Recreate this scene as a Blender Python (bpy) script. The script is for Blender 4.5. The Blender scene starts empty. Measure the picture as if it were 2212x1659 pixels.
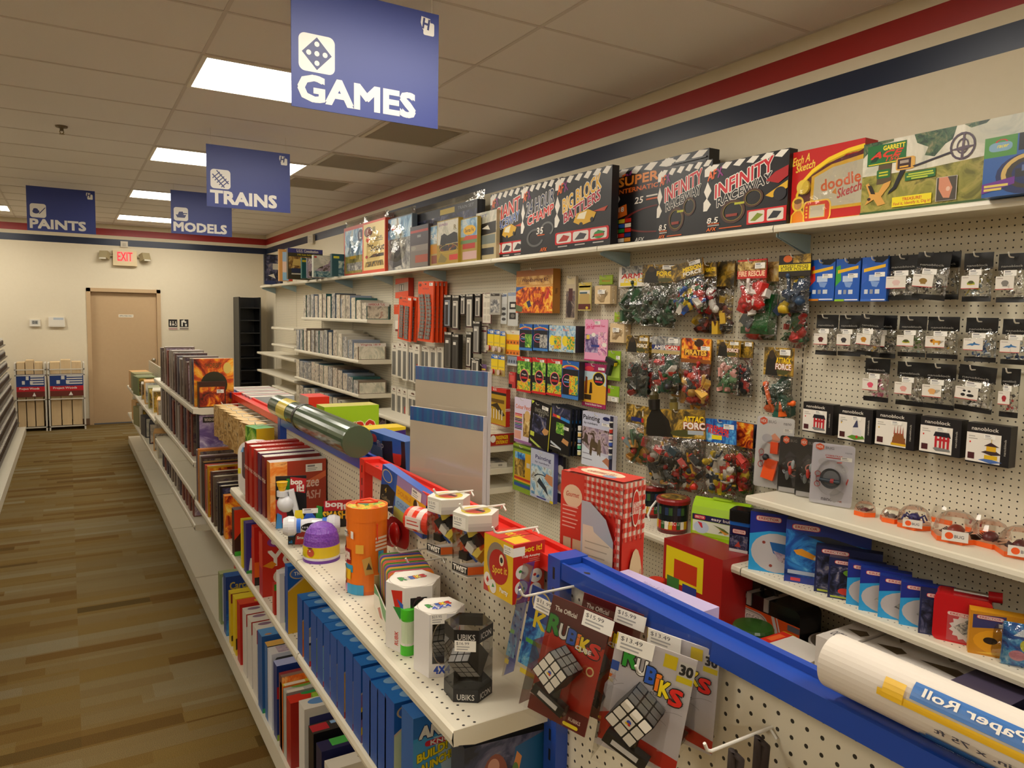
import bpy,math,random
from math import sin,cos,pi,radians,sqrt
from mathutils import Vector,Matrix,noise
SC=bpy.context.scene
COL=SC.collection
# -- camera, light, exposure
cam_d=bpy.data.cameras.new('camera')
cam=bpy.data.objects.new('camera',cam_d)
COL.objects.link(cam)
SC.camera=cam
cam_d.sensor_width=36.0
cam_d.lens=25.997
cam_d.shift_x=.00206
cam_d.shift_y=-.0034
cam_d.clip_start=.05
cam_d.clip_end=60
_y,_p,_r=radians(30.871),radians(-4.917),radians(1.071)
_F=Vector((sin(_y)*cos(_p),cos(_y)*cos(_p),sin(_p)))
_R=Vector((cos(_y),-sin(_y),0))
_U=_R.cross(_F)
_R2=_R*cos(_r)+_U*sin(_r)
_U2=_U*cos(_r)-_R*sin(_r)
cam.matrix_world=Matrix(((_R2.x,_U2.x,-_F.x,0),(_R2.y,_U2.y,-_F.y,0),(_R2.z,_U2.z,-_F.z,1.7629),(0,0,0,1)))
SC.view_settings.view_transform='Standard'
SC.view_settings.look='None'
SC.view_settings.gamma=1.0
SC.view_settings.use_curve_mapping=False
SC.view_settings.exposure=-.08
LAMP_STRENGTH=16.5
LAMP_TINT=(1.0,.93,.81)
world=bpy.data.worlds.new('world')
SC.world=world
world.use_nodes=True
world.node_tree.nodes['Background'].inputs[0].default_value=(1.0,.9,.76,1)
world.node_tree.nodes['Background'].inputs[1].default_value=.05
# -- materials
def lin(h):
 h=h.lstrip('#')
 o=[]
 for i in(0,2,4):
  c=int(h[i:i+2],16)/255
  o.append(c/12.92 if c<=.04045 else((c+.055)/1.055)**2.4)
 return(*o,1)
MATS={}
def new_mat(k):
 m=bpy.data.materials.new(k.replace('#','paint_').replace('/','_').replace(':','_'))
 m.use_nodes=True
 MATS[k]=m
 return m,m.node_tree,m.node_tree.nodes['Principled BSDF']
def N(nt,t,**kw):
 n=nt.nodes.new(t)
 for a,b in kw.items():
  setattr(n,a,b)
 return n
def math_node(nt,op,a,b=None,c=None):
 n=N(nt,'ShaderNodeMath',operation=op)
 for i,x in enumerate((a,b,c)):
  if x is None:
   continue
  if isinstance(x,(int,float)):
   n.inputs[i].default_value=x
  else:
   nt.links.new(x,n.inputs[i])
 return n.outputs[0]
PAL={'army':('#2a2317','#4a3d20','#7a6128','#b8912f','#d8c07a'),'sepia':('#3a2a1a','#6b4a24','#9a7636','#c9a860','#e6d3a0'),'fire':('#3a120a','#8a2410','#d0541a','#f0a022','#f6d86a'),'sea':('#1c3440','#3e6470','#7d9a9a','#b9c2ae','#dcd6bc'),'sky':('#3c6a94','#6d9cc0','#a4c3d4','#cfd9d8','#8a7a5a'),'night':('#0c0e18','#181c30','#2b3050','#5a5a78','#a59a90'),'race':('#0a0a0c','#141418','#2a2a30','#6a2018','#c08a30'),'rainbow':('#c02a28','#e07a20','#e8d030','#3a9a40','#2a5ab0'),'pink':('#d06a98','#e79ab8','#f0c4d2','#a84a90','#f6e2c0'),'purple':('#3a2a58','#6a5488','#9a88b0','#c8bcd0','#6a5a48'),'grey':('#3a3a3c','#68686a','#96948e','#bcb8ae','#d8d2c4'),'paper':('#8a7e6a','#b0a48e','#c8bea8','#d8d0bc','#e6dfce'),'kits':('#4a4440','#8a8074','#b8ae9c','#d2c9b6','#9a5a48'),'green':('#1e4a1c','#3a7a2c','#6aa83a','#a8cc50','#e0e6a0'),'jungle':('#16241a','#284030','#3e5e40','#5a6a48','#8a8460'),'blue':('#0e2a66','#1c4c9c','#2e7cc4','#62b0dc','#c4dce6'),'red':('#5a0c0c','#9a1a16','#d03024','#ea6a48','#f4c0a0'),'wood':('#8a5a24','#b07c38','#cc9a50','#dcb474','#a86e30'),'meadow':('#4a4a1c','#6e6a28','#8e8a3a','#a89a4a','#5a5a24'),'lake':('#a8aa9c','#c0beaa','#d6d0bc','#e2dcca','#98a08c'),'carton':('#8a6a3a','#b48a50','#d0a868','#e0c088','#6a4a28'),'books':('#2a2426','#5a4a44','#7a6a5c','#4a3a4a','#9a8a74'),'tank':('#6a5a6a','#9a869a','#bca8b0','#5a4838','#3a2e28'),'soldiers':('#20301e','#30482a','#46603a','#12180e','#8a8458'),'reds':('#3c0a0a','#a01818','#d83428','#701010','#e8b040'),'orange':('#c8440c','#e8681a','#f48a34','#fab468','#a03408'),}
def pic_mat(k):
 name,_,sc=k[4:].partition(':')
 m,nt,p=new_mat(k)
 tc=N(nt,'ShaderNodeTexCoord')
 oi=N(nt,'ShaderNodeObjectInfo')
 add=N(nt,'ShaderNodeVectorMath',operation='ADD')
 sc_r=N(nt,'ShaderNodeVectorMath',operation='SCALE')
 sc_r.inputs['Scale'].default_value=7.0
 cmb=N(nt,'ShaderNodeCombineXYZ')
 for i in range(3):
  nt.links.new(oi.outputs['Random'],cmb.inputs[i])
 nt.links.new(cmb.outputs[0],sc_r.inputs[0])
 nt.links.new(tc.outputs['Object'],add.inputs[0])
 nt.links.new(sc_r.outputs[0],add.inputs[1])
 nz=N(nt,'ShaderNodeTexNoise')
 nz.inputs['Scale'].default_value=float(sc)if sc else 16
 nz.inputs['Detail'].default_value=5
 nz.inputs['Roughness'].default_value=.62
 nz.inputs['Distortion'].default_value=1.1
 nt.links.new(add.outputs[0],nz.inputs['Vector'])
 cr=N(nt,'ShaderNodeValToRGB')
 cr.color_ramp.interpolation='EASE'
 cols=PAL[name]
 pos=(.30,.42,.50,.58,.70)
 while len(cr.color_ramp.elements)<5:
  cr.color_ramp.elements.new(.5)
 for e,q,c in zip(cr.color_ramp.elements,pos,cols):
  e.position=q
  e.color=lin(c)
 nt.links.new(nz.outputs['Fac'],cr.inputs[0])
 nt.links.new(cr.outputs[0],p.inputs['Base Color'])
 p.inputs['Roughness'].default_value=.36
 return m
def M(k):
 if k in MATS:
  return MATS[k]
 if k.startswith('pic:'):
  return pic_mat(k)
 if k.startswith('#'):
  h,_,opt=k.partition('/')
  m,nt,p=new_mat(k)
  p.inputs['Base Color'].default_value=lin(h)
  p.inputs['Roughness'].default_value=.38
  if opt=='m':
   p.inputs['Metallic'].default_value=1
   p.inputs['Roughness'].default_value=.25
  elif opt:
   p.inputs['Roughness'].default_value=float(opt)
  return m
 raise KeyError(k)
def clear_mat(k,tint,base,gloss_rough,bump=.0,bscale=60):
 m,nt,p=new_mat(k)
 nt.nodes.remove(p)
 out=nt.nodes['Material Output']
 tr=N(nt,'ShaderNodeBsdfTransparent')
 tr.inputs[0].default_value=tint
 gl=N(nt,'ShaderNodeBsdfGlossy')
 gl.inputs['Roughness'].default_value=gloss_rough
 lw=N(nt,'ShaderNodeLayerWeight')
 lw.inputs['Blend'].default_value=.25
 f=math_node(nt,'MULTIPLY_ADD',lw.outputs['Fresnel'],.7,base)
 mx=N(nt,'ShaderNodeMixShader')
 nt.links.new(f,mx.inputs[0])
 nt.links.new(tr.outputs[0],mx.inputs[1])
 nt.links.new(gl.outputs[0],mx.inputs[2])
 nt.links.new(mx.outputs[0],out.inputs[0])
 if bump:
  tc=N(nt,'ShaderNodeTexCoord')
  nz=N(nt,'ShaderNodeTexNoise')
  nz.inputs['Scale'].default_value=bscale
  nz.inputs['Detail'].default_value=2
  nt.links.new(tc.outputs['Object'],nz.inputs['Vector'])
  bp=N(nt,'ShaderNodeBump')
  bp.inputs['Strength'].default_value=bump
  bp.inputs['Distance'].default_value=.01
  nt.links.new(nz.outputs['Fac'],bp.inputs['Height'])
  nt.links.new(bp.outputs[0],gl.inputs['Normal'])
 return m
clear_mat('clear',(.985,.985,.98,1),.03,.05)
clear_mat('bag',(.96,.96,.95,1),.10,.09,.6,45)
clear_mat('wrap',(.97,.97,.95,1),.06,.08,.35,18)
clear_mat('smoke',(.62,.62,.62,1),.10,.06)
clear_mat('sleeve',(.97,.96,.94,1),.10,.12,.15,8)
def emit_mat(k,col,s):
 m,nt,p=new_mat(k)
 nt.nodes.remove(p)
 e=N(nt,'ShaderNodeEmission')
 e.inputs[0].default_value=col
 e.inputs[1].default_value=s
 nt.links.new(e.outputs[0],nt.nodes['Material Output'].inputs[0])
 return m
emit_mat('lamp',(*LAMP_TINT,1),LAMP_STRENGTH)
emit_mat('exit_red',(1.0,.05,.06,1),1.6)
def peg_mat(k,base,ax,ay,px,py,sx=.0254,sy=.0254,r=.0031,xlim=None,hole='#2a2620'):
 """painted steel / board with a grid of punched holes along two object axes"""
 m,nt,p=new_mat(k)
 tc=N(nt,'ShaderNodeTexCoord')
 sp=N(nt,'ShaderNodeSeparateXYZ')
 nt.links.new(tc.outputs['Object'],sp.inputs[0])
 def cell(axis,ph,s):
  a=math_node(nt,'SUBTRACT',sp.outputs[axis],ph)
  a=math_node(nt,'DIVIDE',a,s)
  rd=math_node(nt,'ROUND',a)
  d=math_node(nt,'SUBTRACT',a,rd)
  return math_node(nt,'MULTIPLY',d,s)
 a=cell(ax,px,sx)
 b=cell(ay,py,sy)
 d=math_node(nt,'ADD',math_node(nt,'MULTIPLY',a,a),math_node(nt,'MULTIPLY',b,b))
 fac=math_node(nt,'LESS_THAN',d,r*r)
 if xlim:
  lo=math_node(nt,'GREATER_THAN',sp.outputs[ax],xlim[0])
  hi=math_node(nt,'LESS_THAN',sp.outputs[ax],xlim[1])
  fac=math_node(nt,'MULTIPLY',fac,math_node(nt,'MULTIPLY',lo,hi))
 g=N(nt,'ShaderNodeNewGeometry')
 mx=N(nt,'ShaderNodeMix',data_type='RGBA')
 nt.links.new(fac,mx.inputs[0])
 mx.inputs[6].default_value=lin(base)
 mx.inputs[7].default_value=lin(hole)
 nt.links.new(mx.outputs[2],p.inputs['Base Color'])
 p.inputs['Roughness'].default_value=.45
 return m
BOARD='#d2c9b2'
STEEL='#ddd5c0'
peg_mat('peg_wall',BOARD,1,2,.0051,2.1142-83*.0254)
peg_mat('peg_aisle',BOARD,1,2,.020,.006,r=.0034)
M(STEEL)
def noise_mat(k,c0,c1,scale,rough=.8,bump=.0,stretch=(1,1,1)):
 m,nt,p=new_mat(k)
 tc=N(nt,'ShaderNodeTexCoord')
 mp=N(nt,'ShaderNodeMapping')
 mp.inputs['Scale'].default_value=stretch
 nt.links.new(tc.outputs['Object'],mp.inputs[0])
 nz=N(nt,'ShaderNodeTexNoise')
 nz.inputs['Scale'].default_value=scale
 nz.inputs['Detail'].default_value=4
 nt.links.new(mp.outputs[0],nz.inputs['Vector'])
 mx=N(nt,'ShaderNodeMix',data_type='RGBA')
 nt.links.new(nz.outputs['Fac'],mx.inputs[0])
 mx.inputs[6].default_value=lin(c0)
 mx.inputs[7].default_value=lin(c1)
 nt.links.new(mx.outputs[2],p.inputs['Base Color'])
 p.inputs['Roughness'].default_value=rough
 if bump:
  bp=N(nt,'ShaderNodeBump')
  bp.inputs['Strength'].default_value=bump
  bp.inputs['Distance'].default_value=.004
  nt.links.new(nz.outputs['Fac'],bp.inputs['Height'])
  nt.links.new(bp.outputs[0],p.inputs['Normal'])
 return m
noise_mat('wall_paint','#d9cdb2','#ddd2b9',30,.7,.05)
noise_mat('tile','#e2dcd6','#ece6e0',220,.95,.12)
noise_mat('door_paint','#bd9f78','#c2a57e',20,.5)
noise_mat('balsa','#cfb184','#e0c69a',40,.7,0,(1,1,.15))
def carpet_mat():
 """planks of random brown tones running across the aisle"""
 m,nt,p=new_mat('carpet')
 tc=N(nt,'ShaderNodeTexCoord')
 L=nt.links.new
 cols=[]
 for w,h,off,fq in((.62,.085,.37,2),(.95,.15,.5,3)):
  br=N(nt,'ShaderNodeTexBrick')
  br.offset=off
  br.offset_frequency=fq
  br.squash=.62
  br.squash_frequency=3
  br.inputs['Scale'].default_value=1.0
  br.inputs['Brick Width'].default_value=w
  br.inputs['Row Height'].default_value=h
  br.inputs['Mortar Size'].default_value=.0
  br.inputs['Color1'].default_value=(0,0,0,1)
  br.inputs['Color2'].default_value=(1,1,1,1)
  L(tc.outputs['Object'],br.inputs['Vector'])
  cols.append(br.outputs['Color'])
 mxa=N(nt,'ShaderNodeMix',data_type='RGBA')
 mxa.inputs[0].default_value=.42
 L(cols[0],mxa.inputs[6])
 L(cols[1],mxa.inputs[7])
 cr=N(nt,'ShaderNodeValToRGB')
 st=((.0,'#564522'),(.2,'#6a4e24'),(.38,'#7a6334'),(.55,'#7a6640'),(.72,'#7f6d48'),(.88,'#84775a'),(1.0,'#75582c'))
 while len(cr.color_ramp.elements)<len(st):
  cr.color_ramp.elements.new(.5)
 for e,(q,c)in zip(cr.color_ramp.elements,st):
  e.position=q
  e.color=lin(c)
 L(mxa.outputs[2],cr.inputs[0])
 nz=N(nt,'ShaderNodeTexNoise')
 nz.inputs['Scale'].default_value=420
 nz.inputs['Detail'].default_value=3
 L(tc.outputs['Object'],nz.inputs['Vector'])
 mx=N(nt,'ShaderNodeMix',data_type='RGBA',blend_type='MULTIPLY')
 mx.inputs[0].default_value=.75
 L(cr.outputs[0],mx.inputs[6])
 r2=N(nt,'ShaderNodeValToRGB')
 r2.color_ramp.elements[0].position=.34
 r2.color_ramp.elements[0].color=(.30,.30,.30,1)
 r2.color_ramp.elements[1].position=.68
 r2.color_ramp.elements[1].color=(1.3,1.3,1.3,1)
 L(nz.outputs['Fac'],r2.inputs[0])
 L(r2.outputs[0],mx.inputs[7])
 L(mx.outputs[2],p.inputs['Base Color'])
 p.inputs['Roughness'].default_value=.97
 p.inputs['Specular IOR Level'].default_value=.1
 bp=N(nt,'ShaderNodeBump')
 bp.inputs['Strength'].default_value=.5
 bp.inputs['Distance'].default_value=.004
 L(nz.outputs['Fac'],bp.inputs['Height'])
 L(bp.outputs[0],p.inputs['Normal'])
carpet_mat()
# -- text as mesh
_TX={}
def text_mesh(body,bold):
 k=(body,bold)
 if k not in _TX:
  cu=bpy.data.curves.new('lettering','FONT')
  cu.body=body
  cu.size=1
  cu.offset=bold
  cu.resolution_u=2
  ob=bpy.data.objects.new('lettering',cu)
  me=bpy.data.meshes.new_from_object(ob)
  vs=[(v.co.x,v.co.y)for v in me.vertices]
  fs=[tuple(p.vertices)for p in me.polygons]
  bpy.data.objects.remove(ob)
  bpy.data.meshes.remove(me)
  bpy.data.curves.remove(cu)
  _TX[k]=(vs,fs)
 return _TX[k]
 # -- mesh builder
EPS=.00012
class MB:
 def __init__(s):
  s.v,s.f,s.mi,s.sm,s.mk=[],[],[],[],[]
 def k(s,key):
  if key not in s.mk:
   s.mk.append(key)
  return s.mk.index(key)
 def poly(s,pts,key,smooth=False):
  n=len(s.v)
  s.v+=[tuple(p)for p in pts]
  s.f.append(tuple(range(n,n+len(pts))))
  s.mi.append(s.k(key))
  s.sm.append(smooth)
 def mesh(s,vs,fs,key,smooth=False):
  n=len(s.v)
  s.v+=[tuple(p)for p in vs]
  i=s.k(key)
  for f in fs:
   s.f.append(tuple(n+q for q in f))
   s.mi.append(i)
   s.sm.append(smooth)
 def box(s,x0,x1,y0,y1,z0,z1,key,sides=None):
  sides=sides or{}
  V=[(x0,y0,z0),(x1,y0,z0),(x1,y1,z0),(x0,y1,z0),(x0,y0,z1),(x1,y0,z1),(x1,y1,z1),(x0,y1,z1)]
  for nm,f in(('D',(3,2,1,0)),('T',(4,5,6,7)),('F',(0,1,5,4)),('R',(1,2,6,5)),('B',(2,3,7,6)),('L',(3,0,4,7))):
   s.poly([V[i]for i in f],sides.get(nm,key))
 def obox(s,c,sx,sy,sz,key,mat=None):
  """oriented box about c"""
  vs=[]
  for dx in(-.5,.5):
   for dy in(-.5,.5):
    for dz in(-.5,.5):
     q=Vector((dx*sx,dy*sy,dz*sz))
     if mat is not None:
      q=mat@q
     vs.append(Vector(c)+q)
  s.mesh(vs,[(0,1,3,2),(4,6,7,5),(0,4,5,1),(2,3,7,6),(0,2,6,4),(1,5,7,3)],key)
 def tube(s,pts,r,key,n=6,caps=True):
  pts=[Vector(p)for p in pts]
  rings=[]
  up=None
  for i,p in enumerate(pts):
   d=(pts[min(i+1,len(pts)-1)]-pts[max(i-1,0)]).normalized()
   if up is None or abs(up.dot(d))>.95:
    up=Vector((0,0,1))if abs(d.z)<.9 else Vector((0,1,0))
   a=d.cross(up).normalized()
   b=a.cross(d).normalized()
   up=b
   rr=r[i]if isinstance(r,(list,tuple))else r
   rings.append([p+a*(rr*cos(2*pi*j/n))+b*(rr*sin(2*pi*j/n))for j in range(n)])
  vs=[q for g in rings for q in g]
  fs=[(i*n+j,i*n+(j+1)%n,(i+1)*n+(j+1)%n,(i+1)*n+j)for i in range(len(pts)-1)for j in range(n)]
  s.mesh(vs,fs,key,True)
  if caps:
   s.poly(rings[0][::-1],key)
   s.poly(rings[-1],key)
 def lathe(s,prof,key,n=24,smooth=True,a0=.0,c=(0,0)):
  """prof: (r, z) or (r, z, key of the band below it)"""
  for i in range(len(prof)-1):
   r0,z0=prof[i][:2]
   r1,z1=prof[i+1][:2]
   kk=prof[i+1][2]if len(prof[i+1])>2 else key
   for j in range(n):
    t0,t1=a0+2*pi*j/n,a0+2*pi*(j+1)/n
    p=[(c[0]+r0*cos(t0),c[1]+r0*sin(t0),z0),(c[0]+r0*cos(t1),c[1]+r0*sin(t1),z0),(c[0]+r1*cos(t1),c[1]+r1*sin(t1),z1),(c[0]+r1*cos(t0),c[1]+r1*sin(t0),z1)]
    if r0<1e-6:
     p=p[1:]if False else[p[0],p[2],p[3]]
    elif r1<1e-6:
     p=p[:3]
    s.poly(p,kk,smooth)
 def prism(s,pts2,z0,z1,key,side=None,bottom=True):
  n=len(pts2)
  s.poly([(x,y,z1)for x,y in pts2],key)
  if bottom:
   s.poly([(x,y,z0)for x,y in pts2[::-1]],key)
  for i in range(n):
   a,b=pts2[i],pts2[(i+1)%n]
   s.poly([(a[0],a[1],z0),(b[0],b[1],z0),(b[0],b[1],z1),(a[0],a[1],z1)],side or key)
 def blob(s,c,r,key,seed=0,n=8,rough=.25,sq=(1,1,1)):
  vs,fs=[],[]
  for i in range(n//2+1):
   t=pi*i/(n//2)
   for j in range(n):
    a=2*pi*j/n
    d=Vector((sin(t)*cos(a),sin(t)*sin(a),cos(t)))
    q=1+rough*noise.noise(d*1.7+Vector((seed*3.1,seed*1.7,0)))
    vs.append(Vector(c)+Vector((d.x*r*sq[0],d.y*r*sq[1],d.z*r*sq[2]))*q)
  for i in range(n//2):
   for j in range(n):
    fs.append((i*n+j,(i+1)*n+j,(i+1)*n+(j+1)%n,i*n+(j+1)%n))
  s.mesh(vs,fs,key,True)
  # ---- printed art on a face frame (origin, U, V, normal)
 def art(s,fr,ops,lay=1):
  O,U,V,Nn=(Vector(q)for q in fr)
  ul,vl=U.length,V.length
  for i,op in enumerate(ops):
   e=Nn*(EPS*(lay+i))
   P=lambda u,v:O+U*u+V*v+e
   t,key=op[0],op[1]
   if t=='r':
    u0,v0,u1,v1=op[2:6]
    s.poly([P(u0,v0),P(u1,v0),P(u1,v1),P(u0,v1)],key)
   elif t=='p':
    s.poly([P(u,v)for u,v in op[2]],key)
   elif t=='e':
    cu,cv,ru,rv=op[2:6]
    n=20
    s.poly([P(cu+ru*cos(2*pi*j/n),cv+rv*sin(2*pi*j/n))for j in range(n)],key)
   elif t=='g':
    cu,cv,ru,rv,w,a0,a1=op[2:9]
    n=18
    for j in range(n):
     b0,b1=radians(a0+(a1-a0)*j/n),radians(a0+(a1-a0)*(j+1)/n)
     q=1-w
     s.poly([P(cu+ru*q*cos(b0),cv+rv*q*sin(b0)),P(cu+ru*cos(b0),cv+rv*sin(b0)),P(cu+ru*cos(b1),cv+rv*sin(b1)),P(cu+ru*q*cos(b1),cv+rv*q*sin(b1))],key)
   elif t=='t':
    body,u,v,w,h=op[2:7]
    o=op[7]if len(op)>7 else{}
    bold=o.get('b',.025)
    vs,fs=text_mesh(body,.0)
    if not vs:
     continue
    x0,x1=min(q[0]for q in vs),max(q[0]for q in vs)
    y0,y1=min(q[1]for q in vs),max(q[1]for q in vs)
    sx,sy=w*ul/max(x1-x0,1e-4),h*vl/max(y1-y0,1e-4)
    ca,sa=cos(radians(o.get('rot',0))),sin(radians(o.get('rot',0)))
    sh=o.get('sh',0)
    Uh,Vh=U/ul,V/vl
    def put(vs_,fs_,kk,e_,ox=.0,oy=.0):
     out=[]
     for x,y in vs_:
      X=(x-(x0+x1)/2)*sx+ox
      Y=(y-(y0+y1)/2)*sy+oy
      X+=sh*Y
      out.append(O+U*u+V*v+Uh*(X*ca-Y*sa)+Vh*(X*sa+Y*ca)+e_)
     s.mesh(out,fs_,kk)
    def fat(q,kk,e_,nn):
     dx,dy=q*min(sx,sy),q*min(sx,sy)
     for j in range(nn):
      c2=2*pi*(j+.5)/nn
      put(vs,fs,kk,e_+Nn*(EPS*.06*j),dx*cos(c2),dy*sin(c2))
    if 'o' in o:
     fat(bold+o.get('ow',.05),o['o'],e,8)
     put(vs,fs,o['o'],e+Nn*EPS*.48)
     e=e+Nn*EPS*.52
    if bold>.004:
     fat(bold,key,e,4)
    else:
     put(vs,fs,key,e)
 def faces(s,w,d,h,arts,z=.0):
  FR={'F':((-w/2,-d/2,z),(w,0,0),(0,0,h),(0,-1,0)),'B':((w/2,d/2,z),(-w,0,0),(0,0,h),(0,1,0)),'L':((-w/2,d/2,z),(0,-d,0),(0,0,h),(-1,0,0)),'R':((w/2,-d/2,z),(0,d,0),(0,0,h),(1,0,0)),'T':((-w/2,-d/2,z+h),(w,0,0),(0,d,0),(0,0,1))}
  for f,ops in arts.items():
   s.art(FR[f],ops)
 def build(s,name,parent=None,loc=(0,0,0),rot=(0,0,0)):
  me=bpy.data.meshes.new(name)
  me.from_pydata([tuple(v)for v in s.v],[],s.f)
  for key in s.mk:
   me.materials.append(M(key))
  me.polygons.foreach_set('material_index',s.mi)
  me.polygons.foreach_set('use_smooth',s.sm)
  me.update()
  o=bpy.data.objects.new(name,me)
  COL.objects.link(o)
  o.location=loc
  o.rotation_euler=rot
  if parent:
   o.parent=parent
  return o
def tag(o,label,cat,group=None,kind=None):
 if label:
  o['label']=label
 if cat:
  o['category']=cat
 if group:
  o['group']=group
 if kind:
  o['kind']=kind
 return o
def thing(name,label,cat,loc=(0,0,0),rot=(0,0,0),group=None):
 o=bpy.data.objects.new(name,None)
 COL.objects.link(o)
 o.empty_display_size=.05
 o.location=loc
 o.rotation_euler=rot
 return tag(o,label,cat,group)
def dup(root,loc,rot=None,label=None):
 r=root.copy()
 COL.objects.link(r)
 r.location=loc
 if rot is not None:
  r.rotation_euler=rot
 if label:
  r['label']=label
 for ch in list(root.children):
  c=ch.copy()
  COL.objects.link(c)
  c.parent=r
  for g in ch.children:
   q=g.copy()
   COL.objects.link(q)
   q.parent=c
 return r
def struct(mb,name):
 o=mb.build(name)
 o['kind']='structure'
 return o
WALL=(0,0,-pi/2)
CAMW=(0,0,0)
# -- room shell
XW,YB,ZC=2.887,12.889,3.05
XL,YF=-5.6,-4.6
NAVY,RED='#10203c/0.35','#9c1c1a/0.4'
BANDS=((0,2.7317,'wall_paint'),(2.7317,2.8293,NAVY),(2.8293,2.8815,'wall_paint'),(2.8815,2.981,RED),(2.981,ZC,'wall_paint'))
m=MB()
m.box(XL,XW,YF,YB,-.1,0,'carpet')
struct(m,'floor')
m=MB()
for z0,z1,k in BANDS:
 m.poly([(XW,YB,z0),(XW,YF,z0),(XW,YF,z1),(XW,YB,z1)],k)
m.box(XW+.001,XW+.12,YF,YB,0,ZC,'wall_paint')
struct(m,'wall_right')
DX0,DX1,DZ=.297,1.213,2.033
m=MB()
for z0,z1,k in BANDS:
 if z0==0:
  m.poly([(XL,YB,0),(DX0,YB,0),(DX0,YB,DZ),(XL,YB,DZ)],k)
  m.poly([(DX1,YB,0),(XW,YB,0),(XW,YB,DZ),(DX1,YB,DZ)],k)
  z0=DZ
 m.poly([(XL,YB,z0),(XW,YB,z0),(XW,YB,z1),(XL,YB,z1)],k)
m.box(XL,XW,YB+.14,YB+.2,0,ZC,'wall_paint')
struct(m,'wall_back')
m=MB()
m.box(XL-.12,XL,YF,YB,0,ZC,'wall_paint')
struct(m,'wall_left')
m=MB()
m.box(XL,XW,YF-.12,YF,0,ZC,'wall_paint')
struct(m,'wall_front')
m=MB()
m.box(XL,XW,YF,YB,ZC,ZC+.1,'tile')
struct(m,'ceiling')
m=MB()
TB='#d3cac2/0.9'
x=.62-1.22*5
while x<XW:
 m.box(x-.009,x+.009,YF,YB,ZC-.003,ZC,TB)
 x+=1.22
y=4.09-.61*14
while y<YB:
 m.box(XL,XW,y-.008,y+.008,ZC-.0035,ZC,TB)
 y+=.61
m.box(XW-.022,XW,YF,YB,ZC-.004,ZC,TB)
m.box(XL,XW,YB-.022,YB,ZC-.004,ZC,TB)
struct(m,'trim_1')
m=MB()
for a,b in((XL,.247),(1.263,XW)):
 m.box(a,b,YB-.012,YB,0,.10,'#7a5f48')
struct(m,'baseboard_back')
m=MB()
fk='door_paint'
for a,b in((.247,.302),(1.208,1.263)):
 m.box(a,b,YB-.015,YB+.12,0,2.083,fk)
m.box(.247,1.263,YB-.015,YB+.12,2.028,2.083,fk)
door=struct(m,'door_1')
m=MB()
m.box(.304,1.206,YB+.055,YB+.095,.012,2.026,fk)
m.build('slab',door)
m=MB()
m.box(.675,.88,YB+.050,YB+.055,1.645,1.690,'#e8e0cc')
m.art(((.675,YB+.050,1.645),(.205,0,0),(0,0,.045),(0,-1,0)),[('t','#3a3630','EMPLOYEES ONLY',.5,.5,.86,.42)])
m.build('door_plate',door)
m=MB()
m.lathe([(.0,0),(.03,0),(.03,.012),(.012,.014),(.012,.05),(.028,.055),(.026,.08),(.0,.085)],'#b8b0a0/m',16)
m.build('door_knob',door,(1.15,YB+.055,.98),(pi/2,0,0))
# -- ceiling fittings
def ceiling_light(x,y,label):
 t=thing('ceiling_light',label,'light',(x,y,ZC-.004),group='recessed ceiling lights')
 m=MB()
 for a,b,c,d in((0,1.22,0,.022),(0,1.22,.588,.61),(0,.022,.022,.588),(1.198,1.22,.022,.588)):
  m.box(a,b,c,d,-.008,.0,'#e6dfd0')
 m.build('frame',t)
 m=MB()
 m.box(.022,1.198,.022,.588,-.005,-.0005,'lamp')
 m.build('diffuser',t)
 return t
l0=None
rows={4.09:'nearest lit',6.53:'second nearest lit',8.97:'third nearest lit',11.41:'farthest lit'}
for xc in(-4.26,-1.82,.62):
 for yc in(-3.23,-.79,1.65,4.09,6.53,8.97,11.41):
  if xc==-1.82 and yc in(8.97,4.09,-.79):
   continue
  if xc==.62 and yc in rows:
   lab={4.09:'glowing ceiling panel half hidden behind the GAMES sign',6.53:'glowing ceiling panel crossing behind the TRAINS sign',8.97:'glowing ceiling panel above the MODELS sign, second from the back wall',11.41:'glowing ceiling panel nearest the back wall, right of the aisle'}[yc]
  elif(xc,yc)==(-1.82,11.41):
   lab='glowing ceiling panel cut by the left picture edge'
  else:
   lab='glowing recessed ceiling panel outside the picture'
  if l0 is None:
   l0=ceiling_light(xc,yc,lab)
  else:
   dup(l0,(xc,yc,ZC-.004),label=lab)
v0=None
for i,(x,y,lab)in enumerate(((1.85,4.70,'square ceiling air vent beside the GAMES sign, nearest of three'),(1.85,5.92,'square ceiling air vent, middle one of the three in a row'),(1.85,7.14,'square ceiling air vent above the MODELS sign, farthest of three'))):
 if v0 is None:
  v0=thing('ceiling_vent',lab,'air vent',(x,y,ZC),group='ceiling air vents')
  m=MB()
  for a,b,c,d in((0,.59,0,.03),(0,.59,.56,.59),(0,.03,.03,.56),(.56,.59,.03,.56)):
   m.box(a,b,c,d,-.012,0,'#cfc5b4')
  m.build('frame',v0)
  m=MB()
  for j in range(13):
   yy=.04+j*.04
   m.mesh([(.03,yy,-.003),(.56,yy,-.003),(.56,yy+.022,-.016),(.03,yy+.022,-.016)],[(0,1,2,3),(3,2,1,0)],'#cfc5b2')
  m.box(.03,.56,.03,.56,-.002,0,'#a89e8c')
  m.build('louvers',v0)
 else:
  dup(v0,(x,y,ZC),label=lab)
t=thing('fire_sprinkler','small brass sprinkler head on the ceiling above the aisle','sprinkler',(.0,6.25,ZC))
m=MB()
m.lathe([(0,0),(.04,0),(.036,-.012),(.012,-.016),(.012,-.035),(.0,-.036)],'#6a5c40',14)
m.build('escutcheon',t)
m=MB()
m.lathe([(.0,-.055),(.018,-.055),(.018,-.058),(0,-.058)],'#8a7648/m',12)
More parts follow.
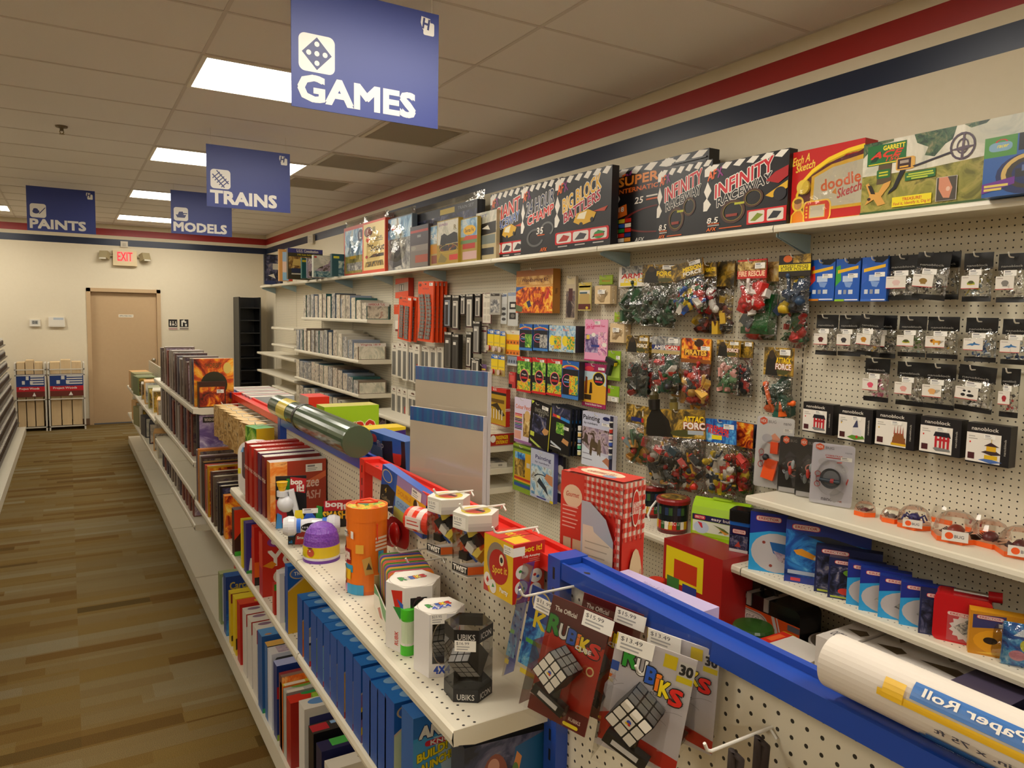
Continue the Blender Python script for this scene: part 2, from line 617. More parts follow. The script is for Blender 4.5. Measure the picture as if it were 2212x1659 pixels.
m.tube([(.01,0,-.03),(.012,0,-.045),(0,0,-.056)],.003,'#8a7648/m')
m.tube([(-.01,0,-.03),(-.012,0,-.045),(0,0,-.056)],.003,'#8a7648/m')
m.build('deflector',t)
# -- hanging signs
SIGN='#2c3c88/0.42'
SIGN_IN='#2b3470'
def rr(u0,v0,u1,v1,ru,rv,n=5):
 out=[]
 for cu,cv,a in((u1-ru,v1-rv,0),(u0+ru,v1-rv,90),(u0+ru,v0+rv,180),(u1-ru,v0+rv,270)):
  for j in range(n+1):
   b=radians(a+90*j/n)
   out.append((cu+ru*cos(b),cv+rv*sin(b)))
 return out
def hanging_sign(word,rect,icon,tw,label):
 y,x0,x1,z0,z1=rect
 w,h=x1-x0,z1-z0
 t=thing('hanging_sign',label,'sign',((x0+x1)/2,y,z0),group='blue department signs hanging from the ceiling')
 m=MB()
 m.box(-w/2,w/2,-.0025,.0025,0,h,SIGN)
 Wt='#eae6de'
 a=w/h
 ops=[('p',Wt,rr(.045,.30,.275,.30+.23*a,.04,.04*a))]
 c,s=.16,.30+.115*a
 if icon=='dice':
  ops.append(('p',SIGN_IN,[(c,s-.1*a),(c+.095,s),(c,s+.1*a),(c-.095,s)]))
  for du,dv in((0,0),(0,.058),(0,-.058),(.052,0),(-.052,0)):
   ops.append(('e',Wt,c+du,s+dv*a,.016,.016*a))
 elif icon=='rail':
  for o in(-.024,.024):
   ops.append(('p',SIGN_IN,[(c-.075+o,s+(.075+o)*a),(c-.062+o,s+(.082+o)*a),(c+.075+o,s-(.07-o)*a),(c+.062+o,s-(.077-o)*a)]))
  for j in range(5):
   q=-.05+j*.025
   ops.append(('p',SIGN_IN,[(c+q-.045,s-(q+.04)*a),(c+q+.04,s-(q-.04)*a),(c+q+.046,s-(q-.03)*a),(c+q-.039,s-(q+.05)*a)]))
 elif icon=='tank':
  ops+=[('p',SIGN_IN,[(c-.085,s-.01*a),(c-.06,s-.06*a),(c+.06,s-.06*a),(c+.085,s-.01*a)]),('p',SIGN_IN,[(c-.05,s-.01*a),(c-.03,s+.04*a),(c+.03,s+.045*a),(c+.045,s-.01*a)]),('r',SIGN_IN,c,s+.008*a,c+.1,s+.024*a)]
 else:
  ops+=[('e',SIGN_IN,c-.03,s-.015*a,.05,.035*a),('e',SIGN_IN,c-.035,s+.015*a,.035,.022*a),('p',SIGN_IN,[(c+.01,s-.045*a),(c+.1,s+.06*a),(c+.108,s+.052*a),(c+.022,s-.052*a)])]
 ops.append(('t',Wt,word,.045+tw/2,.165,tw,.20,{'b':.055}))
 ops+=[('p',Wt,rr(.885,.80,.965,.80+.085*a,.012,.012*a)),('p',Wt,[(.865,.90),(.87,.955),(.935,.945),(.938,.885),(.925,.83),(.88,.845)]),('t',SIGN_IN,'H',.905,.895,.045,.085,{'b':.06,'rot':-8})]
 m.art(((-w/2,-.0025,0),(w,0,0),(0,0,h),(0,-1,0)),ops)
 m.build('panel',t)
 for s in(-1,1):
  m=MB()
  m.tube([(s*(w/2-.03),0,h-.012),(s*(w/2-.03),0,max(h+.02,ZC-.004-z0))],.0012,'#d8d2c4',5)
  m.build('wire',t)
 return t
hanging_sign('GAMES',(2.82,.728,1.319,2.521,2.969),'dice',.78,'large blue GAMES sign with a white dice icon, nearest the camera')
hanging_sign('TRAINS',(5.65,.864,1.445,2.501,2.931),'rail',.78,'blue TRAINS sign with a white rail track icon')
hanging_sign('MODELS',(8.3,.926,1.513,2.546,2.979),'tank',.86,'blue MODELS sign with a white tank icon, partly behind TRAINS')
hanging_sign('PAINTS',(9.2,-.333,.286,2.561,3.017),'brush',.80,'blue PAINTS sign with a brush icon at the left')
# -- things on the back wall
y,x0,x1,z0,z1=(12.8,.613,.939,2.432,2.662)
t=thing('exit_sign','lit red EXIT sign with twin emergency lamps above the door','exit sign',((x0+x1)/2,YB,z0))
w,h=x1-x0,z1-z0
m=MB()
m.box(-w/2,w/2,-.07,0,0,h,'#d8c49a')
m.build('housing',t)
m=MB()
m.art(((-w/2,-.071,0),(w,0,0),(0,0,h),(0,-1,0)),[('r','#e2b6a0',.17,.27,.83,.94),('t','exit_red','EXIT',.5,.6,.62,.56,{'b':.03})])
m.build('lit_letters',t)
for s in(-1,1):
 m=MB()
 m.tube([(s*w/2,-.04,h*.62),(s*(w/2+.06),-.05,h*.6)],.012,'#a89a78',8)
 R=Matrix.Rotation(s*.5,3,'Z')@Matrix.Rotation(-.35,3,'X')
 m.obox((s*(w/2+.11),-.06,h*.62),.12,.10,.11,'#a39672',R)
 m.obox((s*(w/2+.11)+s*.025,-.06-.047,h*.62-.018),.095,.012,.085,'#d8d2c0',R)
 m.build('lamp_head',t)
def wall_unit(name,label,cat,rect,d,key,arts,rad=.0):
 y,x0,x1,z0,z1=rect
 m=MB()
 w,h=x1-x0,z1-z0
 m.box(-w/2,w/2,-d/2,d/2,0,h,key)
 m.faces(w,d,h,arts)
 o=m.build(name,None,((x0+x1)/2,y-d/2,z0))
 return tag(o,label,cat)
wall_unit('thermostat','small white thermostat with a grey display on the back wall','thermostat',(12.889,-.48,-.349,1.495,1.597),.03,'#dcd6c8',{'F':[('r','#9a9a94',.2,.3,.8,.85),('t','#3a3c40','0:8',.5,.58,.4,.4)]})
wall_unit('alarm_panel','white alarm keypad box right of the thermostat','alarm panel',(12.889,-.245,-.04,1.491,1.635),.035,'#dcd6c8',{'F':[('r','#b4bcc4',.3,.72,.92,.94),('r','#cfc8b8',.05,.08,.95,.14)]})
wall_unit('restroom_sign','black restroom sign with white figures right of the door','sign',(12.889,1.371,1.499,1.454,1.623),.006,'#d8d0bc',{'F':[('r','#24201e',0,.28,1,1),('e','#e6dfd0',.22,.78,.07,.06),('r','#e6dfd0',.14,.42,.3,.70),('e','#e6dfd0',.52,.78,.07,.06),('p','#e6dfd0',[(.52,.72),(.66,.44),(.38,.44)]),('e','#e6dfd0',.82,.76,.06,.06),('g','#e6dfd0',.82,.54,.12,.14,.35,0,360),('r','#b08a84',0,.05,1,.2)]})
wall_unit('fountain_sign','black drinking fountain sign, right one of the pair','sign',(12.889,1.533,1.663,1.455,1.625),.006,'#d8d0bc',{'F':[('r','#24201e',0,.28,1,1),('p','#e6dfd0',[(.2,.36),(.36,.36),(.36,.74),(.7,.66),(.8,.78),(.4,.92),(.2,.88)]),('e','#e6dfd0',.5,.93,.08,.05),('r','#e6dfd0',.62,.36,.82,.58),('r','#8a7c70',0,.05,1,.2)]})
y0,y1_,_,z0,z1=0,0,0,2.62,2.74
x_,ya,yb,za,zb=(2.887,10.285,9.804,2.695,2.812)
m=MB()
m.box(-.055,.055,-.03,.03,0,zb-za,'#c9bda4')
m.faces(.11,.06,zb-za,{'F':[('r','#b6aa92',.12,.12,.88,.88),('e','#e8e0d0',.45,.6,.05,.05)]})
tag(m.build('motion_sensor',None,(XW-.03,(ya+yb)/2,za),(0,0,-1.2)),'small cream sensor box on the navy wall stripe','sensor')
m=MB()
m.box(-.05,.05,-.03,.0,0,.09,'#d2c8b4')
m.box(-.02,.02,-.05,-.03,.02,.06,'#b8ae9a')
_s=(.773,2.794)
tag(m.build('wall_sensor',None,(_s[0],YB,_s[1]-.08)),'tiny white box between the wall stripes above the EXIT sign','sensor')
# -- shelving
def shelf_mesh(xf,xb,y0,y1,z,key=STEEL,lip=.034,tags=None,side=-1):
 """steel shelf whose folded front edge is at xf; side -1: front looks to -X"""
 m=MB()
 s=side
 prof=[(xf+s*-.006,z),(xf+s*.001,z-.004),(xf+s*.004,z-lip*.55),(xf,z-lip),(xf-s*.012,z-lip-.002),(xf-s*.014,z-.02),(xb,z-.02)]
 prof+=[(xb,z)]
 for i in range(len(prof)):
  a,b=prof[i],prof[(i+1)%len(prof)]
  pts=[(a[0],y0,a[1]),(b[0],y0,b[1]),(b[0],y1,b[1]),(a[0],y1,a[1])]
  m.poly(pts if s<0 else pts[::-1],key,1<=i<=3 and False)
 for y in(y0,y1):
  m.poly([(xf,y,z),(xf-s*.001,y,z-lip),(xf-s*.014,y,z-lip),(xf-s*.05,y,z-.042),(xb,y,z-.042),(xb,y,z)],key)
 return m
peg_mat('shelf_holes',STEEL,0,1,.6725-.0254*26,.0017+.0254*.5,.0254,.0254,.0032,(.664,.706))
peg_mat('shelf_holes_wall',STEEL,0,1,2.545,.008,.0254,.0254,.0030,(2.53,2.60))
# --- double-sided aisle gondola
GX=.905
POSTS=[.065,1.265,2.465,3.66,4.86,6.06,7.26]
gon=thing('gondola_shelving','long cream gondola with red and blue top rails beside the carpeted aisle','shelving',(0,0,0))
BLUE_R,RED_R='#1f48a8/0.3','#d8281c/0.32'
bays=[(POSTS[i],POSTS[i+1],(BLUE_R,RED_R)[i%2])for i in range(5)]
for y0,y1,col in[(-1.135,.065,RED_R)]+bays:
 m=MB()
 m.box(GX,GX+.012,y0+.022,y1-.022,.1,1.222,'peg_aisle')
 m.build('pegboard_panel',gon)
 m=MB()
 a,b=y0+.024,y1-.024
 m.box(.876,.944,a,b,1.215,1.243,col)
 m.box(.876,.882,a,b,1.243,1.250,col)
 m.box(.930,.944,a,b,1.243,1.254,col)
 m.poly([(.892,b-.06,1.2435),(.897,b-.05,1.2435),(.905,b-.06,1.2435),(.900,b-.07,1.2435)],'#14141c')
 m.build('top_rail',gon,(0,0,0))
for i,y in enumerate(POSTS[:6]):
 col=(BLUE_R,RED_R)[i%2]if i not in(0,)else RED_R
 if i==1:
  col=BLUE_R
 if i==2:
  col=RED_R
 if i==3:
  col=BLUE_R
 if i==4:
  col=RED_R
 m=MB()
 m.box(.874,.946,y-.023,y+.023,.0,1.256,col)
 for j in range(24):
  z=1.24-.045*j-.02
  m.art(((.874,y+.004,z-.012),(0,-.008,0),(0,0,.026),(-1,0,0)),[('r','#0e0e14',0,0,1,1)])
 m.build('upright',gon)
def gshelf(xf,xb,y0,y1,z,holes=True):
 m=shelf_mesh(xf,xb,y0,y1,z)
 if holes:
  m.poly([(xf+.008,y0+.002,z+.0004),(xb,y0+.002,z+.0004),(xb,y1-.002,z+.0004),(xf+.008,y1-.002,z+.0004)],'shelf_holes')
 return m.build('shelf',gon)
for a,b in((1.275,2.46),(2.464,3.655)):
 gshelf(.645,GX,a,b,.928)
for a,b in((-1.1,.06),(.07,1.27),(1.275,2.46),(2.464,3.655),(3.66,4.85)):
 gshelf(.645,GX,a,b,.60)
for z in(1.165,.83,.622,.432):
 gshelf(.645,GX,4.872,6.055,z,False)
 gshelf(.645,GX,6.065,7.25,z-(.0 if z>.7 else .0),False)
for a,b in((-1.1,.06),(.07,1.27),(1.275,2.46),(2.464,3.655),(3.66,4.85),(4.872,6.055),(6.065,7.25),(7.26,8.45),(8.46,9.65),(9.66,10.85)):
 m=MB()
 m.box(.642,1.18,a,b,.012,.10,STEEL)
 m.build('base_deck',gon)
for i,(a,b)in enumerate(((.07,1.27),(1.275,2.46),(2.464,3.655),(3.66,4.85),(4.872,6.055),(6.065,7.25))):
 for z in(1.02,.55):
  shelf_mesh(1.19,.918,a,b,z,side=1).build('shelf',gon)
for a,b in((7.26,8.45),(8.46,9.65),(9.66,10.85)):
 m=MB()
 m.box(GX,GX+.012,a,b,.1,1.10,'peg_aisle')
 m.build('pegboard_panel',gon)
 for z in(.78,.42):
  gshelf(.645,GX,a,b,z,False)
  # --- tall shelving along the right wall
PX=2.85
wal=thing('wall_shelving','cream pegboard shelving standing along the right wall','shelving',(0,0,0))
WP=[2.187+1.2335*k for k in range(-3,9)]
for a,b in zip(WP[:-1],WP[1:]):
 m=MB()
 m.box(PX,PX+.012,a,b,.12,2.17,'peg_wall')
 m.box(PX,PX+.012,a,b,2.17,2.36,BOARD+'/0.6')
 m.build('pegboard_panel',wal)
 m=MB()
 m.box(2.35,PX,a+.003,b-.003,.02,.14,STEEL)
 m.build('base_deck',wal)
 shelf_mesh(2.61,PX,a+.002,b-.002,2.176,lip=.030).build('shelf',wal)
for y in WP:
 m=MB()
 m.box(PX-.004,PX+.03,y-.013,y+.013,.02,2.36,BOARD)
 for j in range(84):
  z=.16+.0254*j
  m.art(((PX-.004,y+.003,z),(0,-.006,0),(0,0,.016),(-1,0,0)),[('r','#2c2824',0,0,1,1)])
 m.build('upright',wal)
 m=MB()
 for s in(-.009,.006):
  m.mesh([(PX-.004,y+s,2.150),(PX-.004,y+s,2.06),(2.64,y+s,2.128),(2.64,y+s,2.150),(PX-.004,y+s+.004,2.150),(PX-.004,y+s+.004,2.06),(2.64,y+s+.004,2.128),(2.64,y+s+.004,2.150)],[(0,1,2,3),(7,6,5,4),(0,4,5,1),(1,5,6,2),(2,6,7,3)],'#a9c4d4')
 m.build('bracket',wal)
def wshelf(xf,y0,y1,z,lip=.034):
 m=shelf_mesh(xf,PX,y0,y1,z,lip=lip)
 return m.build('shelf',wal)
wshelf(2.515,.955,2.185,1.008)
wshelf(2.515,-.28,.952,1.008)
for a,b in((-.28,.952),(.955,2.185),(2.19,3.418)):
 m=shelf_mesh(2.507,PX,a,b,.684)
 m.poly([(2.515,a,.6844),(PX,a,.6844),(PX,b,.6844),(2.515,b,.6844)],'shelf_holes_wall')
 m.build('shelf',wal)
for z in(.812,.645,.50):
 wshelf(2.55,4.66,5.88,z)
 wshelf(2.55,5.886,7.1,z)
for z,xf in((1.712,2.577),(1.302,2.487),(.955,2.487),(.60,2.487)):
 wshelf(xf,7.12,8.345,z)
 wshelf(xf,8.355,9.56,z)
for z in(1.56,1.325,1.16,.89,.725):
 wshelf(2.487,9.57,10.80 if z in(1.56,1.325,.725)else 11.75,z,.03)
 # -- builders for goods
WT,BK,YE,OR='#ece6da','#151316','#f0cc1c','#e8701c'
def price(u,v,w,h,amount=None):
 ops=[('r','#efebe2',u-w/2,v-h/2,u+w/2,v+h/2)]
 if amount:
  ops.append(('t','#4a4a50',amount,u-w*.12,v+h*.22,w*.6,h*.3,{'b':.0}))
 else:
  ops.append(('r','#8c8a8c',u-w*.4,v+h*.12,u+w*.05,v+h*.36))
 ops+=[('r','#a8a6a4',u-w*.4,v-h*.12,u+w*.2,v-h*.02),('r','#a8a6a4',u-w*.4,v-h*.34,u+w*.12,v-h*.24)]
 return ops
def lines(key,u0,v0,u1,n,dv,h,ragged=.15,seed=1):
 r=random.Random(seed)
 return[('r',key,u0,v0-i*dv-h,u1-r.random()*ragged*(u1-u0),v0-i*dv)for i in range(n)]
def carton(name,label,cat,size,loc,rot,key,arts=None,group=None,sides=None):
 w,d,h=size
 m=MB()
 m.box(-w/2,w/2,-d/2,d/2,0,h,key,sides)
 if arts:
  m.faces(w,d,h,arts)
 o=m.build(name,None,loc,rot)
 return tag(o,label,cat,group)
def frontX(name,label,cat,rect,d,key,arts=None,group=None,z=None,tilt=.0,yaw=.0,sides=None,h=None):
 """a box whose front face, in the plane X = rect[0], looks at the aisle"""
 x,ya,yb,z0,z1=rect
 if z is not None:
  z0=z
 w,hh=abs(ya-yb),h or(z1-z0)
 return carton(name,label,cat,(w,d,hh),(x+d/2,(ya+yb)/2,z0),(0,tilt,0)if False else(tilt,0,WALL[2]+yaw),key,arts,group,sides)
def frontY(name,label,cat,rect,d,key,arts=None,group=None,z=None,tilt=.0,yaw=.0,sides=None,h=None):
 y,xa,xb,z0,z1=rect
 if z is not None:
  z0=z
 w,hh=abs(xb-xa),h or(z1-z0)
 return carton(name,label,cat,(w,d,hh),((xa+xb)/2,y+d/2,z0),(tilt,0,yaw),key,arts,group,sides)
HOOKS=[]
def hook(x,y,z,label,board=None,group='white wire peg hooks',double=False):
 """wire peg hook: fixed on the pegboard behind, tip at x"""
 board=PX if board is None else board
 m=MB()
 L=board-x
 m.tube([(board,0,0),(board-L,0,0),(board-L-.008,0,.004),(board-L-.014,0,.016)],.0026,'#ddd8cc',6)
 m.tube([(board-.004,-.012,-.012),(board-.006,0,0),(board-.004,.012,-.012)],.0024,'#ddd8cc',6)
 o=m.build('peg_hook',None,(0,y,z))
 ws=label.split()
 if len(ws)>16:
  label=' '.join(ws[:16]).rstrip(',')
 tag(o,label,'hook',group)
 return o
def hang_card(name,label,cat,rect,key,arts,group=None,d=.004,hk=True,roll=.0,yaw=.0,pz=.014,hook_label=None,back=None):
 """a flat hanging card or pack with its front in the plane X = rect[0]"""
 x,ya,yb,z0,z1=rect
 w,h=abs(ya-yb),z1-z0
 o=carton(name,label,cat,(w,d,h),(x+d/2,(ya+yb)/2,z0),(0,roll,WALL[2]+yaw),key,arts if isinstance(arts,dict)else{'F':arts},group)
 if hk:
  hook(x-.012,(ya+yb)/2,z1-pz,hook_label or('hook holding the '+label),board=back)
 return o
def pillow(m,w,h,t,key,seed,z0=.0,nu=9,nv=12,amp=.006):
 r=random.Random(seed)
 off=Vector((r.random()*50,r.random()*50,0))
 for s in(-1,1):
  vs=[]
  for j in range(nv+1):
   for i in range(nu+1):
    u,v=i/nu,j/nv
    pr=(max(0,1-abs(2*u-1)**2.6)**.6)*(max(.0,sin(pi*min(1,v**.8)))**.5)
    y=s*(t/2*pr+.0008)
    nn=noise.noise(Vector((u*3.1,v*4.3,s*3.0))+off)+.6*noise.noise(Vector((u*9,v*11,s*5.0))+off)
    y+=s*amp*nn*pr*2
    x=(u-.5)*w*(1-.05*sin(pi*v)*(1 if t>.02 else 0))
    vs.append((x,y,z0+v*h))
  fs=[]
  for j in range(nv):
   for i in range(nu):
    a=j*(nu+1)+i
    q=(a,a+1,a+nu+2,a+nu+1)
    fs.append(q if s<0 else q[::-1])
  m.mesh(vs,fs,key,False)
def toys(m,w,h,t,cols,seed,n=20,z0=.0,big=1.0):
 r=random.Random(seed)
 for i in range(n):
  c=r.choice(cols)
  fz=r.random()**1.2
  wz=.36 if fz<.8 else .26
  p=((r.random()-.5)*2*wz*w,(r.random()-.5)*t*.45,z0+h*(.10+.66*fz))
  R=Matrix.Rotation(r.random()*6,3,'Y')@Matrix.Rotation(r.random()*1.2,3,'X')
  k=r.random()
  sz=min(w,h)*(.10+.14*r.random())*big
  if k<.35:
   m.obox(p,sz*1.3,min(sz,t*.5),sz*.7,c,R)
  elif k<.6:
   d=R@Vector((sz,0,0))
   m.tube([Vector(p)-d,Vector(p),Vector(p)+d*.8+Vector((0,0,sz*.5))],sz*.18,c,5)
   m.blob(Vector(p)+d*.8+Vector((0,0,sz*.6)),sz*.28,c,i,6)
  else:
   m.blob(p,sz*.55,c,seed+i,8,.5,(1,min(1,t/sz*.6),.9))
def toy_bag(label,rect,hh,hkey,harts,cols,t=.06,group='bags of plastic toys on peg hooks',roll=.0,yaw=.0,seed=None,n=20,hk=True,name='toy_bag',big=1.0,extra=None,hw=.98,bagkey='bag',cat='toy bag',back=None,x=None):
 """plastic bag of toys under a folded card header"""
 x,ya,yb,z0,z1=rect
 w,h=abs(ya-yb),z1-z0
 seed=seed if seed is not None else int(abs(ya*1000)+z0*777)%9973
 o=thing(name,label,cat,(x+t/2,(ya+yb)/2,z0),(0,roll,WALL[2]+yaw),group)
 hb=h*(1-hh)
 if hh>0:
  m=MB()
  m.box(-w/2*hw,w/2*hw,-.003,.003,hb-.004,h,hkey)
  m.art(((-w/2*hw,-.003,hb-.004),(w*hw,0,0),(0,0,h-hb+.004),(0,-1,0)),harts)
  m.build('header_card',o)
 m=MB()
 rq=random.Random(seed+5)
 for q in range(7):
  m.blob(((rq.random()-.5)*w*.5,t*.04,hb*(.16+.1*q*.75)),min(w*.2,hb*.14),rq.choice(cols[:3]),seed+q,8,.6,(1,min(1,t*.28/(w*.2)),1))
 toys(m,w,hb,t,cols,seed,int(n*1.5),.0,big*.95)
 if extra:
  extra(m,w,hb,t)
 m.build('toy_pieces',o)
 m=MB()
 pillow(m,w,hb,t,bagkey,seed)
 m.build('clear_bag',o)
 if hk:
  hook(x+t/2-.02,(ya+yb)/2,z1-.012,'hook holding the '+label,board=back)
 return o
 # -- race sets and other boxes on the top wall shelf
ZT=2.1763
def race_art(t1,c1,t2,c2,foot,o1=WT,o2=WT,r=14,car=True,track=None):
 ops=[]
 for i in range(6):
  u=.04+i*.16
  ops.append(('p',WT,[(u,.93),(u+.07,1.0),(u+.15,.985),(u+.08,.90)]))
 ops+=[('p',WT,[(.0,.95),(.07,1),(.12,.93),(.06,.84),(0,.84)]),('p',WT,[(.0,.62),(.045,.76),(.10,.62),(.045,.50)]),('p',WT,[(0,.46),(.04,.52),(.10,.42),(.05,.33),(0,.33)]),('p',BK,[(.055,.84),(.09,.90),(.12,.80),(.085,.74)])]
 ops+=[('t','#e8641c','AF',.10,.85,.11,.12,{'sh':.25,'rot':12,'b':.04}),('t','#8a2a78','X',.20,.87,.07,.13,{'rot':12,'b':.04})]
 ops+=[('t',c1,t1,.49,.72,.70,.19,{'rot':r,'sh':.22,'o':o1,'b':.03,'ow':.045}),('t',c2,t2,.50,.55,.66,.13,{'rot':r,'sh':.22,'o':o2,'b':.03,'ow':.045})]
 if track=='ring':
  for cu,cv,q in((.38,.27,.17),(.62,.42,.13)):
   ops+=[('g','#4a2a1c',cu,cv,q*.9,q,.22,0,360),('g','#7a6a20',cu,cv,q*.72,q*.8,.08,0,360)]
  ops+=[('r','#b4b42a',.40,.36,.52,.39),('r','#8a3020',.30,.20,.44,.24)]
 elif track=='loop':
  ops+=[('g','#5a5a58',.38,.24,.22,.13,.22,20,340),('g','#6a6a66',.68,.34,.16,.10,.25,-60,200)]
 elif track=='wide':
  ops+=[('g','#6a1c18',.55,.30,.42,.17,.10,90,330),('p','#26262c',[(.2,.26),(.6,.46),(.98,.50),(.9,.3),(.4,.18)])]
 if car:
  ops+=[('p','#d8a820',[(.36,.36),(.42,.47),(.62,.50),(.76,.44),(.7,.34),(.5,.30)]),('p','#efe6c8',[(.42,.40),(.46,.46),(.6,.48),(.56,.38)]),('e','#1c1c20',.50,.31,.035,.035),('e','#1c1c20',.69,.36,.03,.03),('p','#b8401c',[(.7,.46),(.95,.5),(.9,.44)])]
 if foot=='pics':
  ops+=[('p','#c8181c',rr(.02,.08,.98,.25,.03,.03))]
  for i in range(3):
   u=.05+i*.31
   ops+=[('p','#dcd6cc',rr(u,.10,u+.28,.23,.03,.03)),('p',('#a8281c','#3a3a40','#2a2a30')[i],[(u+.03,.12),(u+.13,.21),(u+.25,.18),(u+.2,.12)])]
  ops+=[('r','#b8b4ae',.08,.045,.26,.06),('r','#b8b4ae',.40,.045,.58,.06),('r','#b8b4ae',.72,.045,.9,.06)]
 elif foot:
  ops+=[('t',WT,foot,.13,.18,.14,.08,{'sh':.2}),('r','#c85a20',.07,.12,.22,.135),('r','#b8b4ae',.07,.095,.22,.11),('t','#e06a1c','AFX',.12,.05,.12,.05,{'sh':.3}),('r','#c85a20',.22,.04,.5,.055)]
 return ops
RS='slot-car race sets on the top shelf'
frontX('race_set_box','black slot-car box reading GIANT, leftmost of the race sets','box',(2.72,4.878,4.375,2.2,2.661),.06,BK,{'F':race_art('GIANT','#d8281c','RACEWAY','#2a5aac','pics',r=10),'L':[('r','#2a2a30',0,0,1,1)]},RS,ZT)
frontX('race_set_box','black slot-car box with a big silver 24 and the word CHAMPIONSHIP','box',(2.675,4.364,3.887,2.194,2.64),.044,BK,{'F':race_art('24 HOUR','#1c2a50','CHAMP','#d8281c',None,r=10,car=False,track='loop')+[('t',WT,'35',.50,.33,.16,.09,{'sh':.2}),('r','#c85a20',.44,.26,.62,.275),('t','#e06a1c','AFX',.6,.06,.16,.05,{'sh':.3})]},RS,ZT)
frontX('race_set_box','black slot-car box with yellow BIG BLOCK BATTLERS lettering','box',(2.622,3.878,3.32,2.189,2.617),.05,BK,{'F':race_art('BIG BLOCK','#e8b024','BATTLERS','#b81c34','pics',r=16)+[('e','#2a8a3a',.82,.15,.09,.05),('r','#c8281c',.74,.13,.90,.16)]},RS,ZT)
frontX('race_set_box','tall black box reading SUPER INTERNATIONAL with rows of flags','box',(2.73,3.451,2.699,2.196,2.609),.07,BK,{'F':race_art('',WT,'',WT,None,car=False,track='wide')[:-1]+[('p',WT,[(.55,.97),(.62,1),(.7,.95),(.62,.88)]),('p','#2a1008',rr(.05,.66,.72,.90,.03,.03)),('t','#e88a2a','SUPER',.30,.83,.44,.11,{'b':.05}),('t','#d8681c','INTERNATIONAL',.38,.71,.62,.055,{'b':.04}),('t',WT,'25',.32,.56,.09,.08,{'sh':.2}),('r','#d8d2c8',.40,.58,.62,.60),('r','#c85a20',.40,.54,.62,.56),('p','#d8681c',[(.06,.36),(.055,.50),(.18,.54),(.19,.40)]),('t',WT,'18',.12,.48,.06,.06),('t','#c8c4bc','AFX',.34,.06,.1,.05,{'sh':.3})]+[('r',c,.02+.075*i,.30-.062*j,.09+.075*i,.35-.062*j)for j in range(6)for i,c in enumerate((('#2a8a4a','#d8b82a','#c8281c'),('#c8281c','#2a5aac','#e8e0d0'),('#e07a20','#2a8a3a','#d8281c'),('#e8e0d0','#c8281c','#2a3a7a'),('#2a3a8a','#e8e0d0','#e8a040'),('#2a8a4a','#f0ece4','#1c2a6a'))[j])]+[('r','#4a4a4a',.66,.90,.98,.92),('r','#4a4a4a',.64,.86,.98,.88)]},RS,ZT)
frontX('race_set_box','black INFINITY RACEWAY box, left one, partly covered by its twin','box',(2.676,3.002,2.621,2.191,2.536),.05,BK,{'F':race_art('INFINITY','#c81c28','RACEWAY','#202024','8.5',track='ring',car=False)},RS,ZT)
frontX('race_set_box','black INFINITY RACEWAY box in full view beside the red drawing toy','box',(2.622,2.615,2.132,2.185,2.492),.05,BK,{'F':race_art('INFINITY','#c81c28','RACEWAY','#202024','8.5',track='ring',car=False)+[('p','#a8181c',[(.76,.62),(.86,.72),(1,.78),(1,.64),(.9,.56)]),('p','#d8a820',[(.76,.42),(1,.58),(1,.48),(.84,.38)]),('e','#202026',.92,.42,.07,.09),('r','#c8181c',.56,.05,1,.25),('p','#d8d0c0',rr(.58,.07,.76,.23,.02,.02)),('p','#d8d0c0',rr(.79,.07,.97,.23,.02,.02)),('p','#7a8a20',[(.6,.1),(.68,.2),(.75,.17),(.66,.09)]),('p','#2a2a30',[(.8,.1),(.86,.2),(.95,.18),(.9,.1)])]},RS,ZT)
x,ya,yb,z0,z1=(2.645,2.155,1.803,2.18,2.473)
w,h=abs(ya-yb),z1-ZT
t=thing('drawing_toy_box','red boxed drawing toy with a yellow arc and clear window','toy box',(x+.04,(ya+yb)/2,ZT),WALL)
m=MB()
RD='#c01c18'
m.box(-w/2,w/2,-.04,.04,0,h,RD)
arc=[(.14,.14),(.13,.40),(.20,.58),(.34,.72),(.55,.84),(.80,.91),(1.0,.93),(1.0,.14)]
arc2=[(.17,.14),(.165,.40),(.235,.56),(.37,.68),(.57,.79),(.81,.86),(1.0,.875),(1.0,.14)]
m.faces(w,.08,h,{'F':[('p','#ecc81e',arc),('p','#5a1414',arc2),('p','#d8a828',[(.33,.14),(.34,.62),(.60,.74),(1,.80),(1,.14)]),('p','#bdb49c',[(.37,.18),(.38,.60),(.62,.70),(1,.74),(1,.18)]),('t','#ecc848','Etch A',.19,.88,.24,.11,{'sh':.3,'rot':8,'b':.03}),('t','#ecc848','Sketch',.25,.78,.26,.10,{'sh':.3,'rot':8,'b':.03}),('t','#d0602c','doodle',.72,.50,.50,.15,{'rot':6}),('p','#c8802c',[(.62,.36),(.67,.42),(.68,.33)]),('t','#b83a34','Sketch',.84,.37,.30,.12,{'sh':.3,'rot':12}),('r','#e0b83a',.0,.0,1.0,.02),('p','#f0c040',rr(.24,-.0,.62,.29,.06,.09)),('p','#d03a1c',rr(.26,.0,.60,.27,.05,.08)),('r','#e0c060',.33,.05,.54,.225),('r','#c4bca4',.345,.06,.53,.215)]+[('e','#f0b030',.295,.07+.045*i,.015,.014)for i in range(4)]+[('e','#f0c83c',.17,.27,.085,.105),('e','#c88a5a',.17,.26,.055,.07),('e','#7a5230',.17,.305,.055,.035),('p','#f0c83c',[(.07,0),(.08,.12),(.14,.19),(.22,.19),(.27,.1),(.27,0)]),('p','#e8861c',[(.09,0),(.1,.12),(.15,.17),(.21,.17),(.25,.1),(.25,0)])],'T':[('r','#d84a3c',0,0,1,1)]})
m.build('carton',t)
m=MB()
m.lathe([(0,0),(.03,0),(.03,.012),(0,.014)],'#d8b83a',16)
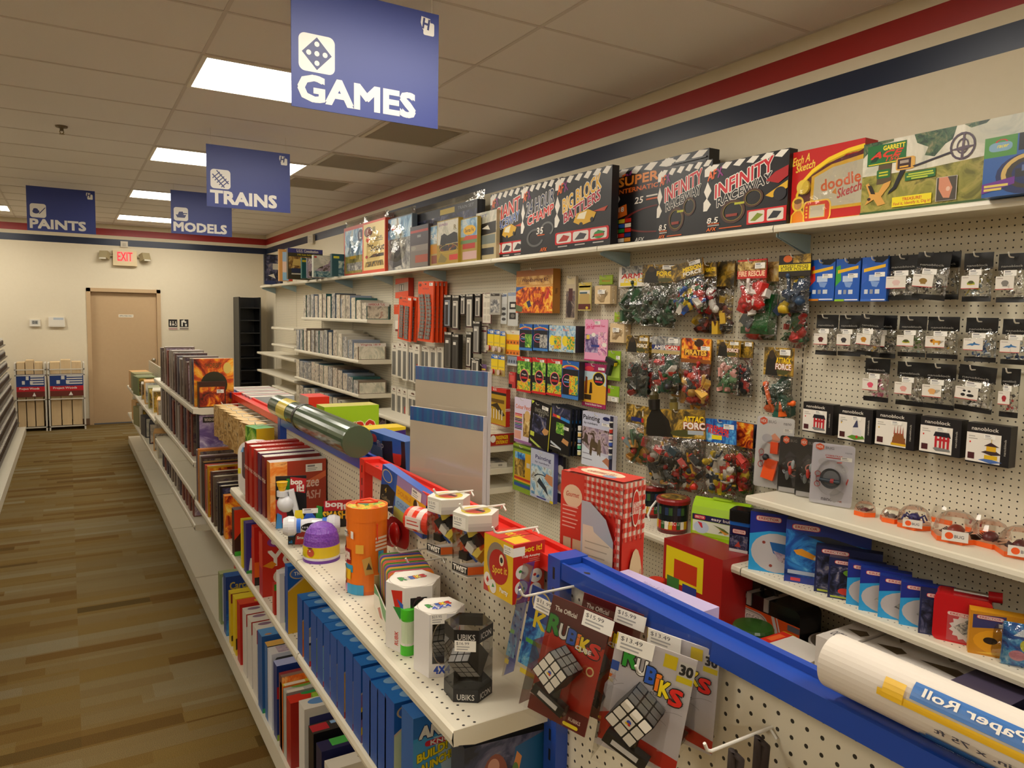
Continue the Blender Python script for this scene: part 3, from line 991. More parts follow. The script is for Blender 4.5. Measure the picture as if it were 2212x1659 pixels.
m.build('knob',t,(-w/2+w*.25,-.041,h*.49),(pi/2,0,0))
m=MB()
FR=lambda u,v,y:(-w/2+u*w,y,v*h)
for i in range(len(arc2)-2):
 a,b=arc2[i],arc2[i+1]
 m.poly([FR(a[0],a[1],-.041),FR(b[0],b[1],-.041),FR(b[0]*.9+.06,b[1]*.93,-.062),FR(a[0]*.9+.06,a[1]*.93,-.062)],'wrap',True)
m.poly([FR(u*.9+.06,v*.93 if v>.2 else v,-.062)for u,v in arc2],'wrap')
m.build('clear_window',t)
G1='#2a6a38'
frontX('metal_detector_box','long box picturing a metal detector over a grassy field','box',(2.625,1.793,1.199,2.166,2.441),.10,'pic:meadow:9',{'F':[('r','pic:lake:4',0,.5,1,1),('p','pic:meadow:9',[(0,.54),(.4,.52),(.75,.56),(1,.52),(1,.40),(0,.40)]),('p','pic:jungle:30',[(.33,1),(.35,.88),(.42,.80),(.40,.70),(.46,.66),(.52,.80),(.56,.84),(.58,1)]),('p','pic:jungle:30',[(.62,1),(.66,.94),(.74,.96),(.76,1)]),('p','pic:jungle:30',[(0,1),(0,.80),(.03,.86),(.08,.94),(.2,.97),(.2,1)]),('p','#5a4a30',[(.10,.40),(.115,.80),(.20,.80),(.195,.40)]),('r','#1c6a30',.03,.67,.285,.95),('t','#e8d82c','GARRETT',.205,.895,.14,.06,{'b':.05}),('p','#123a1c',[(.05,.72),(.09,.86),(.13,.84),(.09,.72)]),('t','#d8381c','ACE',.16,.81,.19,.085,{'sh':.6,'b':.06}),('t','#d8381c','150',.20,.735,.08,.05,{'sh':.4}),('r','#d8c82c',.04,.68,.26,.695),('p','#2a6a30',rr(.10,.48,.19,.60,.01,.02)),('r','#c8c82c',.115,.55,.175,.57),('r','#c8c82c',.115,.51,.175,.53),('p','#d8a44a',rr(.225,.55,.345,.72,.02,.03)),('r','#3a1c1c',.235,.57,.32,.705),('r','#a89888',.25,.64,.305,.68),('r','#e8b03a',.25,.585,.305,.605),('p','#241e2c',[(.33,.585),(.56,.69),(.565,.665),(.345,.565)]),('g','#4a3c4a',.62,.73,.072,.175,.16,0,360),('g','#4a3c4a',.62,.73,.034,.10,.2,0,360),('p','#5a4a58',[(.55,.70),(.63,.73),(.69,.72),(.62,.67)]),('p','#5a4a58',[(.612,.56),(.625,.56),(.632,.9),(.62,.9)]),('p','#141218',[(.255,.55),(.29,.55),(.235,.31),(.18,.24),(.19,.29),(.215,.34)]),('p','#d8a04a',[(.03,.42),(.05,.44),(.08,.30),(.12,.29),(.15,.40),(.20,.43),(.19,.36),(.14,.23),(.17,.12),(.12,.10),(.09,.20),(.03,.13),(.06,.26)]),('p','#2a2018',[(.045,.40),(.07,.40),(.10,.27),(.07,.28)]),('e','#3a2018',.058,.21,.012,.022),('p','#2a6a30',[(.29,.39),(.29,.50),(.475,.51),(.475,.40)]),('r','#b8c83c',.31,.465,.46,.485),('r','#b8c83c',.30,.435,.465,.455),('r','#b8c83c',.33,.405,.43,.425),('r','#ecd81c',.215,.055,.46,.19),('t','#c83a1c','TREASURE!',.34,.15,.12,.04),('t','#c85a2c','Find it, Identify it, Dig it!',.34,.09,.23,.05),('r','#c8c0b0',.485,.06,.605,.37),('r','#4a4238',.489,.065,.601,.365),('p','#d08a6a',[(.50,.365),(.55,.365),(.58,.22),(.565,.09),(.53,.1),(.5,.22)]),('e','#e0b8a0',.555,.21,.012,.03),('r','#3a5a2a',0,0,1,.03)],'L':[('r','#2e7a44',0,0,1,1)]},None,ZT)
frontX('steering_wheel_box','blue boxed toy with steering wheel picture at the right end of the top shelf','box',(2.565,1.323,1.093,2.179,2.364),.058,'#2a5aa0',{'F':[('r','#4a8a3a',0,.66,.42,1),('p','#7aa0b8',rr(.06,.75,.36,.90,.08,.06)),('g','#c8281c',.22,.90,.08,.05,.3,0,180),('t','#e8d82c','racer',.24,.83,.14,.04,{'sh':.3}),('r','#14141a',.44,.72,1,1),('t',WT,'TURBO',.68,.86,.34,.12),('e','#1c2a5a',.55,.33,.38,.33),('g','#c8a860',.60,.34,.36,.32,.22,30,200),('g','#3a3228',.60,.34,.30,.26,.25,0,360),('r','#26262c',.42,.28,.76,.42),('r','#5a6a9a',.5,.37,.66,.47),('p','#6a2a8a',[(0,.06),(0,.22),(.42,.30),(.42,.18)]),('r','#d8c060',.03,.16,.34,.2),('r','#d8c060',.03,.10,.26,.14)]},None,ZT)
# -- train sets on the top shelf, some in crackling bags
TS='boxed train sets on the top shelf'
def bagged(o,w,d,h,seed):
 m=MB()
 r=random.Random(seed)
 pillow(m,w*1.06,h*1.14,d+.012,'wrap',seed,.0,8,10,.004)
 b=m.build('plastic_bag',o)
def train(label,rect,d,key,ops,bag=False,sides=None,z=ZT,grp=TS):
 x,ya,yb,z0,z1=rect
 o=frontX('train_set_box',label,'box',rect,d,key,{'F':ops,'L':[('r',key,0,0,1,1)]},grp,z)
 if bag:
  bagged(o,abs(ya-yb),d,z1-z,int(ya*100))
 return o
train('bagged blue train set box, leftmost of the train sets',(2.665,8.114,7.467,2.212,2.704),.06,'#c0503c',[('r','pic:sky:9',.06,.05,.96,.95),('r','pic:meadow:14',.06,.05,.96,.40),('e','#2a2a50',.84,.78,.14,.12),('t',WT,'L',.84,.78,.08,.12),('r','#d8b02c',.3,.34,.62,.40),('r','#c83a34',.06,.93,.96,.96),('r','pic:grey:20',.15,.10,.92,.26)],True)
train('bagged yellow train set box reading The Scout',(2.635,7.425,6.787,2.205,2.692),.05,'#d84a2c',[('r','#e6cc86',.05,.06,.97,.96),('e','#3a3028',.27,.80,.19,.10),('e','#8a3a2c',.27,.80,.15,.08),('t',WT,'L',.27,.80,.08,.09),('r','#8a8040',.46,.80,.58,.88),('e','#e0582c',.25,.65,.09,.045),('t','#3a3440','LIONEL',.70,.66,.42,.055),('r','#6a6450',.55,.60,.9,.615),('t','#2a2834','The',.30,.54,.18,.06,{'sh':.4}),('t','#2a2834','Scout',.68,.48,.58,.12,{'sh':.35}),('p','pic:race:20',[(.3,.30),(.5,.36),(.95,.36),(.95,.30)]),('p','pic:army:20',[(.12,.12),(.16,.22),(.9,.23),(.95,.13)]),('e','#b83a2c',.2,.32,.06,.03)],True)
train('tall dark boxed train set behind the others under plastic',(2.735,7.07,5.114,2.195,2.666),.07,'#33343a',[('r','pic:night:6',.0,.0,1,.86),('r','#c8b048',.66,.88,.80,.97),('r','#b83024',.18,.90,.38,.99),('t','#8a8a90','TRAIN SET',.9,.93,.14,.05)],True)
train('grey train set box picturing a steam engine in snow, bagged',(2.665,6.914,6.21,2.203,2.669),.05,'#6a7a8a',[('r','pic:grey:7',.02,.02,.98,.62),('r','pic:sky:5',.02,.60,.98,.98),('e','#3a2c34',.17,.85,.12,.08),('t',WT,'L',.17,.85,.06,.08),('e','#c85a44',.37,.80,.07,.035),('p','#26282e',[(.35,.05),(.42,.42),(.6,.46),(.68,.1)]),('e','#4a4c52',.52,.34,.1,.09)],True)
train('dark red-trimmed train set box with a grey car window',(2.635,6.181,5.795,2.199,2.537),.045,'#4a4248',[('r','#b0342c',.02,.84,.98,.90),('r','#8a8a88',.4,.72,.6,.78),('r','#7a726c',.02,.02,.98,.42),('r','#8a8078',.04,.40,.98,.54),('e','#9a9488',.2,.47,.13,.05),('r','#a8503c',.3,.12,.98,.30)])
train('tan train set box with a row of small white windows',(2.655,5.868,5.539,2.186,2.512),.03,'#b09a64',[('r','pic:sky:9',.02,.55,.98,.98),('t',WT,'TRAIN',.45,.72,.8,.12),('r','#c88a2c',.05,.30,.98,.52),('r','#8a4a3a',.3,.06,.98,.26),('r','#d8b85a',.05,.02,.25,.28)])
train('train set box picturing a black steam locomotive',(2.625,5.6,5.212,2.188,2.528),.04,'#b0902c',[('r','pic:lake:6',.02,.45,.98,.98),('t','#8a4a8a','EXPRESS',.3,.90,.4,.05),('t','#7a6a3a','R',.85,.8,.12,.1),('p','#1e1c1e',[(.15,.45),(.2,.66),(.35,.70),(.5,.64),(.8,.70),(.95,.66),(.98,.46)]),('e','#100f10',.32,.52,.13,.10),('r','pic:race:14',.12,.30,.98,.44),('g','#d0b02c',.55,.34,.42,.1,.06,0,360),('p','#8a7a40',[(.05,.06),(.2,.26),(.5,.12),(.4,.04)]),('r','#d0342c',.6,.08,.98,.20)])
train('blue-topped train set box with a yellow oval logo',(2.645,5.277,4.938,2.194,2.51),.03,'#a8903c',[('r','pic:sky:7',.02,.58,.98,.98),('e','#e8b41c',.62,.72,.30,.11),('t','#4a3a1c','Santa Fe',.62,.72,.42,.08),('p','#c8442c',[(.3,.50),(.45,.60),(.98,.58),(.98,.50)]),('r','#6a8a5a',.05,.42,.98,.50),('r','#b83024',.3,.30,.9,.42),('r','#d0a8a0',.3,.06,.98,.24)])
train('yellow and grey train set box left of the race sets',(2.69,5.045,4.731,2.195,2.539),.05,'#c0b088',[('r','pic:lake:6',.0,.6,1,1),('t','#5a5a8a','SET',.35,.92,.4,.05),('p','#2a2622',[(.05,.62),(.3,.76),(.98,.78),(.98,.55),(.2,.52)]),('p','#e8e2d0',[(.3,.66),(.6,.72),(.7,.62)]),('r','#c8a034',0,.10,.16,.5),('r','#7a827c',.25,.34,.95,.52),('r','#3a3c40',.3,.12,.9,.26)])
# -- ship kits at the far end of the top shelf, facing the shopper
SK='model kits facing the shopper on the far wall shelves'
def kit(label,rect,d,key,ops,z=None,side=None,grp=SK,yaw=.0,lean=.0):
 return frontY('model_kit_box',label,'model kit',rect,d,key,{'F':ops,'L':side or[('r',key,0,0,1,1)]},grp,z,lean,yaw)
def ops_pic(p,s,title=None,tc=WT,extra=()):
 o=[('r','pic:%s:%d'%(p,s),.03,.03,.97,.97)]
 if title:
  o.append(('t',tc,title,.5,.88,.8,.10))
 return o+list(extra)
kit('dark kit box with white figures at the far end of the top shelf',(11.3,2.507,2.775,2.194,2.616),.06,'#1c2030',ops_pic('night',9,extra=[('r','#d8d2c4',.45,.5,.85,.7),('p','#e8e2d4',[(.2,.3),(.5,.36),(.6,.2)]),('r','#2a3a6a',0,0,.6,.12)]),ZT)
kit('tall orange and pale blue kit box near the far end of the top shelf',(9.95,2.396,2.571,2.167,2.589),.06,'#c08a4a',[('r','#9cb4c8',.25,.62,.72,.92),('r','#e0c0a8',.25,.28,.72,.62),('r','#8ab0c4',.25,.02,.72,.28),('p','#b8703c',[(.6,.3),(.75,.42),(.9,.3)]),('r','#c8362c',.7,.02,.98,.1)],ZT)
kit('kit box with a purple band and the words U.S.S. Constitution',(9.3,2.346,2.779,2.173,2.556),.07,'#3a3420',[('r','#3a3880',0,.86,1,1),('t',WT,'U.S.S. Constitution',.56,.93,.62,.09),('t','#c8b82c','1/96 Scale Sailing Ship Kit',.6,.80,.66,.07),('r','pic:sepia:12',.02,.35,.98,.74),('p','#d0b060',[(.12,.46),(.16,.66),(.34,.66),(.4,.44)]),('r','#262c48',.1,.22,.98,.36),('r','#c8c0b0',.1,.16,.98,.20)],ZT)
kit('teal-edged ship kit box in front of the purple-banded kit',(8.95,2.422,2.646,2.177,2.42),.05,'#1e5a58',[('r','#c8c8b8',.3,0,.55,.9),('r','pic:sea:12',.55,0,1,.95),('r','#d0c020',.02,.8,.24,.9)],ZT)
kit('ship kit box with slanted white letters, half hidden',(8.75,2.433,2.642,2.176,2.409),.05,'#5a5a6a',[('r','pic:tank:9',.02,.02,.98,.98),('t',WT,'FIX',.22,.82,.3,.2,{'rot':-20}),('p','#2a2c3a',[(.1,.1),(.2,.35),(.5,.3),(.5,.1)])],ZT)
kit('ship kit box picturing a grey battleship at sea on the top shelf',(8.5,2.432,2.676,2.168,2.427),.06,'#b8bcae',[('r','pic:lake:5',.02,.4,.98,.98),('r','pic:sea:14',.02,.02,.98,.30),('p','pic:tank:30',[(.08,.28),(.3,.46),(.7,.62),(.8,.80),(.9,.5),(.98,.3)]),('r','#c8342c',.04,.88,.16,.95)],ZT)
kit('dark teal kit box behind the first bagged train set',(8.1,2.524,2.708,2.172,2.422),.06,'#1c4a50',[('r','pic:sea:12',.4,.0,1,.7),('r','#c8c02c',.1,.80,.45,.9)],ZT)
# -- bags of toys hanging on the right wall
AR=['#24402a','#2f5236','#1c3020','#3c6244']
DK=['#1c2224','#2c3a38','#3a4a44','#23302e','#5a5a50']
MIX=['#c8281c','#2a5aac','#e8c828','#2a6a3a','#d8d2c6']
RDS=['#a81a14','#c8301c','#7a1010','#d8a020','#2a2a2e']
def hd(p,t=None,tc=YE,s=22,t2=None,pr=True,band=None):
 o=[('r','pic:%s:%d'%(p,s),0,0,1,1)]
 if band:
  o.append(('r',band,0,0,1,.26))
 if t:
  o.append(('t',tc,t,.66,.52,.56,.26,{'b':.05}))
 if t2:
  o.append(('t',WT,t2,.66,.24,.56,.22,{'b':.05}))
 if pr:
  o+=price(.76,.82,.34,.24)
 return o
BG='bags of plastic soldiers and vehicles'
def army_pic(s=26):
 return[('r','pic:army:%d'%s,0,0,1,1),('p','#1c1812',[(.06,0),(.1,.55),(.2,.85),(.32,.9),(.44,.6),(.5,0)]),('e','#3a2c1c',.27,.74,.1,.16),('e','#4a4a22',.66,.16,.2,.12)]
def force(t1='ATTACK',t2='FORCE'):
 return army_pic()+[('t',YE,t1,.68,.55,.5,.2,{'b':.05,'o':'#5a2a08'}),('t',WT,t2,.68,.33,.52,.2,{'b':.05,'o':'#a82010'})]+price(.72,.84,.36,.2)
toy_bag('bag of green army pieces under a white and red header, top left of the bags',(2.755,3.439,3.17,1.735,2.066),.34,'#d8d0c4',[('r','#e8e0d4',0,0,1,1),('r','pic:grey:30',.1,.6,.9,1),('t','#c8281c','ARMY',.5,.52,.8,.22,{'sh':.2,'b':.05}),('t',YE,'FORCE',.55,.30,.7,.18,{'b':.05}),('r','#e8d02c',.06,.04,.62,.2)],AR,.07,BG,n=16,big=1.3)
toy_bag('bag of dark green soldiers under a FORCE card header',(2.715,3.193,2.91,1.724,2.059),.28,'#7a6128',army_pic()+[('t',YE,'FORCE',.68,.5,.5,.24,{'b':.05})]+price(.75,.84,.34,.22),AR+['#162418'],.06,BG,roll=.04,n=26)
toy_bag('narrow bag with an orange-red toy gun',(2.775,3.037,2.903,1.8,2.056),.3,'#2a2420',hd('night',None,pr=False),['#d83a14','#c8301c','#2a2a2c'],.05,BG,n=8,big=1.5)
toy_bag('bag of red, yellow and blue toy figures hanging tilted',(2.7,2.9,2.67,1.804,2.063),.30,'#b8801c',hd('army','MISSION',t2='FORCE'),MIX,.06,BG,roll=-.16,n=24)
toy_bag('bag with a white and a red piece behind the tilted bag',(2.735,2.768,2.636,1.801,2.049),.26,'#3a2c1c',hd('army','FORCE',pr=False),['#a8181a','#8a1414','#e8e2da','#2a3a2c'],.06,BG,roll=-.06,n=9,big=1.6)
toy_bag('wide dark bag of brown-red soldiers right of the tilted bag',(2.785,2.853,2.575,1.699,2.057),.33,'#7a5a20',hd('army',None,pr=False,s=16),['#5a1c14','#7a2818','#3a1410','#c8a020','#2a3440'],.06,BG,n=26)
toy_bag('bag with a red toy fire engine under a red header',(2.7,2.489,2.316,1.802,2.049),.34,'#b8231c',[('r','#b8231c',0,0,1,.45),('r','pic:sepia:24',0,.42,1,1),('t','#f0c8a0','FIRE RESCUE',.5,.26,.9,.26,{'b':.05}),('r','#c8181c',0,.92,1,1)]+price(.78,.66,.34,.3),['#c81c1a','#d8302a','#a81414','#e8e2da'],.07,BG,n=9,big=1.8)
def truck(m,w,h,t):
 m.obox((0,0,h*.16),w*.7,t*.5,h*.12,'#1c5a2c')
 m.obox((w*.20,0,h*.48),w*.38,t*.6,h*.62,'#226a34',Matrix.Rotation(.15,3,'Y'))
 m.obox((-w*.18,-t*.1,h*.33),w*.3,t*.5,h*.2,'#5a6468',Matrix.Rotation(.6,3,'Y'))
 m.blob((-w*.16,-t*.2,h*.18),h*.06,'#d88a90',3)
toy_bag('bag with a big green toy truck, low right of the fire engine',(2.755,2.529,2.297,1.677,2.039),.24,'#c8b898',hd('sepia',None,pr=False,s=14),['#1c4a28','#2a5a3a','#c8281c','#4a5a5c'],.09,BG,n=8,big=1.2,extra=truck)
toy_bag('bag with a dark blue toy under a black header with yellow letters',(2.705,2.26,2.09,1.803,2.058),.36,'#1c1814',[('r','#241c14',0,0,1,1),('e','#d8641c',.28,.82,.14,.16),('r','pic:army:26',.45,.62,1,1),('r','#e8d41c',0,.26,1,.56),('t','#2a2010','LARGEST PIECES',.5,.47,.86,.12),('t','#2a2010','SUPER POLICE',.5,.34,.86,.12)],['#1c2c44','#26405e','#142234','#c8a828'],.08,BG,n=9,big=1.7)
toy_bag('bag of red pieces and bushy green soldiers below the dark blue toy',(2.775,2.279,2.138,1.647,1.96),.0,BK,[],['#1c4a24','#2a5e30','#c01c1c','#1a3a20','#b01818'],.06,BG,n=30,big=.9,hk=False)
toy_bag('bag of grey soldiers under a FORCE header, left of the second row',(2.72,3.304,3.11,1.326,1.671),.26,'#7a6128',army_pic(30)+[('t',WT,'FORCE',.72,.42,.44,.2,{'b':.05})]+price(.78,.8,.36,.2),DK+['#8a2018'],.06,BG,n=28)
toy_bag('bag half hidden behind the grey soldiers, ICE card showing',(2.775,3.251,3.096,1.327,1.675),.36,'#4a3a24',hd('army',None,pr=True)+[('t',YE,'ICE',.66,.4,.5,.2,{'b':.05})],['#a81a18','#2a3438','#1c2224'],.05,BG,n=16,hk=False)
toy_bag('bag with striped flag pieces under an American header',(2.7,3.065,2.843,1.372,1.674),.29,'#a89a7a',[('r','pic:grey:24',0,0,1,1),('r','#1c2a6a',0,.25,.5,.5),('r','#c8281c',.5,.25,1,.5),('t',WT,'AMERICAN',.5,.37,.8,.2,{'b':.05}),('r','#b8a06a',0,0,1,.2)]+price(.76,.78,.34,.26),['#2a6a38','#c8281c','#e8e0d4','#2a4a3a','#3a3a44'],.06,BG,n=26)
toy_bag('bag of red and black pirates under a golden PIRATES header',(2.69,2.834,2.627,1.331,1.672),.355,'#b87a18',[('r','pic:fire:18',0,0,1,1),('e','#3a2412',.6,.82,.16,.16),('r','#4a2a10',.1,.30,.9,.55),('t','#f0c040','PIRATES',.5,.43,.72,.2,{'b':.06,'o':'#8a2a10'}),('r','#8a4a14',0,0,1,.16)]+price(.82,.62,.3,.16),['#a81a16','#7a1414','#c83a20','#2c3a3c','#d8a848','#b82c2c'],.075,BG,n=34,big=1.0)
toy_bag('orange-backed bag behind the pirates bag',(2.78,3.004,2.693,1.326,1.663),.3,'#6a4a1c',hd('army',None),['#c88a2c','#d89a3c','#3a3a3c'],.05,BG,n=12,big=1.3,hk=False)
toy_bag('bag with green and pink figures under a FORCE header',(2.72,2.609,2.459,1.411,1.67),.29,'#b8861c',army_pic(28)+[('t',WT,'FORCE',.7,.4,.46,.2,{'b':.05,'o':'#a82010'})]+price(.76,.82,.36,.2),['#3a6a44','#5a8a5c','#d89a90','#2a4a34'],.05,BG,n=18)
toy_bag('dark bag with a red helmet, right end of the second row',(2.755,2.534,2.411,1.402,1.668),.28,'#4a3420',hd('army',None),['#1c2a34','#8a1a1c','#24343a','#b83a34'],.05,BG,n=18)
toy_bag('bag with a dark green tank under a square ATTACK FORCE card',(2.72,2.332,2.168,1.346,1.647),.41,'#b8861c',force(),['#1e4a3c','#24584a','#163a30','#e8641c'],.085,BG,n=9,big=2.0)
toy_bag('tan bag with a small union flag, left of the third row',(2.715,3.278,3.054,.943,1.281),.30,'#a87a2c',[('r','pic:army:24',0,0,1,1),('r','#1c2a6a',.2,.12,.6,.34),('r','#c8281c',.6,.12,.95,.34)]+price(.8,.6,.34,.3),['#b07a2c','#c08a34','#3a5a34','#2a3a2c','#c84a48'],.06,BG,n=16,big=1.4)
x,ya,yb,z0,z1=(2.665,3.057,2.591,.876,1.299)
def soldier_top(m,w,h,t):
 pass
big=toy_bag('biggest bag, ATTACK FORCE header with two cut-out soldiers on top',(x,ya,yb,z0,z1),.34,'#8a6a28',army_pic(14)+[('p','#14120e',[(.04,.05),(.06,.6),(.16,1.0),(.3,1.0),(.38,.6),(.42,.05)]),('t',YE,'ATTAC',.83,.66,.30,.2,{'b':.05,'o':'#5a2a08','sh':.2}),('t',WT,'FORC',.84,.44,.32,.22,{'b':.06,'o':'#a82010'}),('r','#a8b0b8',.74,.14,.98,.28)],['#a81a16','#2a2c2c','#1c2020','#d8d2c6','#c83020','#24343a','#d8a020'],.09,BG,n=44,big=.75,roll=-.10)
m=MB()
w,h=abs(ya-yb),z1-z0
for cx,q,c in((-.30*w,1.0,'#17140f'),(.02*w,.72,'#7a6a30')):
 m.lathe([(.0,h*.985),(.030*q,h*.99),(.032*q,h+.05*q),(.024*q,h+.052*q,'#3a3018'),(.027*q,h+.075*q,'#4a4020'),(.015*q,h+.092*q,'#4a4020'),(0,h+.095*q,'#4a4020')],c,12,True,0,(cx,0))
m.build('cutout_soldiers',big)
toy_bag('bag of white and yellow stick figures under a blue header',(2.695,2.646,2.423,.91,1.283),.30,'#2a6ab0',[('r','pic:blue:20',0,0,1,1),('t','#d8301c','FIREMEN',.46,.60,.66,.2,{'b':.05,'rot':-6}),('t','#d8301c','RESCUE',.5,.42,.6,.16,{'b':.05,'rot':-6}),('r','#e8d41c',.3,.14,.6,.32)]+price(.8,.72,.3,.2),['#d8d2c6','#c8281c','#d8b81c','#e0c028','#2a3a4a'],.06,BG,n=36,big=.8,roll=-.06)
toy_bag('bag of red and yellow pieces under a golden bullet header',(2.745,2.565,2.381,.945,1.277),.34,'#3a2410',[('r','pic:fire:20',0,0,1,1)]+price(.3,.8,.3,.18),['#a81a14','#c8301c','#e0c028','#2a3a1c'],.06,BG,n=26,hk=False)
toy_bag('dark bag with bright green pieces beside the orange gadget card',(2.785,2.506,2.395,.905,1.273),.3,'#1c3a6a',hd('night',None,pr=False),['#6a9a1c','#4a7a1c','#2a3038','#1c2224'],.05,BG,n=18,hk=False)
# -- black bags of tiny blocks, right end
BB='black-topped bags of tiny building blocks'
def block_bag(label,rect,pic,cols,roll=.0,foil=False,yaw=.0,fp=.0,hk=True):
 x,ya,yb,z0,z1=rect
 w,h=abs(ya-yb),z1-z0
 o=thing('block_bag',label,'toy bag',(x+.012,(ya+yb)/2,z0),(0,roll,WALL[2]+yaw),BB)
 sd=int(ya*977)%50
 def strip(m,za,zb,key,tk):
  nu,nv=8,4
  for s in(-1,1):
   vs,fs=[],[]
   for j in range(nv+1):
    for i in range(nu+1):
     u=i/nu
     v=za+(zb-za)*j/nv
     y=s*(.0008+tk*(1-abs(2*u-1)**2))+.003*noise.noise(Vector((u*3+sd,v*5,1)))
     vs.append(((u-.5)*w,y,v*h))
   for j in range(nv):
    for i in range(nu):
     a=j*(nu+1)+i
     q=(a,a+1,a+nu+2,a+nu+1)
     fs.append(q if s<0 else q[::-1])
   m.mesh(vs,fs,key,True)
 m=MB()
 strip(m,.0,.11,'#0c0b0d/0.3',.003)
 m.build('bottom_seal',o)
 m=MB()
 strip(m,.66,1.0,'#0c0b0d/0.3',.002)
 m.art(((-w*.4,-.0072,h*.70),(w*.8,0,0),(0,0,h*.08),(0,-1,0)),[('t','#9a968e','nanoblock',.5,.5,.9,.55,{'b':.01})])
 m.build('top_seal',o)
 m=MB()
 toys(m,w*.9,h*.55,.02,cols,sd,26,h*.08,.6)
 m.build('blocks',o)
 m=MB()
 pillow(m,w,h*.62,.03,'bag',sd,h*.08,8,9,.004)
 m.build('clear_bag',o)
 m=MB()
 a=-w*(.46-fp)
 m.box(a,a+w*.62,-.0195,-.0185,h*.26,h*.53,'#ddd6ca')
 m.art(((a,-.0195,h*.26),(w*.62,0,0),(0,0,h*.27),(0,-1,0)),[('r','#b8242c',0,0,1,.05),('r','#a89c90',.06,.82,.4,.88)]+pic)
 m.art(((a,-.0185,h*.53),(w*.62,0,0),(0,0,h*.13),(0,-1,0)),price(.75,.5,.7,.9))
 m.build('picture_card',o)
 if hk:
  hook(x-.012,(ya+yb)/2,z1-.014,'hook holding the '+label)
 return o
def an(key,k='blob'):
 if k=='turtle':
  return[('e','#7a9a28',.55,.42,.22,.14),('e','#4a4a22',.55,.50,.16,.12),('r','#c8a828',.35,.30,.78,.36)]
 if k=='lion':
  return[('e','#c8861c',.38,.58,.14,.18),('r','#d89a2c',.36,.42,.8,.62),('r','#d89a2c',.42,.25,.5,.45),('r','#d89a2c',.68,.25,.76,.45),('e','#5a3a14',.34,.60,.06,.08)]
 if k=='dolphin':
  return[('p','#3a72a8',[(.15,.4),(.35,.56),(.6,.60),(.88,.5),(.8,.44),(.6,.46),(.45,.36),(.4,.42)]),('p','#2a5a8a',[(.5,.58),(.56,.72),(.64,.58)])]
 if k=='panda':
  return[('e','#e8e4dc',.5,.5,.2,.2),('e','#1c1a1c',.4,.68,.07,.09),('e','#1c1a1c',.62,.66,.07,.09),('e','#1c1a1c',.68,.34,.16,.12),('e','#1c1a1c',.36,.36,.1,.12)]
 return[('e',key,.52,.5,.2,.2),('r',key,.4,.24,.66,.42)]
GR=['#b8b2a8','#8a8680','#d8d2c8','#6a6660']
block_bag('block bag with a pale pink figure card, first in the top row',(2.765,1.761,1.632,1.856,2.028),an('#d8b8b0'),GR)
block_bag('shiny crumpled block bag with a small brown figure, top row',(2.735,1.643,1.519,1.856,2.028),an('#8a6a2c'),GR+['#1a181a'],roll=.10)
block_bag('black block bag behind the crumpled one in the top row',(2.785,1.594,1.497,1.857,2.032),an('#8a867e'),['#1c1a1c','#3a383a','#6a6660'],hk=False)
block_bag('block bag with a green turtle card in the top row',(2.765,1.474,1.376,1.848,2.02),an('','turtle'),['#b8c4c8','#8aa0a8','#d8d2c0','#c8b848'])
block_bag('block bag with a grey figure card at the right end of the top row',(2.755,1.354,1.26,1.844,2.01),an('#7a766e'),GR)
block_bag('small block bag with a dark red bird card, first in the second row',(2.765,2.073,1.968,1.626,1.797),an('#5a1c1c'),GR)
block_bag('block bag with a card of tiny black birds in the second row',(2.765,1.963,1.86,1.628,1.796),an('#3a3638'),GR)
block_bag('block bag with a golden guitar card hanging in front of a dark bag',(2.735,1.858,1.758,1.636,1.798),an('#b87a1c'),GR+['#c8a040'],roll=.08)
block_bag('dark block bag behind the golden guitar card',(2.785,1.826,1.724,1.628,1.797),an('#5a564e'),['#2a282a','#4a4a48','#6a6a64'],hk=False)
block_bag('block bag with a green tortoise card in the second row',(2.765,1.701,1.594,1.639,1.794),an('','turtle'),['#a8b4a8','#6a8a3a','#d8d2c0'])
block_bag('block bag with a yellow lion card',(2.765,1.59,1.475,1.639,1.793),an('','lion'),['#d8d2c0','#e0b83a','#b8b2a8'])
block_bag('block bag with a blue dolphin card, left of its twin',(2.765,1.452,1.345,1.635,1.791),an('','dolphin'),['#3a6aa8','#c8d0d4','#8aa0b8'])
block_bag('block bag with a blue dolphin card cut by the right picture edge',(2.755,1.325,1.225,1.633,1.788),an('','dolphin'),['#3a6aa8','#c8d0d4','#2a4a7a'])
block_bag('block bag full of pink blocks',(2.765,1.834,1.729,1.452,1.624),an('#d8506a'),['#e08aa0','#e8a0b4','#d87090','#e8e0dc'])
block_bag('block bag with a red line drawing card in the third row',(2.765,1.698,1.589,1.451,1.619),an('#d89a90'),GR)
block_bag('block bag with an orange-billed bird card in the third row',(2.765,1.59,1.475,1.451,1.619),an('#d8a060'),GR)
block_bag('block bag with a panda card',(2.745,1.463,1.337,1.458,1.621),an('','panda'),['#e0dcd4','#b8b2a8','#3a383a'],roll=.06)
block_bag('narrow block bag with a red figure card at the right end of the third row',(2.755,1.317,1.258,1.451,1.619),an('#a82c34'),['#c83a44','#a8a29a','#3a383a'])
BC='small blue gadget cards'
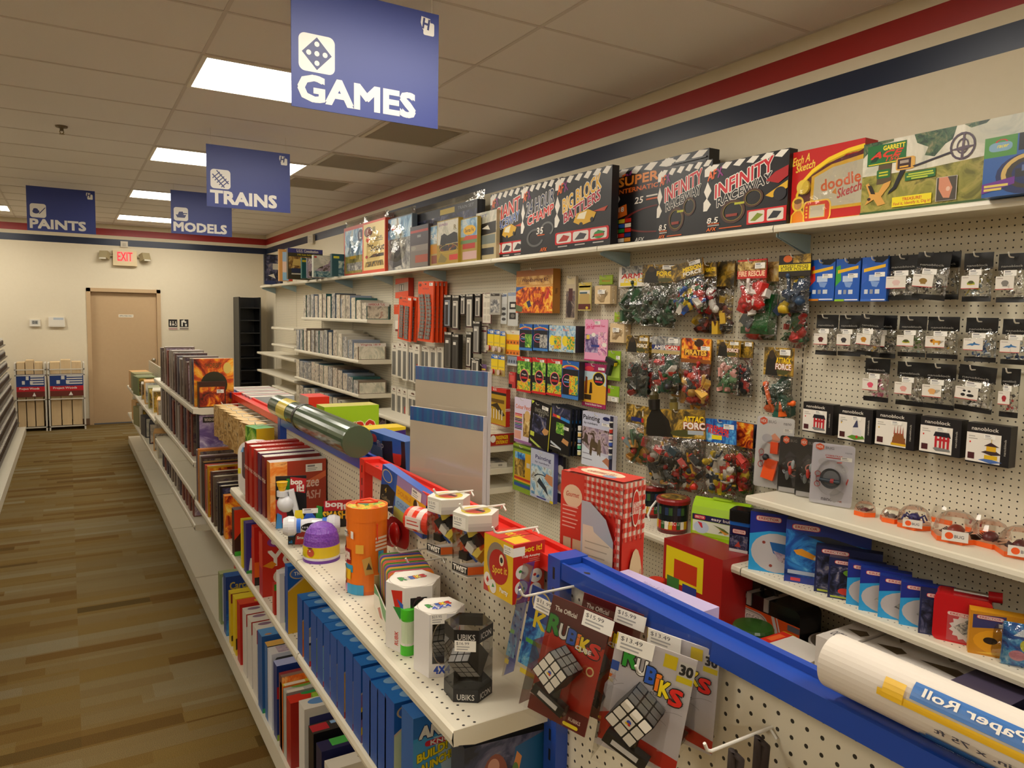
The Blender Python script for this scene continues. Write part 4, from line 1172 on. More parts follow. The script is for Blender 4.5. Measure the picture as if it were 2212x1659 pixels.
for lab,rect,c0,c1,gk in(('blue gadget card with a red corner, leftmost of the three',(2.765,2.111,1.989,1.856,2.03),'#c8281c','#d8841c',1),('blue gadget card with a green corner, middle of the three',(2.765,1.984,1.874,1.853,2.027),'#3a9a3a','#8aba2a',2),('blue gadget card without a coloured corner, right one of the three',(2.765,1.866,1.757,1.852,2.028),'#2a5ab8','#3a6ac0',3)):
 hang_card('gadget_card',lab,'gadget card',rect,'#1c56b0',[('p',c0,[(0,.35),(0,.82),(.18,.86),(.24,.5)]),('p','#101216',[(.42,1),(.5,.88),(.8,.86),(1.0,.95),(1,1)]),('p','#e8b41c',[(.08,.66),(.92,.76),(.92,.83),(.08,.74)]),('r','#b8c8e0',.3,.46,.72,.60),('p','#7a9ad0',[(.36,.46),(.72,.44),(.62,.32),(.44,.34)]),('r','#c8d0d8',.14,.17,.28,.27),('r','#8a92a0',.36,.17,.48,.27),('r','#c8d0d8',.56,.17,.74,.27),('r',c1,0,0,.4,.05),('r','#d8dce4',.42,.02,.96,.05)]+price(.72,.60,.4,.1),BC,.022)
def block_box(label,rect,pic,flag='#d8281c',hk=True):
 x,ya,yb,z0,z1=rect
 o=frontX('block_kit_box',label,'building kit',rect,.045,'#151215',{'F':[('r','#e4ddd2',.0,.04,.80,.76),('t','#cfc8bc','nanoblock',.42,.87,.62,.09,{'b':.02}),('r','#a8a298',.05,.66,.2,.68),('r','#a8a298',.05,.60,.26,.62),('e',flag,.09,.52,.018,.025),('r','#4a1c20',.05,.10,.21,.26)]+pic+price(.54,.69,.26,.10)+[('t','#a8a298','nanoblock',.90,.48,.4,.05,{'rot':90})]},'black and white building-kit boxes in a row')
 return o
GATE=[('p','#1e1a24',[(.34,.50),(.38,.62),(.72,.62),(.77,.48)])]+[('r','#b8202a',u,.18,u+.055,.50)for u in(.38,.49,.58,.68)]+[('r','#b8202a',.38,.38,.74,.44),('p','#7a7a78',[(.34,.16),(.4,.20),(.74,.18),(.78,.12),(.42,.10)])]
block_box('boxed block kit with a red temple gate, leftmost of the row',(2.76,2.105,1.957,1.288,1.418),GATE)
CAST=[('p','#5a8a2c',[(.28,.12),(.5,.24),(.76,.2),(.8,.12),(.5,.06)]),('p','#d8d4d0',[(.42,.2),(.45,.4),(.55,.62),(.62,.42),(.7,.36),(.7,.18)]),('p','#3a3c58',[(.44,.42),(.56,.68),(.6,.44)]),('r','#b82c2c',.54,.12,.6,.2),('r','#1c1a1c',.07,.55,.13,.57)]
block_box('boxed block kit with a white castle on green',(2.76,1.929,1.778,1.278,1.418),CAST,'#d8a81c')
SAG=[('r','#6a3c1c',.46,.16,.78,.30),('p','#8a5228',[(.44,.14),(.5,.42),(.72,.42),(.8,.14)]),('r','#d8a81c',.42,.08,.80,.14)]+[('p','#a8503c',[(u,.38),(u+.035,.38),(u+.018,.66-abs(u-.6)*.3)])for u in(.48,.56,.63,.70)]
block_box('boxed block kit with a brown spired cathedral',(2.76,1.763,1.604,1.281,1.422),SAG,'#d8a81c')
block_box('boxed block kit with a red temple gate, right of the cathedral',(2.76,1.583,1.434,1.283,1.42),GATE)
PAG=[('p','#4a6aa8',[(.3,.10),(.5,.16),(.85,.10),(.6,.04)]),('r','#d8b01c',.44,.14,.74,.24),('p','#3a2a2c',[(.36,.30),(.5,.36),(.7,.36),(.84,.28),(.6,.24)]),('r','#d8a81c',.48,.34,.70,.46),('p','#3a2028',[(.42,.46),(.58,.56),(.78,.46)]),('r','#c8a848',.585,.55,.60,.66)]
block_box('boxed block kit with a golden pagoda, rightmost of the row',(2.76,1.414,1.271,1.276,1.419),PAG)
# -- crafts and art sets hanging in the middle bay
frontX('woodburning_kit','hanging wooden-looking woodburning kit box with a colourful picture','craft kit',(2.77,4.569,4.101,1.793,2.089),.06,'pic:wood:8',{'F':[('r','#a8642c',0,.86,1,1),('t','#5a2414','Woodburning Kit',.52,.76,.72,.11,{'b':.04}),('r','#c8904a',0,.62,1,.66),('r','pic:fire:16',.0,.0,1,.60),('p','#2a5a9a',[(0,.62),(0,.5),(.2,.6),(.3,.62)]),('p','#e8b82c',[(.2,.2),(.34,.3),(.5,.24),(.36,.1)]),('p','#2a2c5a',[(.3,.26),(.4,.3),(.44,.16),(.36,.12)]),('p','#5a6a44',[(0,.2),(.2,.14),(.18,.02),(0,.04)]),('t','#b8241c','KEEP OUT',.66,.34,.22,.3),('p','#c82a2c',[(.8,.3),(.86,.5),(.92,.56),(.9,.34)])],'R':[('r','#a8702c',0,0,1,1),('t','#4a2a10','Woodburning',.5,.5,.6,.1,{'rot':90})]})
hook(2.745,(4.329,2.085)[0],(4.329,2.085)[1],'hook above the hanging woodburning kit box')
hang_card('tool_pack','narrow hanging pack with a brown handled tool','craft pack',(2.79,3.978,3.87,1.754,2.03),'#b8a88c',[('r','pic:books:20',.05,.04,.95,.66),('r','#4a1c1c',.3,.42,.7,.72),('e','#2a1a1c',.4,.24,.26,.2),('r','#c8b890',.1,.82,.9,.96)],None,.02)
hang_card('dowel_pack','small hanging pack of wooden sticks on a maroon and yellow card','craft pack',(2.79,3.841,3.705,1.811,1.987),'#b8a860',[('p','#c8b04a',rr(.06,.72,.94,.98,.2,.16)),('r','#d8d0c0',.1,.56,.9,.72),('r','#b89a5c',.14,.26,.86,.6),('r','#5a1c1c',.03,.04,.97,.24),('e','#d8b82c',.7,.1,.1,.05),('r','#3a5a6a',.12,.60,.7,.66)])
x,ya,yb,z0,z1=(2.775,3.668,3.491,1.847,2.025)
WB='bags of small balsa blocks'
def wood_bag(label,rect,hk=True):
 x,ya,yb,z0,z1=rect
 w,h=abs(ya-yb),z1-z0
 o=thing('balsa_bag',label,'craft pack',(x+.03,(ya+yb)/2,z0),WALL,WB)
 m=MB()
 m.box(-w*.42,w*.42,-.025,.025,.005,h*.64,'balsa')
 m.build('balsa_block',o)
 m=MB()
 m.box(-w*.36,w*.36,-.003,.003,h*.68,h,'#8aa81c')
 m.art(((-w*.36,-.003,h*.68),(w*.72,0,0),(0,0,h*.32),(0,-1,0)),[('t','#c8601c','Wood',.5,.4,.6,.2),('r','#a8c03c',0,.6,1,.9)])
 m.build('header_card',o)
 m=MB()
 pillow(m,w,h*.72,.06,'bag',int(ya*99))
 m.art(((-w*.2,-.034,h*.36),(w*.4,0,0),(0,0,h*.14),(0,-1,0)),price(.5,.5,1,1))
 m.build('clear_bag',o)
 if hk:
  hook(x+.01,(ya+yb)/2,z1-.012,'hook holding the '+label)
wood_bag('bag of balsa blocks under a green header, in the upper row',(x,ya,yb,z0,z1))
wood_bag('bag of balsa blocks hanging lower, beside the pink craft card',(2.79,3.526,3.371,1.618,1.803))
SCR='packs of scratch-art cards on hooks'
def scratch(label,rect,top,big=False,red=False,blue=False):
 x,ya,yb,z0,z1=rect
 if blue:
  ops=[('r','pic:sky:24',0,0,1,1),('t','#e8701c','fun',.3,.84,.4,.1),('e','#e8d02c',.26,.42,.22,.2),('r','pic:rainbow:40',.4,.1,.95,.6)]
 elif red:
  ops=[('r','#14121a',0,0,1,1),('r','#c81c24',0,.86,1,1),('r','pic:green:30',.05,.5,.95,.88),('r','pic:rainbow:34',.06,.06,.94,.40),('r','#14121a',.06,.30,.3,.5),('e','#e8c82c',.52,.46,.30,.20),('e','#d83a8a',.52,.46,.28,.185),('e','#14121a',.52,.46,.25,.165),('t',WT,'Magic',.52,.50,.3,.05),('r','#b81c24',.32,.38,.72,.44),('r','#c81c24',0,0,1,.06)]+price(.7,.92,.3,.07)
 else:
  ops=[('r','#1c5aa8',0,0,1,1),('r','#12121c',.03,.10,.97,.78),('g','#e8c02c',.5,.80,.5,.1,.3,0,180),('g','#d83a4a',.5,.80,.4,.08,.3,0,180),('e','#e05a8a',.32,.48,.30,.17),('e','#14121a',.32,.48,.26,.15),('t',WT,'Magic',.32,.50,.3,.05),('r','#3a8ad8',.12,.42,.5,.45),('r','pic:%s:40'%top,.45,.12,.96,.62),('r','#3a7ac0',0,0,1,.09)]
 hang_card('scratch_art_pack',label,'art pack',rect,'#26282e',ops,SCR,.035 if not big else .07)
scratch('blue scratch-art pack with a lime picture, leftmost in its row',(2.765,4.504,4.332,1.53,1.715),'green')
scratch('blue scratch-art pack with a black and white picture',(2.765,4.32,4.136,1.536,1.715),'grey')
scratch('pale blue scratch-art pack with a yellow circle, left of its twin',(2.765,4.125,3.973,1.541,1.712),'',blue=True)
scratch('pale blue scratch-art pack, front one of a thick bunch',(2.745,3.949,3.796,1.544,1.713),'',True,blue=True)
scratch('red-topped scratch-art pack, leftmost in the lower row',(2.765,4.532,4.334,1.234,1.483),'',red=True)
scratch('red-topped scratch-art pack, second in the lower row',(2.765,4.328,4.148,1.24,1.487),'',red=True)
scratch('red-topped scratch-art pack, third in the lower row',(2.765,4.142,3.957,1.246,1.489),'',red=True)
scratch('blue-topped scratch-art pack with a black circle, end of the lower row',(2.745,3.933,3.75,1.247,1.489),'rainbow',True)
hang_card('craft_card','pink hanging craft card with girls on it','craft card',(2.79,3.759,3.531,1.501,1.757),'#d88ab0',[('r','#e8a0c0',0,0,1,1),('r','pic:purple:20',.03,.20,.62,.64),('r','pic:pink:20',.6,.15,.98,.7),('t','#d81c6a','Sew Fun',.24,.83,.34,.12),('t','#c81c5a','Jewel Set',.64,.84,.5,.06),('r','#e8c84a',.08,.52,.22,.62),('e',WT,.88,.4,.1,.05),('e',WT,.4,.63,.09,.05),('r','#2a3a8a',.3,.34,.66,.39),('r','#b81c6a',0,0,1,.03)]+price(.56,.92,.24,.08))
hang_card('craft_card','yellow and magenta hanging craft card with a black circle','craft card',(2.79,3.771,3.531,1.213,1.483),'#a81c5a',[('r','#9a1c56',0,0,1,1),('r','#b8d0dc',.0,.42,1,.82),('p','#e0a82c',[(0,.1),(0,.56),(.5,.66),(1,.5),(1,.1)]),('e','#e8c82c',.70,.66,.26,.17),('e','#14121a',.70,.66,.235,.15),('t',WT,'Beach Fun',.70,.68,.26,.07),('r','#b81c34',.54,.58,.86,.62),('p','#2a1c14',[(.3,.3),(.34,.58),(.42,.56),(.44,.32)]),('p','#7a3a1c',[(.1,.3),(.14,.7),(.22,.68),(.22,.3)]),('r','#3a2a1c',.1,.16,.4,.28),('e','#d83a4a',.3,.88,.2,.06),('t',WT,'Scratch & Sketch Games',.5,.06,.7,.04)]+price(.8,.9,.26,.06))
o=hang_card('glue_gun_pack','lime green card with a black glue gun','tool pack',(2.79,3.519,3.402,1.396,1.573),'#7a9a1c',[('r','#8ab01c',0,.6,1,1),('r','#a8c84a',.1,.1,.95,.55)]+price(.8,.78,.3,.12))
m=MB()
m.obox((-.005,-.02,.115),.085,.025,.03,'#1c1c1e',Matrix.Rotation(.3,3,'Y'))
m.obox((-.02,-.02,.07),.03,.022,.08,'#26262a',Matrix.Rotation(.35,3,'Y'))
m.obox((.03,-.02,.10),.02,.02,.02,'#d8c01c',Matrix.Rotation(.3,3,'Y'))
m.build('glue_gun',o)
hang_card('glue_stick_pack','small lime green header over a pack of clear sticks','tool pack',(2.79,3.511,3.406,1.268,1.363),'#7aa01c',[('r','#86b01c',0,.4,1,1),('r','#b8282c',0,.5,.2,.8),('r','#c8c0ac',0,0,1,.34)]+price(.6,.16,.5,.24))
AS='hanging art sets'
hang_card('pencil_set','pale colour pencil set card with a dog and pencil tips','art set',(2.775,4.568,4.331,.862,1.187),'#b89ab8',[('r','#d8cce0',0,0,1,1),('r','pic:sepia:14',.52,.16,.98,.66),('e','#d8b070',.74,.62,.16,.12),('t','#d86a2c','Colour Pencil',.5,.80,.86,.09),('r','#9a6a9a',0,0,1,.06),('r','#d89a88',.02,.08,.4,.26)]+[('r',('#c81c1c','#e8701c','#e8c81c','#5a3a1c','#1c1c1e','#c83a6a','#2a6a3a','#1c3a8a','#6a2a8a','#3a3a3a')[i],.04,.62-i*.036,.46,.645-i*.036)for i in range(10)],AS)
hang_card('engraving_set','black and silver engraving art set, tilted','art set',(2.745,4.325,4.071,.878,1.183),'#141214',[('r','pic:night:14',.12,.3,.8,.72),('t','#8a8678','ENGRAVING',.54,.82,.66,.09),('t','#8a8678','ART',.54,.73,.3,.07),('r','#d8d03a',.96,0,.99,1),('p','#c8925a',[(.62,.38),(.72,.48),(.94,.46),(.9,.36),(.75,.32)]),('p','#c8d83a',[(.06,.92),(.16,1),(.02,1)]),('p','#b8c85a',[(.06,.14),(.5,.05),(.66,.02),(.5,.0),(.08,.08)]),('r','#c8d04a',.06,.2,.26,.30)]+price(.7,.92,.3,.08),AS,.03,roll=.10)
_e=(2.735,4.049,3.822,.885,1.191)
for i in range(5):
 hang_card('engraving_set',('black rainbow engraving set with coloured foil band, front of its bunch','dark blue edge of the second engraving set behind the front one','dark blue edge of the third engraving set in the bunch','dark blue edge of the fourth engraving set in the bunch','dark blue edge of the last engraving set in the bunch')[i],'art set',(_e[0]+.02*i,_e[1]-.012*i,_e[2]-.012*i,_e[3],_e[4]),'#101828',[('r','#141618',0,0,1,1),('r','pic:night:14',.05,.72,.95,.97),('p','#d83a3a',[(.1,.74),(.1,.80),(.5,.78),(.5,.72)]),('p','#2a8ad8',[(.5,.72),(.5,.78),(.95,.75),(.95,.69)]),('p','#d8c82c',[(.3,.745),(.3,.79),(.45,.785),(.45,.73)]),('r','pic:green:40',.3,.4,.7,.64),('p','#c8925a',[(.6,.25),(.68,.34),(.96,.30),(.92,.2)]),('p','#c8d0d8',[(.06,.20),(.6,.10),(.6,.06),(.06,.15)]),('r','#e8e4dc',.06,.08,.5,.10)]+price(.8,.56,.26,.07),AS,.012,hk=(i==0),roll=.06 if i==0 else .05)
hang_card('painting_set','green-edged painting set with rainbow stripes','art set',(2.785,4.591,4.339,.5,.843),'#7a9a1c',[('r','#8aa82c',0,0,1,1),('r','#d8a818',.08,.22,.95,.85),('r','pic:army:16',.10,.34,.66,.84),('r','pic:blue:16',.10,.7,.66,.84),('r','#c8c0b0',.74,.56,.92,.66),('r','#c83024',.08,.26,.95,.31),('r','#e8a81c',.08,.22,.95,.26),('r','#3a8a2c',.08,.18,.95,.22),('r','#1c4a9a',.08,.11,.95,.18),('r','#4a5a1c',0,.9,1,.95)],AS,.02)
hang_card('painting_set','pale blue Painting set with a diving dolphin, purple edge','art set',(2.755,4.303,4.016,.518,.856),'#5a5a9a',[('r','#b8bcd0',0,0,1,1),('r','pic:sky:10',.04,.06,.96,.68),('t','#3a3a6a','Painting',.54,.84,.66,.10,{'b':.03}),('t','#5a5a7a','by numbers',.5,.745,.6,.05),('g','#26303a',.5,.42,.34,.10,.2,20,170),('p','#2a3440',[(.3,.34),(.4,.44),(.7,.28),(.8,.12),(.6,.22)]),('p','#c8865a',[(.62,.46),(.70,.56),(.96,.54),(.96,.34),(.84,.36)]),('p','#d8d0c0',[(.02,.12),(.1,.2),(.2,.12)]),('r','#3a3a8a',.3,.02,.7,.05),('r','#d8c01c',.86,0,1,.05)],AS,.035)
hang_card('painting_set','dark sketching set with a grey face behind the dolphin set','art set',(2.79,4.066,3.958,.531,.843),'#1c1a22',[('r','pic:grey:14',.1,.2,1,.8),('e','#c8c0b0',.7,.72,.3,.1),('p','#a8684a',[(.3,.3),(1,.5),(1,.2)])],AS,.02,hk=False)
x,ya,yb,z0,z1=(2.745,3.699,3.393,.853,1.189)
o=hang_card('painting_set','white Painting by numbers set with two wolves in snow and paint pots','art set',(x,ya,yb,z0,z1),'#c8c8d8',[('r','#c2c4d8',0,.66,1,1),('r','pic:tank:14',0,.30,.9,.72),('p','#d4d8e4',[(0,0),(0,.40),(.3,.28),(.9,.24),(.9,0)]),('t','#1c1a22','Painting',.30,.885,.54,.11,{'b':.03}),('t','#4a4a58','by numbers',.28,.79,.44,.055),('p','#5a4a34',[(.26,.22),(.28,.44),(.34,.56),(.40,.46),(.52,.44),(.56,.24),(.52,.24),(.5,.34),(.36,.36),(.33,.20)]),('p','#6a5a44',[(.52,.30),(.54,.52),(.6,.54),(.64,.4),(.62,.22)]),('p','#4a3e30',[(.05,.44),(.1,.62),(.2,.56),(.2,.4)]),('p','#b8785a',[(.68,.16),(.82,.24),(.98,.18),(.98,.02),(.84,.1)]),('e','#1c2458',.78,.93,.11,.035),('r','#2a2a44',.9,0,1,1),('r','#8a8a9a',.04,.22,.3,.235),('r','#8a8a9a',.04,.12,.36,.135)]+price(.78,.82,.26,.05),AS,.03)
w,h=abs(ya-yb),z1-z0
for s,cols in((1,('#26222c','#c83a2c','#e0b8b8','#3a5ab8','#2a2834','#5a6a8a')),(-1,('#e8e4dc','#e8c87a','#8aa8d0','#5ac08a','#e8e0a8'))):
 m=MB()
 for i,c in enumerate(cols):
  zz=h*(.86-.115*i)if s>0 else h*(.66-.115*i)
  m.lathe([(0,zz-.012),(.011,zz-.012),(.011,zz+.010),(.012,zz+.010,'#e8e4dc'),(.012,zz+.016,'#e8e4dc'),(0,zz+.017,'#e8e4dc')],c,10,True,0,(s*(w*.5-.008 if s>0 else w*.5+.012),-.026))
 m.build('paint_pot_strip',o)
 # -- train track and electrical packs hanging in the far peg bay
OT='orange cards of toy train track'
def track_shape(m,w,h,y,curved,n=2,key='#75706a'):
 for i in range(n):
  cx=(-.22+.44*i)*w if n==2 else 0
  wd=w*.30 if n==2 else w*.6
  pts=[]
  for j in range(13):
   v=j/12
   pts.append((cx+(.14*w*sin(pi*v)-.07*w if curved else 0),v*h*.80+h*.05))
  for a,b in zip(pts[:-1],pts[1:]):
   m.box(min(a[0],b[0])-wd/2,max(a[0],b[0])+wd/2,y-.006,y,a[1],b[1]-.25*(b[1]-a[1]),key)
  for o_ in(-.32,.32):
   m.tube([(p[0]+o_*wd,y-.008,p[1])for p in pts],.0028,'#a8a49c',5)
def track_card(label,rect,curved,front=True,hk=True,roll=.0,d=.014):
 x,ya,yb,z0,z1=rect
 w,h=abs(ya-yb),z1-z0
 o=thing('track_card',label,'train track',(x+d/2,(ya+yb)/2,z0),(0,roll,WALL[2]),OT)
 m=MB()
 m.box(-w/2,w/2,-d/2,d/2,0,h,'#e0491a')
 m.art(((-w/2,-d/2,0),(w,0,0),(0,0,h),(0,-1,0)),[('t','#8a2a3a','FASTRACK',.5,.88,.4,.03),('e','#6a2418',.14,.94,.09,.025),('e','#2a1c18',.5,.955,.04,.014)]+price(.84,.95,.22,.05))
 m.build('card',o)
 m=MB()
 track_shape(m,w*.94,h*.94,-d/2-.003,curved)
 m.build('track',o)
 m=MB()
 pillow(m,w*.96,h*.82,.03,'wrap',int(ya*100),h*.02,4,6,.0)
 m.build('blister',o)
 if hk:
  hook(x-.012,(ya+yb)/2,z1-.02,'hook holding the '+label)
for i in range(4):
 r=(2.7,6.155,5.83,1.532,2.059)
 track_card(('big orange card of curved train track, front one of four','big orange track card just behind the front one','big orange track card, third from the front','big orange track card nearest the pegboard')[i],(r[0]+.033*i,r[1]-.012*i,r[2]-.012*i,r[3],r[4]),True,hk=(i==0),roll=.02)
for i in range(2):
 r=(2.72,6.671,6.368,1.525,1.938)
 track_card(('small orange card of straight train track, front one','small orange track card behind the front one')[i],(r[0]+.04*i,r[1]-.03*i,r[2]-.03*i,r[3],r[4]),False,hk=(i==0),roll=.08)
frontX('track_accessory_box','flat orange box with a window of track, above the track cards','train track',(2.79,6.907,6.582,1.925,2.117),.055,'#d8451a',{'F':[('p','#a8988c',[(0,.3),(0,.7),(1,.8),(1,.36)]),('r','#6a645c',.3,.36,.66,.70),('r','#d8d2c6',.36,.40,.42,.66),('r','#d8d2c6',.54,.40,.6,.66)],'R':[('r','#b8301a',0,0,1,1)]})
hang_card('track_accessory_card','small orange card left of the track cards with a white tag below','train track',(2.8,6.964,6.784,1.599,1.863),'#c8c0ae',[('r','#d84a1c',0,.64,1,1),('r','#7a1c1c',.2,.0,.9,.08),('r','#e8e2d4',.2,.1,.8,.4)])
TP='black packs of model railway track'
def black_pack(label,rect,cl='#6a655e',body='#c8c2b4',hk=True,d=.018):
 hang_card('track_pack',label,'train track',rect,'#16120f',[('r','#c9c3b6',.06,.93,.94,.985),('r','#1c1814',.3,.94,.5,.975),('r',body,.16,.05,.84,.84),('r',cl,.24,.08,.64,.80),('r','#3a3632',.34,.08,.40,.80),('r','#3a3632',.52,.08,.58,.80),('r','#e0dace',.2,.70,.6,.78),('r','#5a1c24',.04,.01,.96,.025)],TP,d,hk=hk)
x0s=[('tall black track pack, first in the row beside the orange cards',(957,974,637,708)),('tall black track pack, second in the row',(976,990,638,713))]
black_pack('tall black track pack, first beside the big orange cards',(2.76,5.744,5.602,1.665,1.938),'#2a2c30','#8a96a0')
black_pack('tall black track pack with a grey strip, second in the row',(2.76,5.584,5.456,1.649,1.932))
black_pack('short black track pack, third in the row',(2.77,5.452,5.361,1.773,1.938))
black_pack('tall black track pack with a white strip, fourth in the row',(2.76,5.332,5.213,1.67,1.939),'#a8a498','#d8d2c4')
black_pack('short black track pack with a thin strip, fifth in the row',(2.77,5.201,5.102,1.757,1.938))
hang_card('diagram_card','white hanging card printed with six small diagrams, maroon edge','train accessory',(2.77,5.071,4.931,1.708,1.942),'#5a1c24',[('r','#d8d0be',.05,.02,.95,.98),('t','#3a3028','TRACK',.5,.86,.6,.05)]+[('p','#c4bba8',rr(.14+.4*(i%2),.1+.22*(i//2),.46+.4*(i%2),.26+.22*(i//2),.06,.03))for i in range(6)],TP)
hang_card('clear_pack','clear hanging pack curling beside the diagram card','train accessory',(2.75,4.897,4.785,1.777,1.939),'#a8a296',[('r','pic:grey:30',.1,.1,.9,.7),('r','#3a3430',.1,.86,.9,.97)],TP,.02,yaw=.3)
hang_card('coupler_pack','grey card of black couplers, left of the larger one','train accessory',(2.78,4.801,4.712,1.709,1.935),'#b8b8b4',[('r','#c4c4c0',0,.66,1,1),('r','#5a6a8a',.1,.9,.9,.97)]+[('e','#3a3a3c',.5,.16+.17*i,.34,.05)for i in range(3)],TP)
hang_card('coupler_pack','large grey card with two black parts beside the woodburning kit','train accessory',(2.77,4.682,4.539,1.698,1.939),'#c0c0ba',[('r','#8a98b0',0,.9,1,1),('r','#1c1a1c',.16,.5,.84,.72),('r','#d8d4c8',.3,.56,.7,.66),('r','#1c1a1c',.16,.2,.8,.40),('e','#6a6862',.5,.3,.2,.06)],TP)
black_pack('wide black track pack in the second row below the orange cards',(2.755,5.716,5.574,1.313,1.627),'#3a3834','#5a5650')
black_pack('black track packs bundled, second in the second row',(2.755,5.565,5.445,1.315,1.611),'#2c2a28','#4a4844',d=.04)
black_pack('narrow black track pack, third in the second row',(2.76,5.323,5.227,1.35,1.637))
black_pack('black track pack hanging in front with a shiny strip',(2.735,5.159,5.044,1.472,1.724),'#8a8680','#a8a49a')
black_pack('small black track pack partly behind the clear stripe board',(2.76,5.239,5.083,1.314,1.431))
hang_card('diagram_card','white card of small parts beside the wire spools','train accessory',(2.78,5.127,5.007,1.48,1.689),'#4a1c22',[('r','#d4ccba',.06,.03,.94,.97),('r','#7a2028',.1,.78,.9,.84)]+[('e','#b0a894',.3+.4*(i%2),.16+.16*(i//2),.12,.05)for i in range(6)],TP)
WS='yellow cards with spools of wire'
def spool(label,rect,col,hk=True):
 o=hang_card('wire_spool_card',label,'wire spool',rect,'#c8a82c',[('r','#e8c81c',0,.30,1,.80),('r','#2a6ac0',0,.80,1,1),('r','#b8a060',0,0,1,.30),('r','#c8b04a',.1,.4,.9,.46)]+price(.7,.9,.5,.12),WS,hk=hk)
 w=abs(rect[1]-rect[2])
 m=MB()
 m.lathe([(0,0),(.021,0),(.021,.004),(.013,.005,col),(.013,.019,col),(.021,.02),(.021,.024),(0,.024)],'#d0b8a8',16)
 m.build('spool',o,(-.004,-.004,.03),(pi/2,0,0))
spool('yellow card with a red wire spool, left in the upper group',(2.765,4.972,4.878,1.495,1.664),'#a82c24')
spool('yellow card with a pale wire spool, middle of the upper group',(2.765,4.871,4.787,1.492,1.663),'#c8b0a8')
spool('yellow card with a copper wire spool, right in the upper group',(2.765,4.78,4.705,1.49,1.654),'#8a6a3a')
spool('yellow card with a red wire spool in the lower pair',(2.765,4.908,4.809,1.319,1.477),'#b82c24')
spool('yellow card with a copper wire spool in the lower pair',(2.765,4.802,4.706,1.32,1.475),'#a87a4a')
hang_card('bulb_card','orange and yellow banded card of tiny figures','train accessory',(2.78,4.717,4.521,1.483,1.665),'#d8d0bc',[('r','#e8b81c',0,.62,1,.84),('r','#e07a1c',0,.44,1,.62),('r','#e8c01c',0,.22,1,.44),('r','#e07a1c',0,.02,1,.22),('r','#c81c1c',.46,.90,.54,.94)]+[('e','#6a3a1c',.16+.23*i,.52,.05,.05)for i in range(4)]+[('e','#7a3a1c',.16+.23*i,.1,.05,.05)for i in range(4)])
hang_card('bulb_card','grey-blue card of tiny bulbs below the orange banded card','train accessory',(2.785,4.7,4.537,1.408,1.476),'#8a94a4',[('e','#3a4454',.16+.22*i,.45,.06,.18)for i in range(4)]+[('r','#c8c8c0',0,.0,1,.2)],hk=False)
hang_card('purple_card','narrow purple card left of the red wire spools','train accessory',(2.78,5.11,5.013,1.226,1.39),'#6a4a78',[('r','#8a6a90',.1,.4,.9,.7),('r','#d8b83a',.1,.72,.9,.8),('r','#c8c0b4',.3,.5,.8,.6)])
hang_card('red_connector_pack','small red connector pack under the grey-blue bulb card','train accessory',(2.77,4.65,4.558,1.247,1.362),'#b83434',[('r','#d85a54',.2,.4,.8,.8),('r','#1c1a1c',0,0,.5,.24)],None,.02)
GT='white-headed packs of grey track'
def grey_pack(label,rect,dark=False,n=2,hk=True,rope=False):
 x,ya,yb,z0,z1=rect
 k='#5a5852' if not dark else '#3c4450'
 ops=[('r','#d8d0be',0,0,1,1),('p','#6a4438',[(.35,.9),(.4,.94),(.65,.94),(.7,.88)]),('r','#7a7064',.2,.84,.8,.855)]
 for i in range(n):
  u=.12+i*.8/n
  ops+=[('r',k,u,.04,u+.62/n,.76),('r','#8c8a84',u+.12/n,.04,u+.2/n,.76),('r','#8c8a84',u+.42/n,.04,u+.5/n,.76)]
 if rope:
  ops.append(('r','#b82c2c',.5,.3,.7,.5))
 hang_card('grey_track_pack',label,'train track',rect,'#cfc7b5',ops,GT,.022,hk=hk)
grey_pack('grey track pack under a white header, first in the third row',(2.77,6.945,6.8,1.158,1.479),n=1)
grey_pack('grey track pack under a white header, second in the third row',(2.755,6.763,6.634,1.154,1.504),n=1)
grey_pack('grey track pack under a white header, third in the third row',(2.745,6.61,6.486,1.14,1.506),n=1)
grey_pack('bluish dark track pack in the middle of the third row',(2.76,6.521,6.368,1.139,1.501),True)
grey_pack('white and green-edged track pack, right in the third row',(2.76,6.367,6.24,1.13,1.494),rope=True,n=1)
grey_pack('pale pack of short track pieces above the clear stripe board, left',(2.78,6.266,6.062,1.281,1.483))
grey_pack('pale pack of short track pieces above the clear stripe board, middle',(2.78,6.052,5.916,1.293,1.482),n=1)
grey_pack('pale pack of short track pieces above the clear stripe board, right',(2.78,5.907,5.785,1.299,1.489),n=1)
grey_pack('grey track pack, leftmost in the lowest row',(2.76,6.927,6.793,.729,1.057),n=1)
grey_pack('grey track pack, second in the lowest row',(2.76,6.781,6.651,.716,1.057),n=1)
grey_pack('grey track pack, third in the lowest row',(2.76,6.651,6.525,.715,1.055),n=1,rope=True)
grey_pack('grey track pack beside the clear stripe board in the lowest row',(2.76,6.514,6.274,.715,1.056),n=2)
frontX('kit_box','hanging yellow and red timber kit box beside the clear stripe boards','model kit',(2.75,4.907,4.649,.952,1.231),.035,'#a81c14',{'F':[('r','#b8901c',0,.02,1,.84),('r','#1c1814',0,.82,1,.89),('r','#c8241c',.2,.89,1,1),('t',WT,'kit',.35,.95,.2,.06),('p','#3a2a14',[(.05,.5),(.5,.6),(.95,.3),(.8,.26),(.4,.46)])]+[('r','#e0d8c4',.12+.16*i,.16,.17+.16*i,.42)for i in range(5)]+[('r','#6a4a14',.1,.6,.9,.7)],'R':[('r','#b8241c',0,0,1,1),('t',WT,'STEEL & TIMBER',.5,.45,.6,.16,{'rot':90})]})
hook(2.73,(4.784,1.231)[0],(4.784,1.231)[1],'hook above the hanging yellow and red timber kit')
